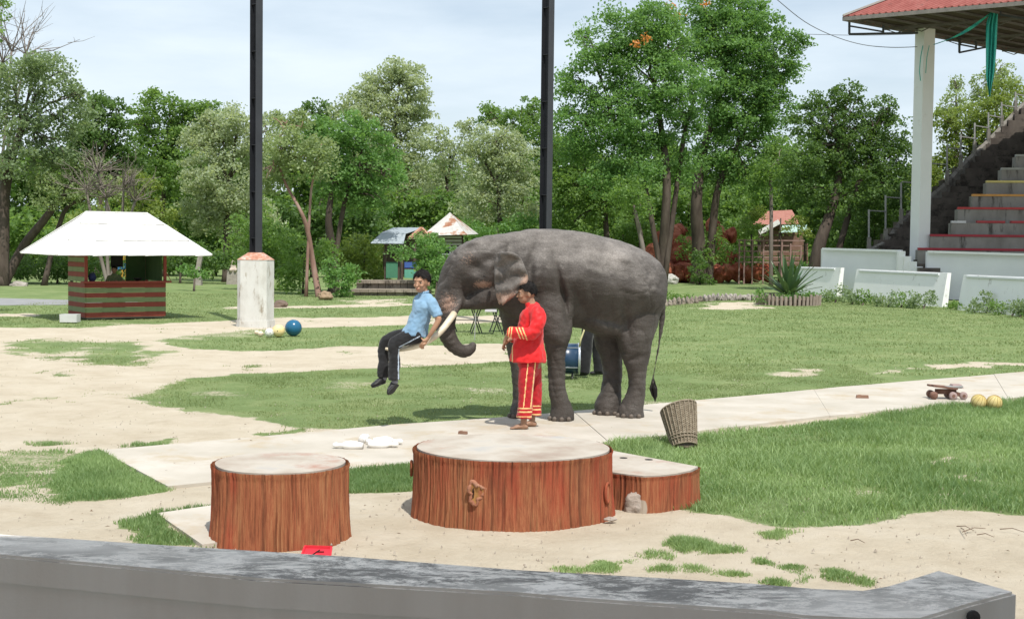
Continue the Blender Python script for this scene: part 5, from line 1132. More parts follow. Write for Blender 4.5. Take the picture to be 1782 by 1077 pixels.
def leaf_cloud(blobs, D, seed, size=.19, dens=1.0, droop=.0, clump=.62, zsq=.8, fill=.25):
    """blobs: px centre x, y and radii; leaves in many small clumps spread through each ellipsoid"""
    r = np.random.default_rng(seed); VV = []; var = []
    k = D / FPX
    for (cx, cy, rx, ry) in blobs:
        c = P(cx, cy, D + r.normal(0, .6)); R = np.array([rx * k, (rx + ry) / 2 * k * .9, ry * k])
        area = 4 * math.pi * ((R[0] * R[1]) ** 1.6 + (R[0] * R[2]) ** 1.6 + (R[1] * R[2]) ** 1.6) ** (1 / 1.6) / 3 ** (1 / 1.6)
        m = max(6, int(area / (clump * clump * 1.25))); nl = int(62 * dens * (clump / .62) ** 2 * (.19 / size) ** 1.6)
        d = r.normal(size=(m, 3)); d /= np.linalg.norm(d, axis=1)[:, None]; rad = np.where(r.random(m) < fill, r.uniform(.2, .8, m), r.uniform(.78, 1.08, m))
        cc = c + d * R * rad[:, None]; cr = clump * r.uniform(.55, 1.35, m)
        cc = np.repeat(cc, nl, 0); cr = np.repeat(cr, nl); n = len(cc); cv = np.repeat(r.uniform(0, 1, m), nl)
        e = r.normal(size=(n, 3)); e /= np.linalg.norm(e, axis=1)[:, None]; e *= (r.random(n) ** .45)[:, None]; e[:, 2] *= zsq * .75
        e[:, 2] -= .25 * np.abs(e[:, 0] * e[:, 0]) + droop * r.random(n)
        p = cc + e * cr[:, None]
        s = size * r.uniform(.55, 1.25, n)
        a = r.normal(size=(n, 3)); a[:, 2] -= .35; a /= np.linalg.norm(a, axis=1)[:, None]
        nr = r.normal(size=(n, 3)) * .8; nr[:, 2] += .9; b = np.cross(a, nr); b /= np.linalg.norm(b, axis=1)[:, None] + 1e-6
        A = a * s[:, None]; B = b * (s * .36)[:, None]
        VV.append(np.stack([p - A * .5, p - A * .05 + B, p + A * .5, p - A * .05 - B], 1)); var.append(np.clip(.5 * cv + .5 * r.random(n), 0, 1))
    V = np.concatenate(VV); n = len(V); i = np.arange(n) * 4
    return V.reshape(-1, 3), np.stack([i, i + 1, i + 2, i + 3], 1), np.repeat(np.concatenate(var), 4)
def limb_pts(a, b, r, n=6, wob=.12):
    a = np.array(a); b = np.array(b); L_ = np.linalg.norm(b - a); out = []
    for i in range(n + 1):
        t = i / n; q = a + (b - a) * t + np.array([0, 0, .12 * L_ * math.sin(t * math.pi)]) + r.normal(0, wob * L_ / n, 3) * (0 < i < n); out.append(q)
    return out
TREES = []
def tree(name, label, D, trunks, blobs, kind, seed, size=.19, dens=1.0, bark=None, group=None, cat='tree', limbs=True, lw=.07, **kw):
    """trunks: list of lists (px, py, half width px) starting at the ground"""
    r = np.random.default_rng(seed); bx = trunks[0][0]; g = P(bx[0], bx[1], D); root = thing(name, label, cat, (g[0], D, 0), group)
    mb = MB(); tops = []
    for tr in trunks:
        pts = []; rad = []
        for q, (x_, y_, w_) in enumerate(tr):
            p = P(x_, y_, D + .25 * math.sin(q * 2 + seed)); 
            if q == 0: p[2] = -.1
            pts.append([*p, w_ * D / FPX])
        A = catmull(pts, 4) if len(pts) > 1 else np.array(pts); A[0, 3] *= 1.25; mb.tube(A[:, :3], A[:, 3], 9); tops.append(A[-1]); tops.append(A[int(len(A) * .7)])
    mb.build('trunk', bark or barkm, root, True)
    if limbs and blobs:
        lm = MB(); nL = 0
        for (cx, cy, rx, ry) in blobs:
            c = P(cx, cy, D); tp_ = min(tops, key=lambda t: np.linalg.norm(t[:3] - c)); pts = limb_pts(tp_[:3], c, r); n = len(pts)
            lm.tube(pts, [max(.02, min(tp_[3] * .6, lw * 1.1) * (1 - .75 * i / (n - 1))) for i in range(n)], 6)
            for q in range(4):
                s_ = pts[int(r.integers(2, n))]; dd = r.normal(size=3); dd /= np.linalg.norm(dd); e_ = c + dd * np.array([rx, (rx + ry) / 2, ry]) * D / FPX * .8
                pp = limb_pts(s_, e_, r, 4, .2); lm.tube(pp, [.045, .035, .026, .018, .01], 5)
        lo = lm.build('limbs', bark or barkm, root, True)
    if blobs:
        V, F, v = leaf_cloud(blobs, D, seed, size, dens, **kw); me = mesh_np('crown', V, F); set_attr(me, 'var', v); link('crown', me, LM[kind] if isinstance(kind, str) else kind, root)
    return root
# far woodland that reads as one mass behind everything
r_ = np.random.default_rng(77); fb = []
for x_ in range(-160, 1960, 34):
    fb.append((x_ + r_.normal(0, 8), 395 + r_.normal(0, 10) + (x_ > 900) * 4, 34, 34)); fb.append((x_ + r_.normal(0, 8), 345 + r_.normal(0, 16), 36, 34)); fb.append((x_, 430, 30, 28)); fb.append((x_ + 15, 462, 26, 22))
    if x_ < 1560: fb.append((x_ + r_.normal(0, 8), 300 + r_.normal(0, 14), 34, 28))
V, F, v = leaf_cloud(fb, 112, 5, .5, .9, clump=1.3, fill=.5); me = mesh_np('far_woodland', V, F); set_attr(me, 'var', v)
tag(link('far_woodland', me, LM['mid']), 'dense mass of far green woodland closing the view behind the nearer trees', 'woodland', kind='stuff')
# left edge
tree('gnarled_tree', 'large grey-green tree with a dark trunk standing at the left edge of the picture', 62, [[(2, 500, 12), (5, 420, 11), (8, 340, 9), (22, 270, 7), (40, 220, 5)], [(8, 340, 8), (-30, 290, 6), (-50, 230, 5)]],
     [(20, 150, 60, 45), (85, 135, 50, 36), (-40, 170, 60, 60), (40, 215, 60, 40), (112, 205, 46, 34), (10, 275, 58, 34), (95, 270, 50, 34), (132, 165, 26, 22), (60, 110, 36, 20)], 'grey', 11, .16, .75)
tree('leaning_tree', 'dark thin tree leaning right behind the kiosk roof at the left', 63, [[(4, 480, 9), (40, 430, 8), (75, 385, 7), (105, 345, 5.5), (140, 300, 4), (160, 270, 3)], [(75, 385, 5), (110, 372, 4), (150, 345, 3), (190, 320, 2)]],
     [(130, 300, 50, 34), (90, 330, 44, 30), (165, 330, 40, 30)], 'olive', 12, .15, .55)
def twigs(label, D, starts, seed, name='bare_tree', n=9, L_=3.0, base=None, up=.5):
    r = np.random.default_rng(seed); g = P(starts[0][0], starts[0][1], D); root = thing(name, label, 'tree', (g[0], D, 0)); mb = MB(); tw = MB()
    bx, by = base or starts[0]; b0 = P(bx, by, D); b0[2] = -.1
    for (x_, y_) in starts:
        p1 = P(x_, y_, D); mid = (b0 + p1) / 2 + r.normal(0, .2, 3); mb.tube(catmull([b0, mid, p1], 5), np.linspace(.10, .05, 11), 7)
        for q in range(n):
            d = r.normal(size=3); d[2] = abs(d[2]) + up; d /= np.linalg.norm(d); p2 = p1 + d * L_ * r.uniform(.5, 1); c1 = (p1 + p2) / 2 + r.normal(0, .15, 3)
            tw.tube([p1, c1, p2], [.035, .022, .008], 4)
            for w_ in range(4):
                t = r.uniform(.3, .9); s0 = p1 + (p2 - p1) * t; e = s0 + (d + r.normal(0, .6, 3)) * L_ * r.uniform(.15, .35); tw.tube([s0, (s0 + e) / 2 + r.normal(0, .05, 3), e], [.014, .010, .005], 4)
    mb.build('trunk', bark_pale, root, True); t_ = tw.build('twigs', bark_pale, root); t_['kind'] = 'stuff'
    return root
twigs('bare dead tree whose thin twigs stick up into the sky at the top left', 66, [(20, 90), (45, 95), (5, 110)], 3, n=8, L_=3.0, base=(-30, 480), up=.7)
twigs('greyish leafless tree between the leaning tree and the pale tree, above the kiosk roof', 60, [(150, 330), (185, 345), (215, 330), (235, 350), (170, 300)], 4, n=13, L_=1.7, base=(190, 470), up=.2)
tree('overhanging_branch', 'leafy branch tip hanging into the top left corner of the picture', 34, [[(-190, 560, 12), (-160, 300, 9), (-110, 60, 6), (-40, 10, 3)]], [(-22, 10, 34, 34), (-34, 48, 34, 26), (-90, 0, 50, 40)], 'mid', 13, .10, .8, clump=.32)
tree('dark_tree', 'dark green tree behind the gnarled tree, left of the gap in the treeline', 78, [[(170, 500, 6), (172, 400, 5), (178, 300, 4)]], [(165, 180, 30, 22), (195, 195, 26, 24), (180, 235, 50, 36), (215, 290, 40, 40), (150, 300, 60, 40), (140, 250, 40, 40)], 'dark', 14, .2)
tree('lobed_tree', 'dark tree with several rounded tops left of the pale tree', 82, [[(280, 500, 6), (282, 400, 5), (285, 280, 4)]], [(262, 178, 26, 20), (305, 182, 24, 20), (335, 190, 22, 18), (245, 210, 30, 26), (285, 225, 46, 30), (335, 235, 40, 36), (260, 280, 50, 40), (310, 300, 60, 44), (370, 195, 26, 18)], 'mid', 15, .2)
tree('small_tree', 'yellow-green bushy tree low between the two dark trees on the left', 72, [[(235, 480, 4), (236, 400, 3)]], [(240, 330, 40, 30), (205, 380, 44, 34), (265, 380, 40, 34), (150, 395, 44, 30)], 'yellow', 16, .17, .8)
tree('pale_tree', 'pale olive tree partly behind the left black pole', 72, [[(392, 480, 6), (394, 400, 5), (396, 320, 4)]], [(385, 215, 36, 26), (415, 205, 30, 22), (365, 250, 46, 34), (420, 255, 50, 40), (350, 300, 36, 36), (400, 320, 60, 46), (360, 370, 46, 40), (430, 380, 50, 50), (465, 225, 30, 26)], 'pale', 17, .17, 1.0)
tree('forked_tree', 'slim forked tree with a reddish bare trunk behind the white pillar', 53, [[(556, 518, 6), (545, 460, 5), (535, 400, 4), (522, 365, 3), (497, 320, 2.2), (480, 270, 1.4)], [(533, 395, 3), (540, 350, 2.2), (548, 300, 1.6), (560, 250, 1)]], [(505, 255, 40, 34), (480, 300, 30, 36), (540, 275, 44, 40), (500, 210, 34, 24)], 'olive', 18, .13, 1.0, bark=nmat('bark_red', [(.14, .075, .055), (.25, .15, .12), (.3, .23, .19)], 3, (1, 1, .3), bump=.4), clump=.5)
tree('bright_tree', 'bright green round-topped tree between the two black poles', 57, [[(583, 500, 9), (578, 440, 8), (572, 380, 6), (580, 320, 4)], [(575, 400, 5), (600, 350, 4), (625, 300, 3)]], [(545, 225, 34, 24), (590, 222, 44, 28), (635, 240, 38, 30), (570, 265, 50, 34), (625, 290, 50, 40), (668, 290, 30, 34), (590, 320, 46, 34), (640, 345, 42, 34), (690, 310, 20, 20)], 'bright', 19, .14, 1.05, clump=.52)
tree('tall_pale_tree', 'tallest pale olive tree in the middle of the treeline', 96, [[(690, 490, 6), (692, 400, 5), (690, 300, 4), (688, 220, 3)]], [(700, 122, 36, 20), (665, 140, 34, 20), (720, 150, 26, 24), (640, 170, 32, 24), (690, 175, 48, 28), (610, 190, 28, 24), (725, 200, 28, 30), (660, 215, 50, 34), (710, 245, 40, 34), (700, 300, 50, 40), (735, 330, 40, 40), (640, 270, 44, 40)], 'pale', 20, .22, .95)
tree('dark_tree', 'small dark tree top peeping out left of the tallest pale tree', 105, [[(560, 480, 5), (560, 300, 4)]], [(553, 192, 24, 14), (575, 205, 20, 14), (560, 240, 40, 34)], 'dark', 21, .24)
tree('hazy_tree', 'light airy tree with sky gaps right of the tallest pale tree', 92, [[(775, 490, 5), (776, 400, 4), (778, 320, 3)]], [(758, 240, 28, 24), (790, 260, 34, 30), (815, 225, 24, 20), (770, 300, 40, 26), (760, 355, 44, 30), (810, 350, 36, 34)], 'pale', 22, .2, .5)
tree('olive_tree', 'rounded olive-green tree left of the right black pole', 76, [[(868, 480, 6), (870, 400, 5), (868, 330, 4)]], [(865, 245, 40, 28), (900, 275, 34, 34), (835, 275, 36, 30), (865, 310, 54, 36), (910, 345, 34, 40), (835, 350, 40, 40)], 'pale', 23, .17)
tree('dark_tree', 'dark green tree rising behind the rounded olive tree by the right black pole', 90, [[(905, 490, 6), (905, 380, 5), (900, 280, 4)]], [(860, 200, 32, 16), (890, 215, 26, 18), (922, 190, 20, 22), (932, 235, 34, 40), (940, 300, 34, 50)], 'mid', 24, .2)
# big trees at the right
tree('broad_tree', 'huge broad green tree with a straight trunk just right of the elephant rump', 71, [[(1150, 520, 9), (1152, 450, 8.5), (1158, 380, 8), (1160, 300, 7), (1150, 220, 5), (1140, 150, 3.5)], [(1158, 320, 5), (1110, 270, 4), (1060, 200, 3)], [(1158, 300, 5), (1190, 240, 4), (1210, 170, 3)]],
     [(1105, 40, 62, 36), (1050, 90, 46, 36), (1110, 110, 56, 36), (1165, 85, 40, 40), (1010, 150, 36, 34), (1070, 165, 52, 36), (1140, 175, 50, 36), (1005, 215, 42, 34), (1060, 235, 50, 34), (1130, 240, 50, 30), (1185, 225, 40, 34), (1100, 290, 50, 30), (1165, 290, 44, 26), (1020, 66, 20, 18), (1090, 200, 60, 60), (1060, 310, 44, 26), (1180, 150, 44, 44), (1130, 60, 50, 50), (1010, 260, 34, 30)], 'bright', 31, .16, 1.0, clump=.72, fill=.15)
tree('twin_tree', 'huge dark-trunked green tree filling the top right, with two thick stems', 79, [[(1216, 492, 15), (1216, 430, 12), (1212, 350, 10), (1225, 260, 7), (1250, 180, 5), (1265, 110, 4)], [(1232, 492, 8), (1240, 400, 7), (1252, 320, 6), (1290, 240, 4), (1320, 160, 3)]],
     [(1225, 20, 50, 30), (1285, 15, 50, 30), (1330, 45, 34, 34), (1240, 70, 50, 34), (1300, 95, 52, 36), (1352, 110, 34, 34), (1250, 140, 46, 34), (1315, 165, 50, 36), (1240, 200, 40, 34), (1345, 190, 34, 34), (1290, 225, 50, 30), (1260, 265, 50, 28), (1330, 260, 40, 30), (1392, 82, 18, 14), (1385, 120, 16, 20), (1370, 70, 20, 14), (1300, 310, 40, 24), (1280, 60, 60, 60), (1290, 180, 60, 60), (1230, 300, 44, 30), (1350, 290, 34, 30), (1205, 90, 30, 40)], 'bright', 32, .18, 1.0, clump=.75, fill=.15)
tree('shaded_tree', 'mid-green tree right of the right black pole, below the huge broad tree', 80, [[(1112, 450, 5), (1116, 420, 4.5), (1104, 370, 4), (1095, 320, 3)], [(1060, 480, 6), (1055, 400, 5), (1050, 330, 4)]], [(985, 270, 36, 40), (975, 330, 34, 40), (1020, 330, 44, 40), (1060, 345, 44, 34), (1000, 385, 46, 26), (1075, 300, 40, 30)], 'mid', 33, .19)
tree('dark_tree', 'dark tree with a thick leaning trunk left of the white grandstand column', 68, [[(1412, 470, 13), (1425, 430, 11), (1442, 380, 9), (1458, 320, 7), (1462, 250, 5)], [(1442, 380, 6), (1490, 330, 5), (1520, 270, 3.5)]],
     [(1440, 180, 34, 22), (1478, 165, 30, 18), (1405, 215, 34, 30), (1460, 225, 50, 34), (1515, 205, 30, 28), (1545, 190, 14, 22), (1545, 240, 40, 34), (1400, 275, 40, 34), (1450, 285, 50, 34), (1520, 290, 50, 36), (1570, 290, 26, 40), (1395, 330, 38, 28), (1470, 345, 50, 24), (1545, 340, 44, 26), (1480, 260, 60, 50)], 'dark', 34, .16, .95, clump=.5)
tree('slim_tree', 'slender pale pole-like trunk in front of the red-roofed house', 76, [[(1342, 478, 3.6), (1342, 420, 3.4), (1342, 360, 3), (1340, 300, 2.4)]], [(1335, 300, 26, 22), (1360, 270, 26, 24)], 'mid', 35, .17, bark=bark_pale)
tree('pale_barked_tree', 'thin crooked tree with white bark patches behind the elephant rump', 66, [[(1124, 470, 4.5), (1120, 440, 4), (1113, 405, 3.6), (1106, 370, 3), (1096, 330, 2.4)]], [(1090, 330, 30, 22), (1115, 350, 24, 18)], 'mid', 36, .15, bark=bark_pale)
tree('yellow_tree', 'yellow-green tree behind the grandstand stairs, right of the white column', 76, [[(1690, 500, 6), (1690, 350, 5), (1690, 260, 4)]], [(1650, 215, 28, 24), (1690, 210, 34, 26), (1745, 165, 26, 24), (1730, 200, 34, 30), (1655, 265, 36, 34), (1710, 255, 44, 34), (1770, 220, 34, 30), (1640, 320, 36, 40), (1700, 320, 46, 40), (1600, 320, 30, 40), (1790, 180, 20, 24)], 'yellow', 37, .18, .9)
tree('feathery_tree', 'narrow feathery pale tree top left of the green net', 95, [[(1665, 480, 4), (1664, 250, 3), (1664, 170, 1.5)]], [(1664, 150, 12, 18), (1662, 178, 20, 18), (1650, 195, 22, 14), (1680, 195, 18, 14)], 'olive', 38, .2, .7, clump=.5)
tree('feathery_tree', 'wider feathery pale tree top behind the green net', 97, [[(1735, 480, 4), (1734, 250, 3), (1736, 130, 1.5)]], [(1740, 120, 16, 16), (1715, 140, 22, 16), (1755, 148, 24, 18), (1730, 170, 34, 22), (1700, 165, 16, 14)], 'olive', 39, .2, .6, clump=.5)
# orange flame blossoms high in the broad tree
# understorey: hedges and bushes
def bush(name, label, D, blobs, kind, seed, cat='bush', size=.15, dens=.9, group=None, **kw):
    cx = sum(b[0] for b in blobs) / len(blobs); return tree(name, label, D, [[(cx, 440, 2.2), (cx + 2, min(b[1] for b in blobs) + 8, 1.2)]], blobs, kind, seed, size, dens, group=group, cat=cat, limbs=False, **kw)
bush('hedge', 'dark clipped hedge behind the kiosk, left of it', 66, [(25, 465, 30, 22), (60, 468, 34, 22), (100, 465, 34, 24), (140, 462, 30, 24), (170, 465, 24, 22)], 'dark', 41, 'hedge')
bush('hedge', 'dark hedge seen under the kiosk roof and right of it', 69, [(210, 458, 30, 18), (262, 455, 30, 16), (312, 458, 34, 18), (360, 455, 34, 20), (400, 450, 30, 24), (335, 440, 30, 14)], 'dark', 42, 'hedge')
bush('bush', 'light green bush on a small mound right of the kiosk', 58, [(322, 468, 12, 9), (338, 473, 13, 8), (352, 476, 10, 6)], 'bright', 43, size=.12, clump=.3)
bush('bush', 'tall dark bush directly behind the white pillar', 60, [(430, 440, 34, 44), (475, 430, 36, 50), (490, 470, 26, 34), (455, 390, 40, 30)], 'mid', 44)
bush('bush', 'light green bush between the forked tree and the bright tree trunk', 56, [(510, 440, 26, 40), (512, 485, 20, 24), (560, 440, 22, 30)], 'mid', 45)
bush('bush', 'pale leafy bush right of the forked tree foot', 53, [(590, 490, 22, 22), (575, 475, 16, 20), (612, 480, 20, 18), (600, 512, 14, 10)], 'bright', 46, size=.13, clump=.36)
bush('bush', 'wide bush left of the tin-roofed hut', 60, [(620, 430, 30, 34), (645, 455, 26, 30), (610, 460, 24, 26), (655, 478, 18, 14)], 'yellow', 47)
bush('bush', 'leafy bush growing up against the tin-roofed hut', 55.5, [(735, 430, 26, 20), (760, 440, 30, 24), (700, 438, 22, 14), (745, 465, 24, 24), (770, 470, 20, 26), (715, 448, 16, 10), (748, 418, 18, 12)], 'bright', 48, size=.13, clump=.36, dens=.75)
bush('bush', 'low bright bush behind the boy head and the elephant forehead', 54.5, [(752, 488, 12, 16), (765, 480, 14, 18)], 'bright', 49, size=.12, clump=.3)
bush('bush', 'spreading light green bush above the elephant neck', 74, [(850, 405, 34, 12), (885, 408, 30, 12), (820, 400, 26, 14), (900, 390, 36, 16)], 'bright', 50, clump=.5)
bush('bush', 'mid-green thicket between the two right black-pole trees', 86, [(1010, 420, 40, 24), (1060, 430, 40, 30), (1100, 400, 30, 24), (1160, 400, 30, 24)], 'mid', 51)
bush('bush', 'green bush growing over the top of the red rocks', 80, [(1245, 420, 20, 22), (1225, 440, 18, 20), (1195, 425, 14, 16), (1262, 440, 12, 16)], 'mid', 52)
bush('bush', 'light bush in front of the pen fence at the right', 74, [(1408, 466, 16, 9), (1425, 464, 12, 9), (1395, 468, 10, 7)], 'bright', 53, size=.12, clump=.3)
bush('bush', 'loose green shrub inside the pen fence', 82, [(1318, 455, 16, 14), (1295, 450, 12, 16), (1305, 400, 20, 20)], 'mid', 54)
bush('bush', 'dark bushes at the back of the grandstand stairs, left of the column', 70, [(1480, 400, 40, 30), (1530, 390, 44, 34), (1570, 380, 30, 34), (1500, 430, 40, 20)], 'dark', 55)
bush('bush', 'green creeper low round the foot of the twin-stemmed tree', 77, [(1215, 462, 14, 26), (1222, 488, 22, 8)], 'dark', 56, size=.13, clump=.35)
# weeds along the barrier
GRP = 'weedy bushes along the foot of the white barrier'
for k, (x_, yb, Y, h_) in enumerate([(1438, 522, 54, 18), (1460, 520, 53, 24), (1482, 524, 51.5, 22), (1505, 528, 50.5, 24), (1528, 526, 50, 14), (1548, 530, 49.5, 24), (1572, 532, 49, 26), (1594, 533, 48.5, 28), (1614, 534, 48, 30), (1664, 536, 47.5, 12), (1690, 542, 45.5, 24), (1712, 540, 45.2, 34), (1735, 545, 44.5, 24), (1758, 547, 43.5, 30), (1780, 550, 42.8, 34), (1800, 552, 42, 30)]):
    bl = [(x_ + r_.normal(0, 4), yb - h_ * .5 + 3, 11, h_ * .55), (x_ + r_.normal(0, 8), yb - 5, 12, 8)]
    ORD = 'first second third fourth fifth sixth seventh eighth ninth tenth eleventh twelfth thirteenth fourteenth fifteenth sixteenth'.split()
    bush('weed_bush', 'scrubby weed bush, %s from the left along the foot of the white barrier' % ORD[k], Y, bl, 'grey' if k % 3 else 'mid', 60 + k, 'bush', .09, .8, GRP, clump=.24)
bush('bush', 'leafy plants spilling round the foot of the spiky plant', 50, [(1335, 524, 16, 6), (1372, 515, 22, 6), (1405, 515, 18, 6), (1325, 515, 6, 10)], 'bright', 90, size=.1, clump=.25)
bush('bush', 'dark low shrubs at the left end of the stone kerb', 53, [(1170, 518, 16, 8), (1195, 520, 14, 8)], 'mid', 91, size=.1, clump=.25)
bush('bush', 'reddish-green tree branches hanging over the red-roofed house', 84, [(1320, 372, 16, 10), (1388, 385, 16, 10), (1370, 398, 10, 5), (1300, 390, 12, 12), (1405, 405, 12, 8)], 'yellow', 92, size=.14, clump=.35)
# understorey thickets closing the gaps between the trunks
for k, (x0, x1, yt, D_, kd_, lb) in enumerate([(-40, 130, 395, 84, 'mid', 'green thicket at the far left between the gnarled and leaning trunks'), (120, 300, 390, 86, 'mid', 'green thicket behind the kiosk roof'), (300, 460, 385, 85, 'mid', 'green thicket right of the kiosk, left of the left black pole'),
        (450, 640, 370, 84, 'dark', 'shaded thicket behind the forked and bright trees'), (640, 830, 355, 90, 'mid', 'thicket rising behind the two huts'), (800, 960, 375, 86, 'mid', 'thicket behind the elephant head'),
        (950, 1130, 370, 88, 'mid', 'thicket behind the elephant back'), (1120, 1300, 350, 92, 'mid', 'thicket behind the two huge trees and red rocks'), (1290, 1450, 345, 98, 'mid', 'thicket behind the red-roofed house'), (1430, 1620, 330, 84, 'dark', 'dark thicket behind the grandstand stairs')]):
    bl = []; rr2 = np.random.default_rng(200 + k)
    for x_ in range(x0, x1, 30):
        for yy in range(yt, 455, 32): bl.append((x_ + rr2.normal(0, 7), yy + rr2.normal(0, 6), 25, 22))
    bush('thicket', lb, D_, bl, kd_, 220 + k, 'bush', .3, .8, clump=.8)
# orange blossoms in the top of the big trees
orange = leaf_mat('blossom_orange', (.45, .13, .03), (.62, .26, .06), .3)
for nm, D_, bl in (('broad_tree', 69.5, [(1122, 66, 7, 5), (1108, 78, 4, 3)]), ('twin_tree', 76.5, [(1164, 10, 9, 6), (1180, 28, 7, 5), (1228, 6, 6, 3)])):
    V, F, v = leaf_cloud(bl, D_, 9, .16, .35, clump=.3); me = mesh_np('blossoms', V, F); set_attr(me, 'var', v); link('blossoms', me, orange, bpy.data.objects[nm])
# ------------------------------------------------------------------ painted concrete tree-stump platforms
def bark():
    m, nt, p = new_mat('stump_bark')
    f = noise_fac(nt, 52, (1, 1, .03), detail=8, rough=.85); f2 = noise_fac(nt, 2.3, (1, 1, .5), detail=5)
    col = ramp(nt, mathn(nt, 'ADD', mathn(nt, 'MULTIPLY', f, .75), mathn(nt, 'MULTIPLY', f2, .3)), [(.05, .024, .018), (.20, .066, .036), (.31, .112, .056), (.36, .17, .082), (.42, .26, .17)], [.36, .44, .53, .62, .72])
    red = ramp(nt, noise_fac(nt, 3.1, (1, 1, .25), detail=6), [(0, 0, 0), (1, 1, 1)], [.5, .64]); col = mixc(nt, mathn(nt, 'MULTIPLY', red, .75), col, (.33, .06, .035))
    g = attr(nt, 'groove'); col = mixc(nt, mathn(nt, 'MULTIPLY', g, .55), col, (.06, .03, .02))
    worn = ramp(nt, mathn(nt, 'ADD', attr(nt, 'wear'), mathn(nt, 'MULTIPLY', noise_fac(nt, 16, (1, 1, .3), detail=8, rough=.75), .8)), [(0, 0, 0), (1, 1, 1)], [.86, 1.05])
    col = mixc(nt, worn, col, (.38, .32, .26))
    nt.links.new(col, p.inputs['Base Color']); p.inputs['Roughness'].default_value = .92; p.inputs['Specular IOR Level'].default_value = .12
    b = add_bump(nt, p, noise_fac(nt, 34, (1, 1, .05), detail=8, rough=.7), .7, .02); add_bump(nt, p, noise_fac(nt, 60, detail=3), .3, .004, b)
    return m
BARK = bark()
TOP = nmat('stump_top', [(.30, .235, .19), (.38, .33, .275), (.45, .41, .355), (.37, .36, .345)], 1.9, rough=.85, bump=.2, bscale=40, bdist=.003, dirt=((.36, .22, .17), 1.3, .55), pos=[.3, .45, .6, .75])
def stump(root, outline, z0, z1, seed, flare=.02, amp=.012, closed_from=None, nz_=26, name='bark', wear_fn=None):
    """outline: dense (k,2) loop; ridged bark wall plus a slab for the top"""
    O = np.array(outline); k = len(O); t = np.roll(O, -1, 0) - np.roll(O, 1, 0); nrm = np.stack([t[:, 1], -t[:, 0]], 1); nrm /= np.linalg.norm(nrm, axis=1)[:, None]
    cen = O.mean(0); nrm *= np.sign(np.sum(nrm * (O - cen), 1)).mean()
    arc = np.concatenate([[0], np.cumsum(np.linalg.norm(np.diff(O, axis=0), axis=1))])
    V = []; gr = []; we = []
    for i in range(nz_ + 1):
        s = i / nz_; z = z0 + (z1 - z0) * s
        wv = arc * 1.0 + .003 * np.sin(z * 14 + arc * 3)
        a_ = fbm(wv * 75 + seed * 7, np.full(k, z * 2.2), seed, 4) - .5; b_ = fbm(wv * 9 + seed * 3, np.full(k, z * 1.1 + 5), seed + 9, 3) - .5
        fl = flare * (1 - s) ** 2.5 * (1 + .8 * np.sin(arc * 6 + seed)) + (.006 if s > .96 else 0)
        d = amp * (2.6 * a_ + 2.0 * b_) + fl
        V.append(np.c_[O + nrm * d[:, None], np.full(k, z)]); gr.append(np.clip(-a_ * 5 - .25, 0, 1)); we.append(.28 * sst(.82, 1, np.full(k, s)) + .10 * sst(.93, 1, np.full(k, s)) + .25 * sst(.12, 0, np.full(k, s)) + 0 * d)
    V = np.concatenate(V); i, j = np.meshgrid(np.arange(nz_), np.arange(k), indexing='ij'); a = (i * k + j).ravel(); b = (i * k + (j + 1) % k).ravel()
    F = np.stack([a, b, b + k, a + k], 1)
    ar = np.sum(O[:, 0] * np.roll(O[:, 1], -1) - np.roll(O[:, 0], -1) * O[:, 1])
    if ar < 0: F = F[:, ::-1]
    me = mesh_np(name, V, F, True); wear = np.concatenate(we)
    if wear_fn is not None: wear = np.maximum(wear, wear_fn(V))
    set_attr(me, 'groove', np.concatenate(gr)); set_attr(me, 'wear', wear); link(name, me, BARK, root)
    top = MB(); lip = cen + (O - cen) * (1 - .018 / np.linalg.norm(O - cen, axis=1).mean())
    top.prism(lip[::2], z1 - .012, z1 + .006); 
    top.build('top', TOP, root)
def circ(cx, cy, rx, ry, n=420, wob=.01, seed=0):
    th = np.arange(n) / n * 2 * np.pi
    r = 1 + wob * np.sin(3 * th + seed) + wob * .7 * np.sin(5 * th + 2 * seed)
    return np.c_[cx + rx * r * np.cos(th), cy + ry * r * np.sin(th)]
s1 = thing('stump_platform', 'smaller round platform painted like a tree stump at the left behind the parapet', 'platform', (-1.63, 9.38, 0))
stump(s1, circ(-1.63, 9.38, .473, .485, 760), -.05, .505, 3)
s2 = thing('stump_platform', 'largest round platform painted like a tree stump with a knot hole in its front', 'platform', (.02, 10.32, 0))
stump(s2, circ(.02, 10.32, .765, .72, 1150, .006, 2), -.05, .495, 5)
# knot hole: ragged rim round a recess with ochre wood inside
kx, kz = -.245, .262; ky = 10.32 - .72 * math.sqrt(1 - ((kx - .02) / .765) ** 2)
ochre = nmat('knot_inside', [(.12, .05, .02), (.30, .15, .05), (.36, .2, .07)], 20, (1, 1, .2), bump=.5)
rimm = nmat('knot_rim', [(.20, .07, .04), (.34, .15, .09), (.40, .24, .17)], 14, bump=.5)
th = np.linspace(0, 2 * math.pi, 22)[:-1]; rr = np.array([.062 + .018 * math.sin(3 * t + 1) + .012 * math.sin(7 * t) for t in th])
mb = MB(); inn = np.c_[kx + rr * .72 * np.cos(th), np.full(21, ky - .022), kz + rr * 1.05 * np.sin(th)]
mb.add(np.vstack([inn, [[kx, ky - .012, kz]]]), [((i + 1) % 21, i, 21) for i in range(21)]); h = mb.build('knot_hole', ochre, s2)
mb = MB(); tt = np.linspace(0, 2 * math.pi, 64)[:-1]; R0 = np.interp(tt, th, rr, period=2 * math.pi)
loop = np.c_[kx + R0 * .82 * np.cos(tt), np.full(63, ky - .014), kz + R0 * 1.16 * np.sin(tt)]; loop = np.vstack([loop, loop[:1]])
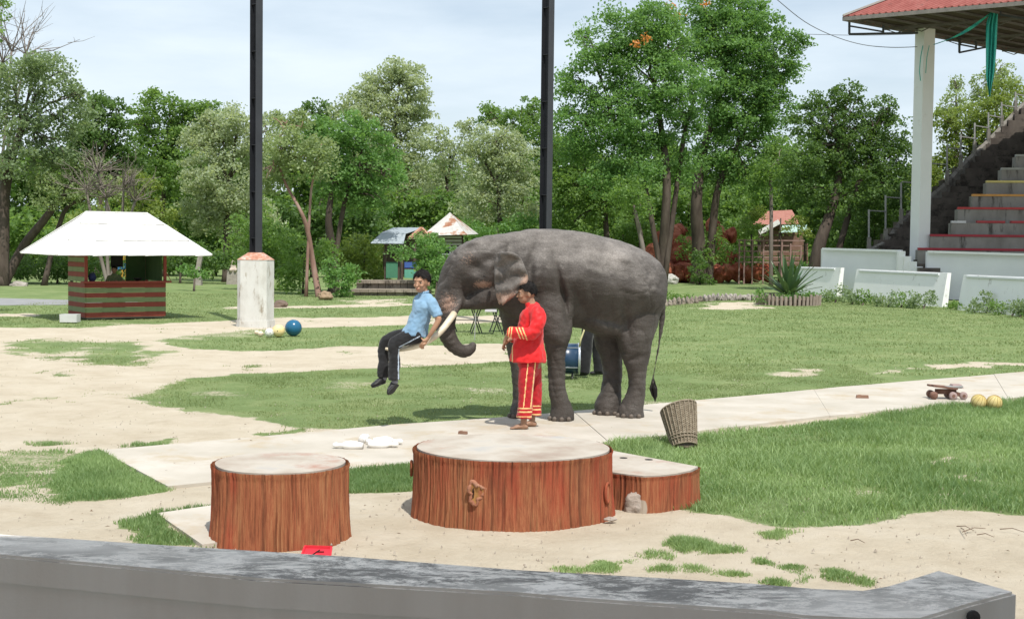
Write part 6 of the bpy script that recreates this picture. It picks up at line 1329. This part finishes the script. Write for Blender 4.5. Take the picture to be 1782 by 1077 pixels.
mb.tube(loop, .010 + .006 * np.abs(np.sin(np.linspace(0, 17, 64))), 8, False); m_ = mb.mesh('knot_rim', True); co = get_co(m_); co += get_no(m_) * (pnoise(co, 60) * .009)[:, None]; set_co(m_, co); link('knot_rim', m_, rimm, h)
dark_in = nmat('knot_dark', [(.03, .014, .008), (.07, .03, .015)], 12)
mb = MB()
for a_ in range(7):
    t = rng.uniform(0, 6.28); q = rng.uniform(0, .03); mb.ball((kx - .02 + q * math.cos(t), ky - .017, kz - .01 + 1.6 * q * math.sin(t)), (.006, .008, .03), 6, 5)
mb.build('knot_painted_shadow', dark_in, h, True)  # dark lumps stand in for shadow inside the knot
for ang, zz, a_, b_ in ((-176, .33, .03, .055), (-24, .20, .045, .075)):
    t = math.radians(ang); c0 = np.array([.02 + .775 * math.cos(t), 10.32 + .73 * math.sin(t), zz]); tx = np.array([-math.sin(t), math.cos(t), 0]); nn = np.array([math.cos(t), math.sin(t), 0])
    A_ = [c0 + tx * a_ * math.cos(q) + np.array([0, 0, b_ * math.sin(q)]) + nn * .012 for q in np.linspace(0, 6.283, 20)]
    k_ = MB().tube(A_, .012, 6, False).build('branch_scar', BARK, s2, True)
    set_attr(k_.data, 'groove', np.zeros(len(k_.data.vertices))); set_attr(k_.data, 'wear', np.zeros(len(k_.data.vertices)))
    mb = MB(); mb.add(np.array([c0 + nn * .012 + tx * a_ * math.cos(q) + np.array([0, 0, b_ * math.sin(q)]) for q in np.linspace(0, 6.283, 19)[:-1]] + [c0 + nn * .02]), [(i, (i + 1) % 18, 18) for i in range(18)])
    mb.build('scar_face', nmat('scar_face', [(.34, .10, .05), (.42, .17, .08)], 8), k_, True)
# lower wedge-shaped step
s3 = thing('stump_platform', 'low wedge-shaped step painted like wood joined to the right of the largest stump', 'platform', (1.25, 11.1, 0))
zs = .285; pts = [G(1062, 783, zs), G(1219, 812, zs), G(1205, 819, zs), G(1180, 824.5, zs), G(1150, 828, zs), G(1120, 829, zs), G(1090, 826, zs), G(1062, 822, zs)]
O = []
for a_, b_ in zip(pts, pts[1:] + pts[:1]):
    n_ = max(2, int(np.linalg.norm(b_ - a_) / .006)); O += [tuple((a_ + (b_ - a_) * t)[:2]) for t in np.arange(n_) / n_]
def wf(V): u, v = proj(V); return .9 * np.exp(-((u - 1112) / 17) ** 4 - ((v - 884) / 17) ** 4) + .35 * sst(1100, 1070, u)
stump(s3, O, -.05, zs - .004, 8, wear_fn=wf, flare=.012, amp=.009)
hole = nmat('hole_dark', [(.015, .013, .012)], 1, bump=0)
for hx, hy in ((1085, 797), (1129, 800)):
    MB().lathe([(.034, -.01), (.034, .0045), (.02, .006)], 14, G(hx, hy, zs)).build('socket_hole', hole, s3)
def knotch(px, py, Yo, rx, rz, root): MB().ball(P(px, py, Yo), (rx, .012, rz), 10, 8).build('knot', dark_in, root, True)
knotch(1173, 846, 10.985, .018, .035, s3); knotch(1177, 862, 10.96, .012, .02, s3); knotch(1168, 871, 10.93, .008, .01, s3)
conc_raw = nmat('broken_concrete', [(.22, .18, .15), (.36, .31, .27), (.42, .38, .34)], 9, bump=.8, bscale=14, bdist=.03)
mb = MB(); c0 = G(1112, 897); mb.ball(c0 + np.array([0, .150, .05]), (.105, .055, .115), 28, 20); me = mb.mesh('exposed_core', True); co = get_co(me); co += get_no(me) * (pnoise(co, 13) * .018 + pnoise(co, 40, 3) * .018)[:, None]; set_co(me, co); link('exposed_core', me, conc_raw, s3)
rock('concrete_crumb', G(1062, 907) + np.array([0, 0, .02]), (.045, .03, .018), conc_raw, 2, 'dark broken crumb of concrete on the sand where the two biggest platforms meet')
# ------------------------------------------------------------------ red tray at the foot of the small stump
redp = nmat('red_plastic', [(.55, .015, .03), (.62, .03, .05)], 4, rough=.4, bump=0, spec=.4); blk = nmat('black_print', [(.01, .01, .012)], 1, bump=0, rough=.5)
tr_ = thing('tray', 'flat red plastic tray with a black mark leaning at the foot of the smaller stump', 'tray', G(550, 975))
a_, b_, c_, d_ = P(531, 951.5, 8.80), P(577, 953, 8.80), P(574, 975, 8.68), P(523, 973, 8.68)
mb = MB(); n_ = unit(np.cross(b_ - a_, d_ - a_)); n_ = n_ if n_[2] > 0 else -n_
mb.add(np.array([a_, b_, c_, d_, a_ - n_ * .012, b_ - n_ * .012, c_ - n_ * .012, d_ - n_ * .012]), [(0, 3, 2, 1), (4, 5, 6, 7), (0, 1, 5, 4), (1, 2, 6, 5), (2, 3, 7, 6), (3, 0, 4, 7)])
base_ = mb.build('base', redp, tr_)
mb = MB()
for p0, p1 in ((a_, b_), (b_, c_), (c_, d_), (d_, a_)): mb.bar(p0 + n_ * .006, p1 + n_ * .006, .012, .016)
mb.build('rim', redp, tr_)
mid = (a_ + b_ + c_ + d_) / 4; ex = unit(b_ - a_); ey = unit(a_ - d_)
MB().bar(mid - ex * .035 - ey * .03 + n_ * .003, mid + ex * .012 + ey * .04 + n_ * .003, .007, .004, up=n_).bar(mid - ex * .01 + ey * .015 + n_ * .005, mid + ex * .045 + ey * .018 + n_ * .005, .006, .004, up=n_).build('mark', blk, tr_)
# ------------------------------------------------------------------ wicker basket
wick = nmat('wicker', [(.13, .10, .07), (.25, .205, .15), (.36, .31, .24)], 26, (1, 1, 2), bump=.5)
bk = thing('basket', 'grey woven wicker basket tilted on the grass beside the path', 'basket', G(1190, 777))
B0 = G(1191, 777); T0 = P(1180.5, 710, 13.98); ax = T0 - B0; hgt = np.linalg.norm(ax)
s_ = unit(np.cross(ax, (0, 1, 0))); t_ = unit(np.cross(s_, ax)); R_ = np.stack([s_, t_, ax / hgt], 1)
def bpt(th, s, dr=0):
    r = .122 + (.188 - .122) * s ** .9 + dr; top = 1 + .06 * math.cos(th - math.radians(10)) * np.sign(-s_[0]) * -1
    return B0 + R_ @ np.array([r * math.cos(th), r * math.sin(th), hgt * s * (1 + (top - 1) * s)])
V = []; NT, NS = 96, 44
for i in range(NS + 1):
    for j in range(NT):
        th = 2 * math.pi * j / NT; V.append(bpt(th, i / NS, .004 * (1 if (j // 2 + i) % 2 else -1)))
F = [(i * NT + j, i * NT + (j + 1) % NT, (i + 1) * NT + (j + 1) % NT, (i + 1) * NT + j) for i in range(NS) for j in range(NT)]
nv = len(V); V = V + [B0 + (np.array(v) - B0) - R_ @ np.array([0, 0, 0]) for v in V]
V = np.array(V); ctr = B0 + np.outer(((V - B0) @ (ax / hgt)), ax / hgt); V[nv:] = ctr[nv:] + (V[nv:] - ctr[nv:]) * .93
MB().add(V, F + [tuple(q + nv for q in f[::-1]) for f in F]).build('weave', wick, bk)
mb = MB()
for j in range(24):
    th = 2 * math.pi * j / 24; mb.tube([bpt(th, s, .007) for s in (0, .3, .6, .85, 1.0)], .006, 5)
mb.build('stakes', wick, bk)['kind'] = 'stuff'
MB().tube([bpt(t, 1.0, .0) for t in np.linspace(0, 2 * math.pi, 49)], .011, 7, False).build('rim', wick, bk, True)
MB().tube([bpt(t, .16, .006) for t in np.linspace(0, 2 * math.pi, 49)], .008, 6, False).tube([bpt(t, .24, .006) for t in np.linspace(0, 2 * math.pi, 49)], .008, 6, False).tube([bpt(t, .01, .004) for t in np.linspace(0, 2 * math.pi, 49)], .01, 6, False).build('band', wick, bk, True)
MB().prism([bpt(t, .03, -.01)[:2] for t in np.linspace(0, 2 * math.pi, 25)[:-1]], .01, .03).build('bottom', wick, bk)
# ------------------------------------------------------------------ balls
def ball_thing(name, px, py_bot, Y, r, mat, label, cat='ball', group=None, parts=None):
    g = P(px, py_bot, Y); c = np.array([g[0], Y, r - .004]); t = thing(name, label, cat, (c[0], c[1], 0), group)
    o = MB().ball(c, r, 28, 20).build('shell', mat, t, True); return t, c, r
def gloss(n, c, r=.3): return nmat(n, [c, tuple(q * 1.15 for q in c)], 5, rough=r, bump=0, spec=.5)
t, c, r = ball_thing('exercise_ball', 510.6, 586, 29.9, .186, gloss('ball_blue', (.012, .10, .19), .22), 'big shiny dark blue ball on the grass, rightmost by the white pillar')
MB().tube([c + np.array([r * 1.003 * math.cos(q), -r * 1.003 * math.sin(q) * .3, r * 1.003 * math.sin(q) * .954]) for q in np.linspace(0, 6.283, 40)], .0025, 4, False).build('seam', gloss('ball_blue2', (.01, .08, .15)), t)
t, c, r = ball_thing('rubber_ball', 484.7, 588, 29.6, .138, nmat('ball_yellow', [(.62, .36, .06), (.70, .52, .22), (.74, .66, .42)], 3, (1, 1, 1), rough=.5, bump=.05), 'yellow and cream ball between the blue ball and the football')
MB().ball(c + np.array([-.0, -r * .985, .0]), (.012, .006, .012)).build('valve', blk, t, True)
whitep = nmat('white_plastic', [(.72, .71, .66), (.78, .77, .73)], 5, rough=.4, bump=0, spec=.5)
t, c, r = ball_thing('football', 468.7, 586.5, 29.5, .098, whitep, 'black and white football touching the yellow ball')
for q in [(-.5, -.8, .3), (.35, -.9, -.05), (-.2, -.75, -.65), (.0, -.5, .86), (.85, -.4, .3), (.6, -.55, -.6), (-.95, -.3, -.1), (.4, .8, .4), (-.5, .8, -.3)]:
    n_ = unit(q); s_ = unit(np.cross(n_, (.1, .2, 1))); u_ = np.cross(s_, n_)
    mb = MB(); mb.add(np.array([c + r * unit(n_ + .34 * (s_ * math.cos(a) + u_ * math.sin(a))) * 1.004 for a in np.arange(5) * 2 * math.pi / 5] + [c + n_ * r * 1.012]), [(i, (i + 1) % 5, 5) for i in range(5)]); mb.build('patch', blk, t)
cream = nmat('ball_cream', [(.62, .52, .38), (.72, .66, .52)], 12, rough=.6, bump=.1)
for i_, (px, yy, rad, lb) in enumerate(((453.5, 586.5, .064, 'small cream ball touching the football'), (447, 583, .055, 'smallest pale ball at the foot of the white pillar, farthest left in the row'))):
    t, c, r = ball_thing('toy_ball', px, yy, 29.6 + .5 * i_, rad, cream, lb)
    MB().tube([c + np.array([r * 1.004 * math.cos(q), -r * 1.004 * math.sin(q), 0]) for q in np.linspace(0, 6.283, 30)], .003, 4, False).build('seam', nmat('seam_pink%d' % i_, [(.45, .2, .17)], 1, bump=0), t)
woven = nmat('ball_mustard', [(.42, .31, .10), (.54, .43, .18), (.60, .50, .25)], 10, rough=.7, bump=.5, bscale=60, bdist=.004)
grv = nmat('ball_groove', [(.28, .19, .06)], 1)
for px, yb, lb, tilt in ((1702.6, 713.5, 'left one of the two mustard yellow grooved balls on the grass edge', .2), (1730, 714.8, 'right one of the two mustard yellow grooved balls on the grass edge', 1.0)):
    g = G(px, yb); t, c, r = ball_thing('yellow_ball', px, yb, g[1] + .08, .101, woven, lb)
    for q in range(6):
        a = q * math.pi / 6; axx = unit((math.cos(tilt) * .4, -.3, 1)); s_ = unit(np.cross(axx, (0, 1, 0))); u_ = np.cross(axx, s_); e_ = s_ * math.cos(a) + u_ * math.sin(a)
        MB().tube([c + r * .999 * (axx * math.cos(w_) + e_ * math.sin(w_)) for w_ in np.linspace(0, 6.283, 40)], .003, 4, False).build('groove', grv, t)
# ------------------------------------------------------------------ white pins lying on the path
pinm = nmat('pin_white', [(.76, .74, .70), (.80, .79, .77)], 4, rough=.35, bump=0, spec=.5)
prof = [(.006, 0), (.030, .004), (.034, .03), (.044, .085), (.050, .125), (.042, .175), (.022, .215), (.019, .24), (.027, .268), (.026, .29), (.014, .306), (.003, .31)]
def pin(base, d, label):
    base = np.array(base, float); d = unit(d); s_ = unit(np.cross(d, (0, 0, 1))); u_ = np.cross(s_, d)
    t = thing('bowling_pin', label, 'pin', base, 'white pins lying on the path')
    MB().lathe(prof, 22, base + np.array([0, 0, .046]), np.stack([s_, u_, d], 1)).build('body', pinm, t, True)
    MB().lathe([(.030, -.002), (.031, .004), (.026, .005)], 18, base + np.array([0, 0, .046]), np.stack([s_, u_, d], 1)).build('foot_ring', nmat('pin_foot', [(.5, .48, .45)], 1) if 'pin_foot' not in bpy.data.materials else bpy.data.materials['pin_foot'], t, True)
pin(G(632, 783), (-1, .05, 0), 'white pin lying on the path, leftmost, its neck pointing left')
pin(G(628, 774), (.12, 1, 0), 'white pin lying end-on in the middle of the white pins')
pin(G(640, 781), (1, .12, 0), 'white pin lying on the path pointing right, nearest of the white pins')
pin(G(682, 779), (-1, .5, 0), 'white pin lying at the right end of the white pins')
pin(G(650, 774), (1, -.15, 0), 'white pin lying behind the nearest of the white pins')
woodb = nmat('wood_scrap', [(.17, .09, .06), (.28, .17, .12)], 14, (.3, 1, 1), bump=.4)
def scrap(px, py, l, w_, h_, ang, label):
    g = G(px, py); c_, s_ = math.cos(ang), math.sin(ang); t = thing('wood_block', label, 'wood block', g)
    MB().box(g + np.array([0, 0, h_ / 2 + .014]), (l, w_, h_), [[c_, -s_, 0], [s_, c_, 0], [0, 0, 1]], .93).build('block', woodb, t)
    MB().box(g + np.array([-l * .2 * c_, -l * .2 * s_, h_ + .016]), (l * .3, w_ * .7, .006), [[c_, -s_, 0], [s_, c_, 0], [0, 0, 1]], .8).build('splinter', woodb, t)
scrap(805.5, 757, .10, .04, .03, -.35, 'small brown wood scrap on the path in front of the handler')
scrap(1500.5, 694, .17, .05, .04, -.08, 'short dark brown wood bar lying alone on the path at the right')
# ------------------------------------------------------------------ low wooden trolley on the path
wd = nmat('trolley_wood', [(.10, .05, .035), (.17, .09, .065), (.25, .15, .12)], 12, (1, 1, 1), bump=.4); wd2 = nmat('trolley_pink', [(.27, .19, .18), (.36, .27, .255)], 10, bump=.3); wdg = nmat('trolley_grey', [(.24, .25, .25), (.33, .34, .33)], 10, bump=.3)
g = G(1652, 697); tl = thing('trolley', 'small battered wooden trolley with thick wheels on the path at the right', 'trolley', g)
def tp(x, y, z): return g + np.array([x, y + .12, z + .014])
MB().bar(tp(-.22, -.07, .185), tp(.12, -.05, .145), .1, .026).build('deck_board', wd, tl); MB().bar(tp(-.24, .06, .18), tp(.12, .08, .15), .1, .026).build('deck_board', wd, tl)
MB().bar(tp(-.02, -.02, .165), tp(.2, .0, .175), .13, .02).build('deck_board', wdg, tl)
MB().box(tp(.14, .04, .175), (.17, .16, .05), None, .7).build('seat_block', wd2, tl)
MB().bar(tp(-.18, -.1, .07), tp(-.18, .12, .07), .05).build('axle', wd, tl); MB().bar(tp(.13, -.1, .07), tp(.13, .12, .07), .05).build('axle', wd, tl)
MB().bar(tp(-.16, 0, .1), tp(.13, 0, .1), .04, .07).build('beam', wd, tl)
for x, y, m_ in ((-.21, -.1, wd), (-.19, .12, wd), (.05, -.12, wd2), (.05, .1, wd2), (.2, -.1, wd2)):
    mb = MB(); mb.lathe([(.02, -.03), (.048, -.028), (.054, -.018), (.054, .018), (.048, .028), (.02, .03)], 18, tp(x, y, .054), [[1, 0, 0], [0, 0, 1], [0, 1, 0]]); wh = mb.build('wheel', m_, tl, True)
    MB().lathe([(.022, -.036), (.022, .036)], 10, tp(x, y, .054), [[1, 0, 0], [0, 0, 1], [0, 1, 0]]).build('hub', wd, wh)
# ------------------------------------------------------------------ tables behind the elephant
steel = nmat('table_steel', [(.02, .02, .022), (.04, .04, .042)], 5, rough=.5, bump=0); chrome = nmat('chrome', [(.55, .57, .58)], 1, rough=.25, bump=0, metal=.8)
def table(px, py, w_, lab, cl=False):
    g = G(px, py); t = thing('folding_table', lab, 'table', g); h_ = .62
    MB().box(g + np.array([0, 0, h_]), (w_, .5, .03)).build('tabletop', steel, t)
    for sx in (-.5, .5):
        for sy, q in ((-.2, 1), (.2, -1)):
            MB().bar(g + np.array([sx * w_ * .9 - .12 * q * (1 if sx < 0 else -1), sy, 0]), g + np.array([sx * w_ * .9 + .1 * q * (1 if sx < 0 else -1), sy * .6, h_]), .022).build('leg', steel, t)
    MB().bar(g + np.array([-w_ * .42, -.1, .3]), g + np.array([w_ * .42, -.1, .3]), .018).build('crossbar', steel, t)
    return g, t
table(806, 578, .62, 'black folding table with splayed legs behind the curled trunk')
g, t = table(848, 581, .55, 'black folding table with a pale cloth hanging over it behind the elephant head')
MB().box(g + np.array([.08, -.1, .58]), (.28, .3, .09), None, .9).build('table_runner', nmat('runner', [(.5, .47, .5)], 4), t)
g, t = table(872, 577, .35, 'black folding table closest to the handler in red, mostly hidden')
MB().bar(G(826, 592), G(827, 592) + np.array([0, 0, .6]), .02).build('x', chrome, None)
o = bpy.data.objects['x']; o.name = 'metal_pole'; tag(o, 'thin shiny metal pole standing in the grass behind the trunk', 'pole')
# ------------------------------------------------------------------ person and drum behind the elephant
pb = thing('person', 'person in black trousers and light blue shirt standing behind the elephant belly', 'person', (P(1030, 652, 21.4)[0], 21.4, 0))
cx = P(1027, 600, 21.4)[0]; pm = skin_mat('skin_back', (.28, .16, .10), (.35, .2, .13))
def WW(x, y, z, r, r2=None): return [cx + x, 21.4 + y, z, r, r2 or r]
mb = MB(); hc = np.array([cx - .05, 21.4, 1.56]); head(mb, hc, (-.8, -.6, 0), .23)
chain_w(mb, [WW(-.02, 0, 1.44, .05), WW(0, 0, 1.3, .06), WW(0, 0, 1.0, .1)], Y_)
for sy in (-1, 1):
    chain_w(mb, [WW(-.01, sy * .18, 1.34, .045), WW(.02, sy * .23, 1.08, .038), WW(-.12, sy * .2, .9, .028), WW(-.17, sy * .19, .87, .03)], Y_, n=10)
    fingers(mb, np.array([cx - .19, 21.4 + sy * .19, .86]), (-1, 0, -.3), (0, 1, 0), (0, 0, -1))
    chain_w(mb, [WW(-.05 if sy < 0 else .1, sy * .1, .5, .06), WW(-.10 if sy < 0 else .13, sy * .1, .06, .035)], Y_, n=10)
link('body', fuse(mb, 'helper_body', .009, 2), pm, pb); hair(hc, (-.8, -.6, 0), pb, .23, seed=9)
mb = MB(); chain_w(mb, [WW(-.01, 0, 1.43, .07, .09), WW(0, 0, 1.36, .11, .2), WW(0, 0, 1.1, .13, .19), WW(0, 0, .86, .15, .2)], Y_, n=20, flat=True)
for sy in (-1, 1): chain_w(mb, [WW(-.01, sy * .16, 1.36, .06), WW(0, sy * .22, 1.2, .06), WW(.01, sy * .23, 1.12, .058)], Y_, n=12, flat=True)
me = fuse(mb, 'shirt', .012, 3); crumple(me, .01, 9); link('shirt', me, cloth('shirt_pale', (.36, .5, .66), (.45, .58, .72)), pb)
mb = MB(); chain_w(mb, [WW(0, 0, .92, .14, .18), WW(0, 0, .8, .13, .17)], Y_)
chain_w(mb, [WW(-.03, -.08, .82, .11), WW(-.07, -.1, .45, .10), WW(-.10, -.1, .05, .10)], Y_, flat=True); chain_w(mb, [WW(.03, .08, .82, .11), WW(.11, .1, .45, .085), WW(.15, .1, .05, .08)], Y_, flat=True)
me = fuse(mb, 'trousers', .012, 3); crumple(me, .01, 9); link('trousers', me, cloth('trousers_dark', (.01, .01, .012), (.02, .02, .022)), pb)
for x_, sy in ((-.12, -.1), (.15, .1)):
    mb = MB(); chain_w(mb, [WW(x_ + .06, sy, .04, .035, .04), WW(x_, sy, .045, .04, .042), WW(x_ - .12, sy, .03, .025, .045)], Y_); me = fuse(mb, 'shoe', .008, 2); link('shoe', me, shoe_m, pb)
navy = nmat('drum_navy', [(.012, .035, .075), (.02, .05, .10)], 3, rough=.3, bump=0, spec=.5); silv = nmat('drum_silver', [(.55, .58, .62)], 1, rough=.3, bump=0, metal=.6)
dc = P(985, 632, 21.0); dc[2] = .30; dr = thing('drum', 'dark blue drum with silver hoops standing behind the elephant foreleg', 'drum', (dc[0], 21.0, 0))
Rx = [[0, 0, 1], [0, 1, 0], [-1, 0, 0]]
MB().lathe([(.235, -.2), (.235, .2)], 36, dc, Rx).build('shell', navy, dr, True)
for q in (-.2, .2): MB().lathe([(.228, q - .018), (.252, q - .018), (.252, q + .018), (.228, q + .018)], 36, dc, Rx).build('hoop', silv, dr, True)
for a in (-150, -95, -40, 20, 75, 130):
    r0 = math.radians(a); MB().bar(dc + np.array([-.2, .243 * math.cos(r0), .243 * math.sin(r0)]), dc + np.array([.2, .243 * math.cos(r0), .243 * math.sin(r0)]), .01).build('tension_rod', silv, dr)
for y_ in (-.14, .14): MB().bar((dc[0] + .1, 21 + y_, 0), (dc[0] + .1, 21 + y_ * .6, .12), .02).build('foot', steel, dr); MB().bar((dc[0] - .1, 21 + y_, 0), (dc[0] - .1, 21 + y_ * .6, .12), .02).build('foot', steel, dr)
MB().tube([dc + np.array([.2, -.15, .2]), dc + np.array([.22, -.16, .32]), dc + np.array([.27, -.12, .45]), dc + np.array([.3, -.1, .6])], .014, 7).build('strap', nmat('strap_yellow', [(.5, .46, .25)], 1), dr, True)
# ------------------------------------------------------------------ seated vendor and his things in the kiosk
kp = K(1.0, .75, 0); ps = thing('person', 'person in a green shirt sitting inside the striped kiosk', 'person', kp)
h0 = K(1.0, .75, 1.30); fd = -KB_ * .9 - KA_ * .5; mb = MB(); head(mb, h0, fd, .22)
def KC(a, b, z, r, r2=None): return [*K(a, b, z), r, r2 or r]
chain_w(mb, [KC(1.0, .75, 1.2, .05), KC(1.0, .76, 1.1, .06), KC(1.0, .76, .8, .1)], KA_)
for q in (-1, 1):
    chain_w(mb, [KC(1 + q * .17, .74, 1.08, .045), KC(1 + q * .25, .62, .9, .036), KC(1 + q * .12, .42, .98, .028)], KB_, n=10)
    fingers(mb, K(1 + q * .1, .38, .99), -KB_, (0, 0, -1), KA_)
chain_w(mb, [KC(.9, .7, .5, .08), KC(.9, .4, .5, .07), KC(.9, .38, .12, .05)], KA_, n=10); chain_w(mb, [KC(1.1, .7, .5, .08), KC(1.1, .4, .5, .07), KC(1.1, .38, .12, .05)], KA_, n=10)
link('body', fuse(mb, 'vendor_body', .011, 2), pm, ps); hair(h0, fd, ps, .22, seed=11)
mb = MB(); chain_w(mb, [KC(1, .75, 1.17, .07, .08), KC(1, .75, 1.1, .11, .2), KC(1, .75, .8, .13, .2), KC(1, .72, .5, .15, .2)], KA_, flat=True)
for q in (-1, 1): chain_w(mb, [KC(1 + q * .14, .75, 1.1, .06), KC(1 + q * .23, .66, .96, .055)], KB_, flat=True)
link('shirt', fuse(mb, 'vshirt', .012, 2), cloth('shirt_olive', (.10, .12, .06), (.16, .18, .09)), ps)
MB().box(K(1, .8, .28), (.5, .4, .45), KR).build('stool', wood_d, ps)
bg_ = thing('bag', 'dark blue bag on the kiosk counter by the left post', 'bag', K(.22, .12, 1.02)); MB().ball(K(.2, .12, 1.12), (.11, .09, .13)).build('body', nmat('bag_blue', [(.015, .02, .06), (.03, .04, .1)], 8), bg_, True); MB().tube([K(.15, .12, 1.22), K(.2, .12, 1.29), K(.25, .12, 1.22)], .008, 5).build('handle', blk, bg_)
bk_ = thing('bowl', 'dark bowl on the kiosk counter right of the seated person', 'bowl', K(1.42, .1, 1.02)); MB().lathe([(.05, 1.02), (.12, 1.09), (.125, 1.1), (.1, 1.09), (.04, 1.035)], 16, K(1.42, .1, 0)).build('bowl_body', blk, bk_, True)
# end
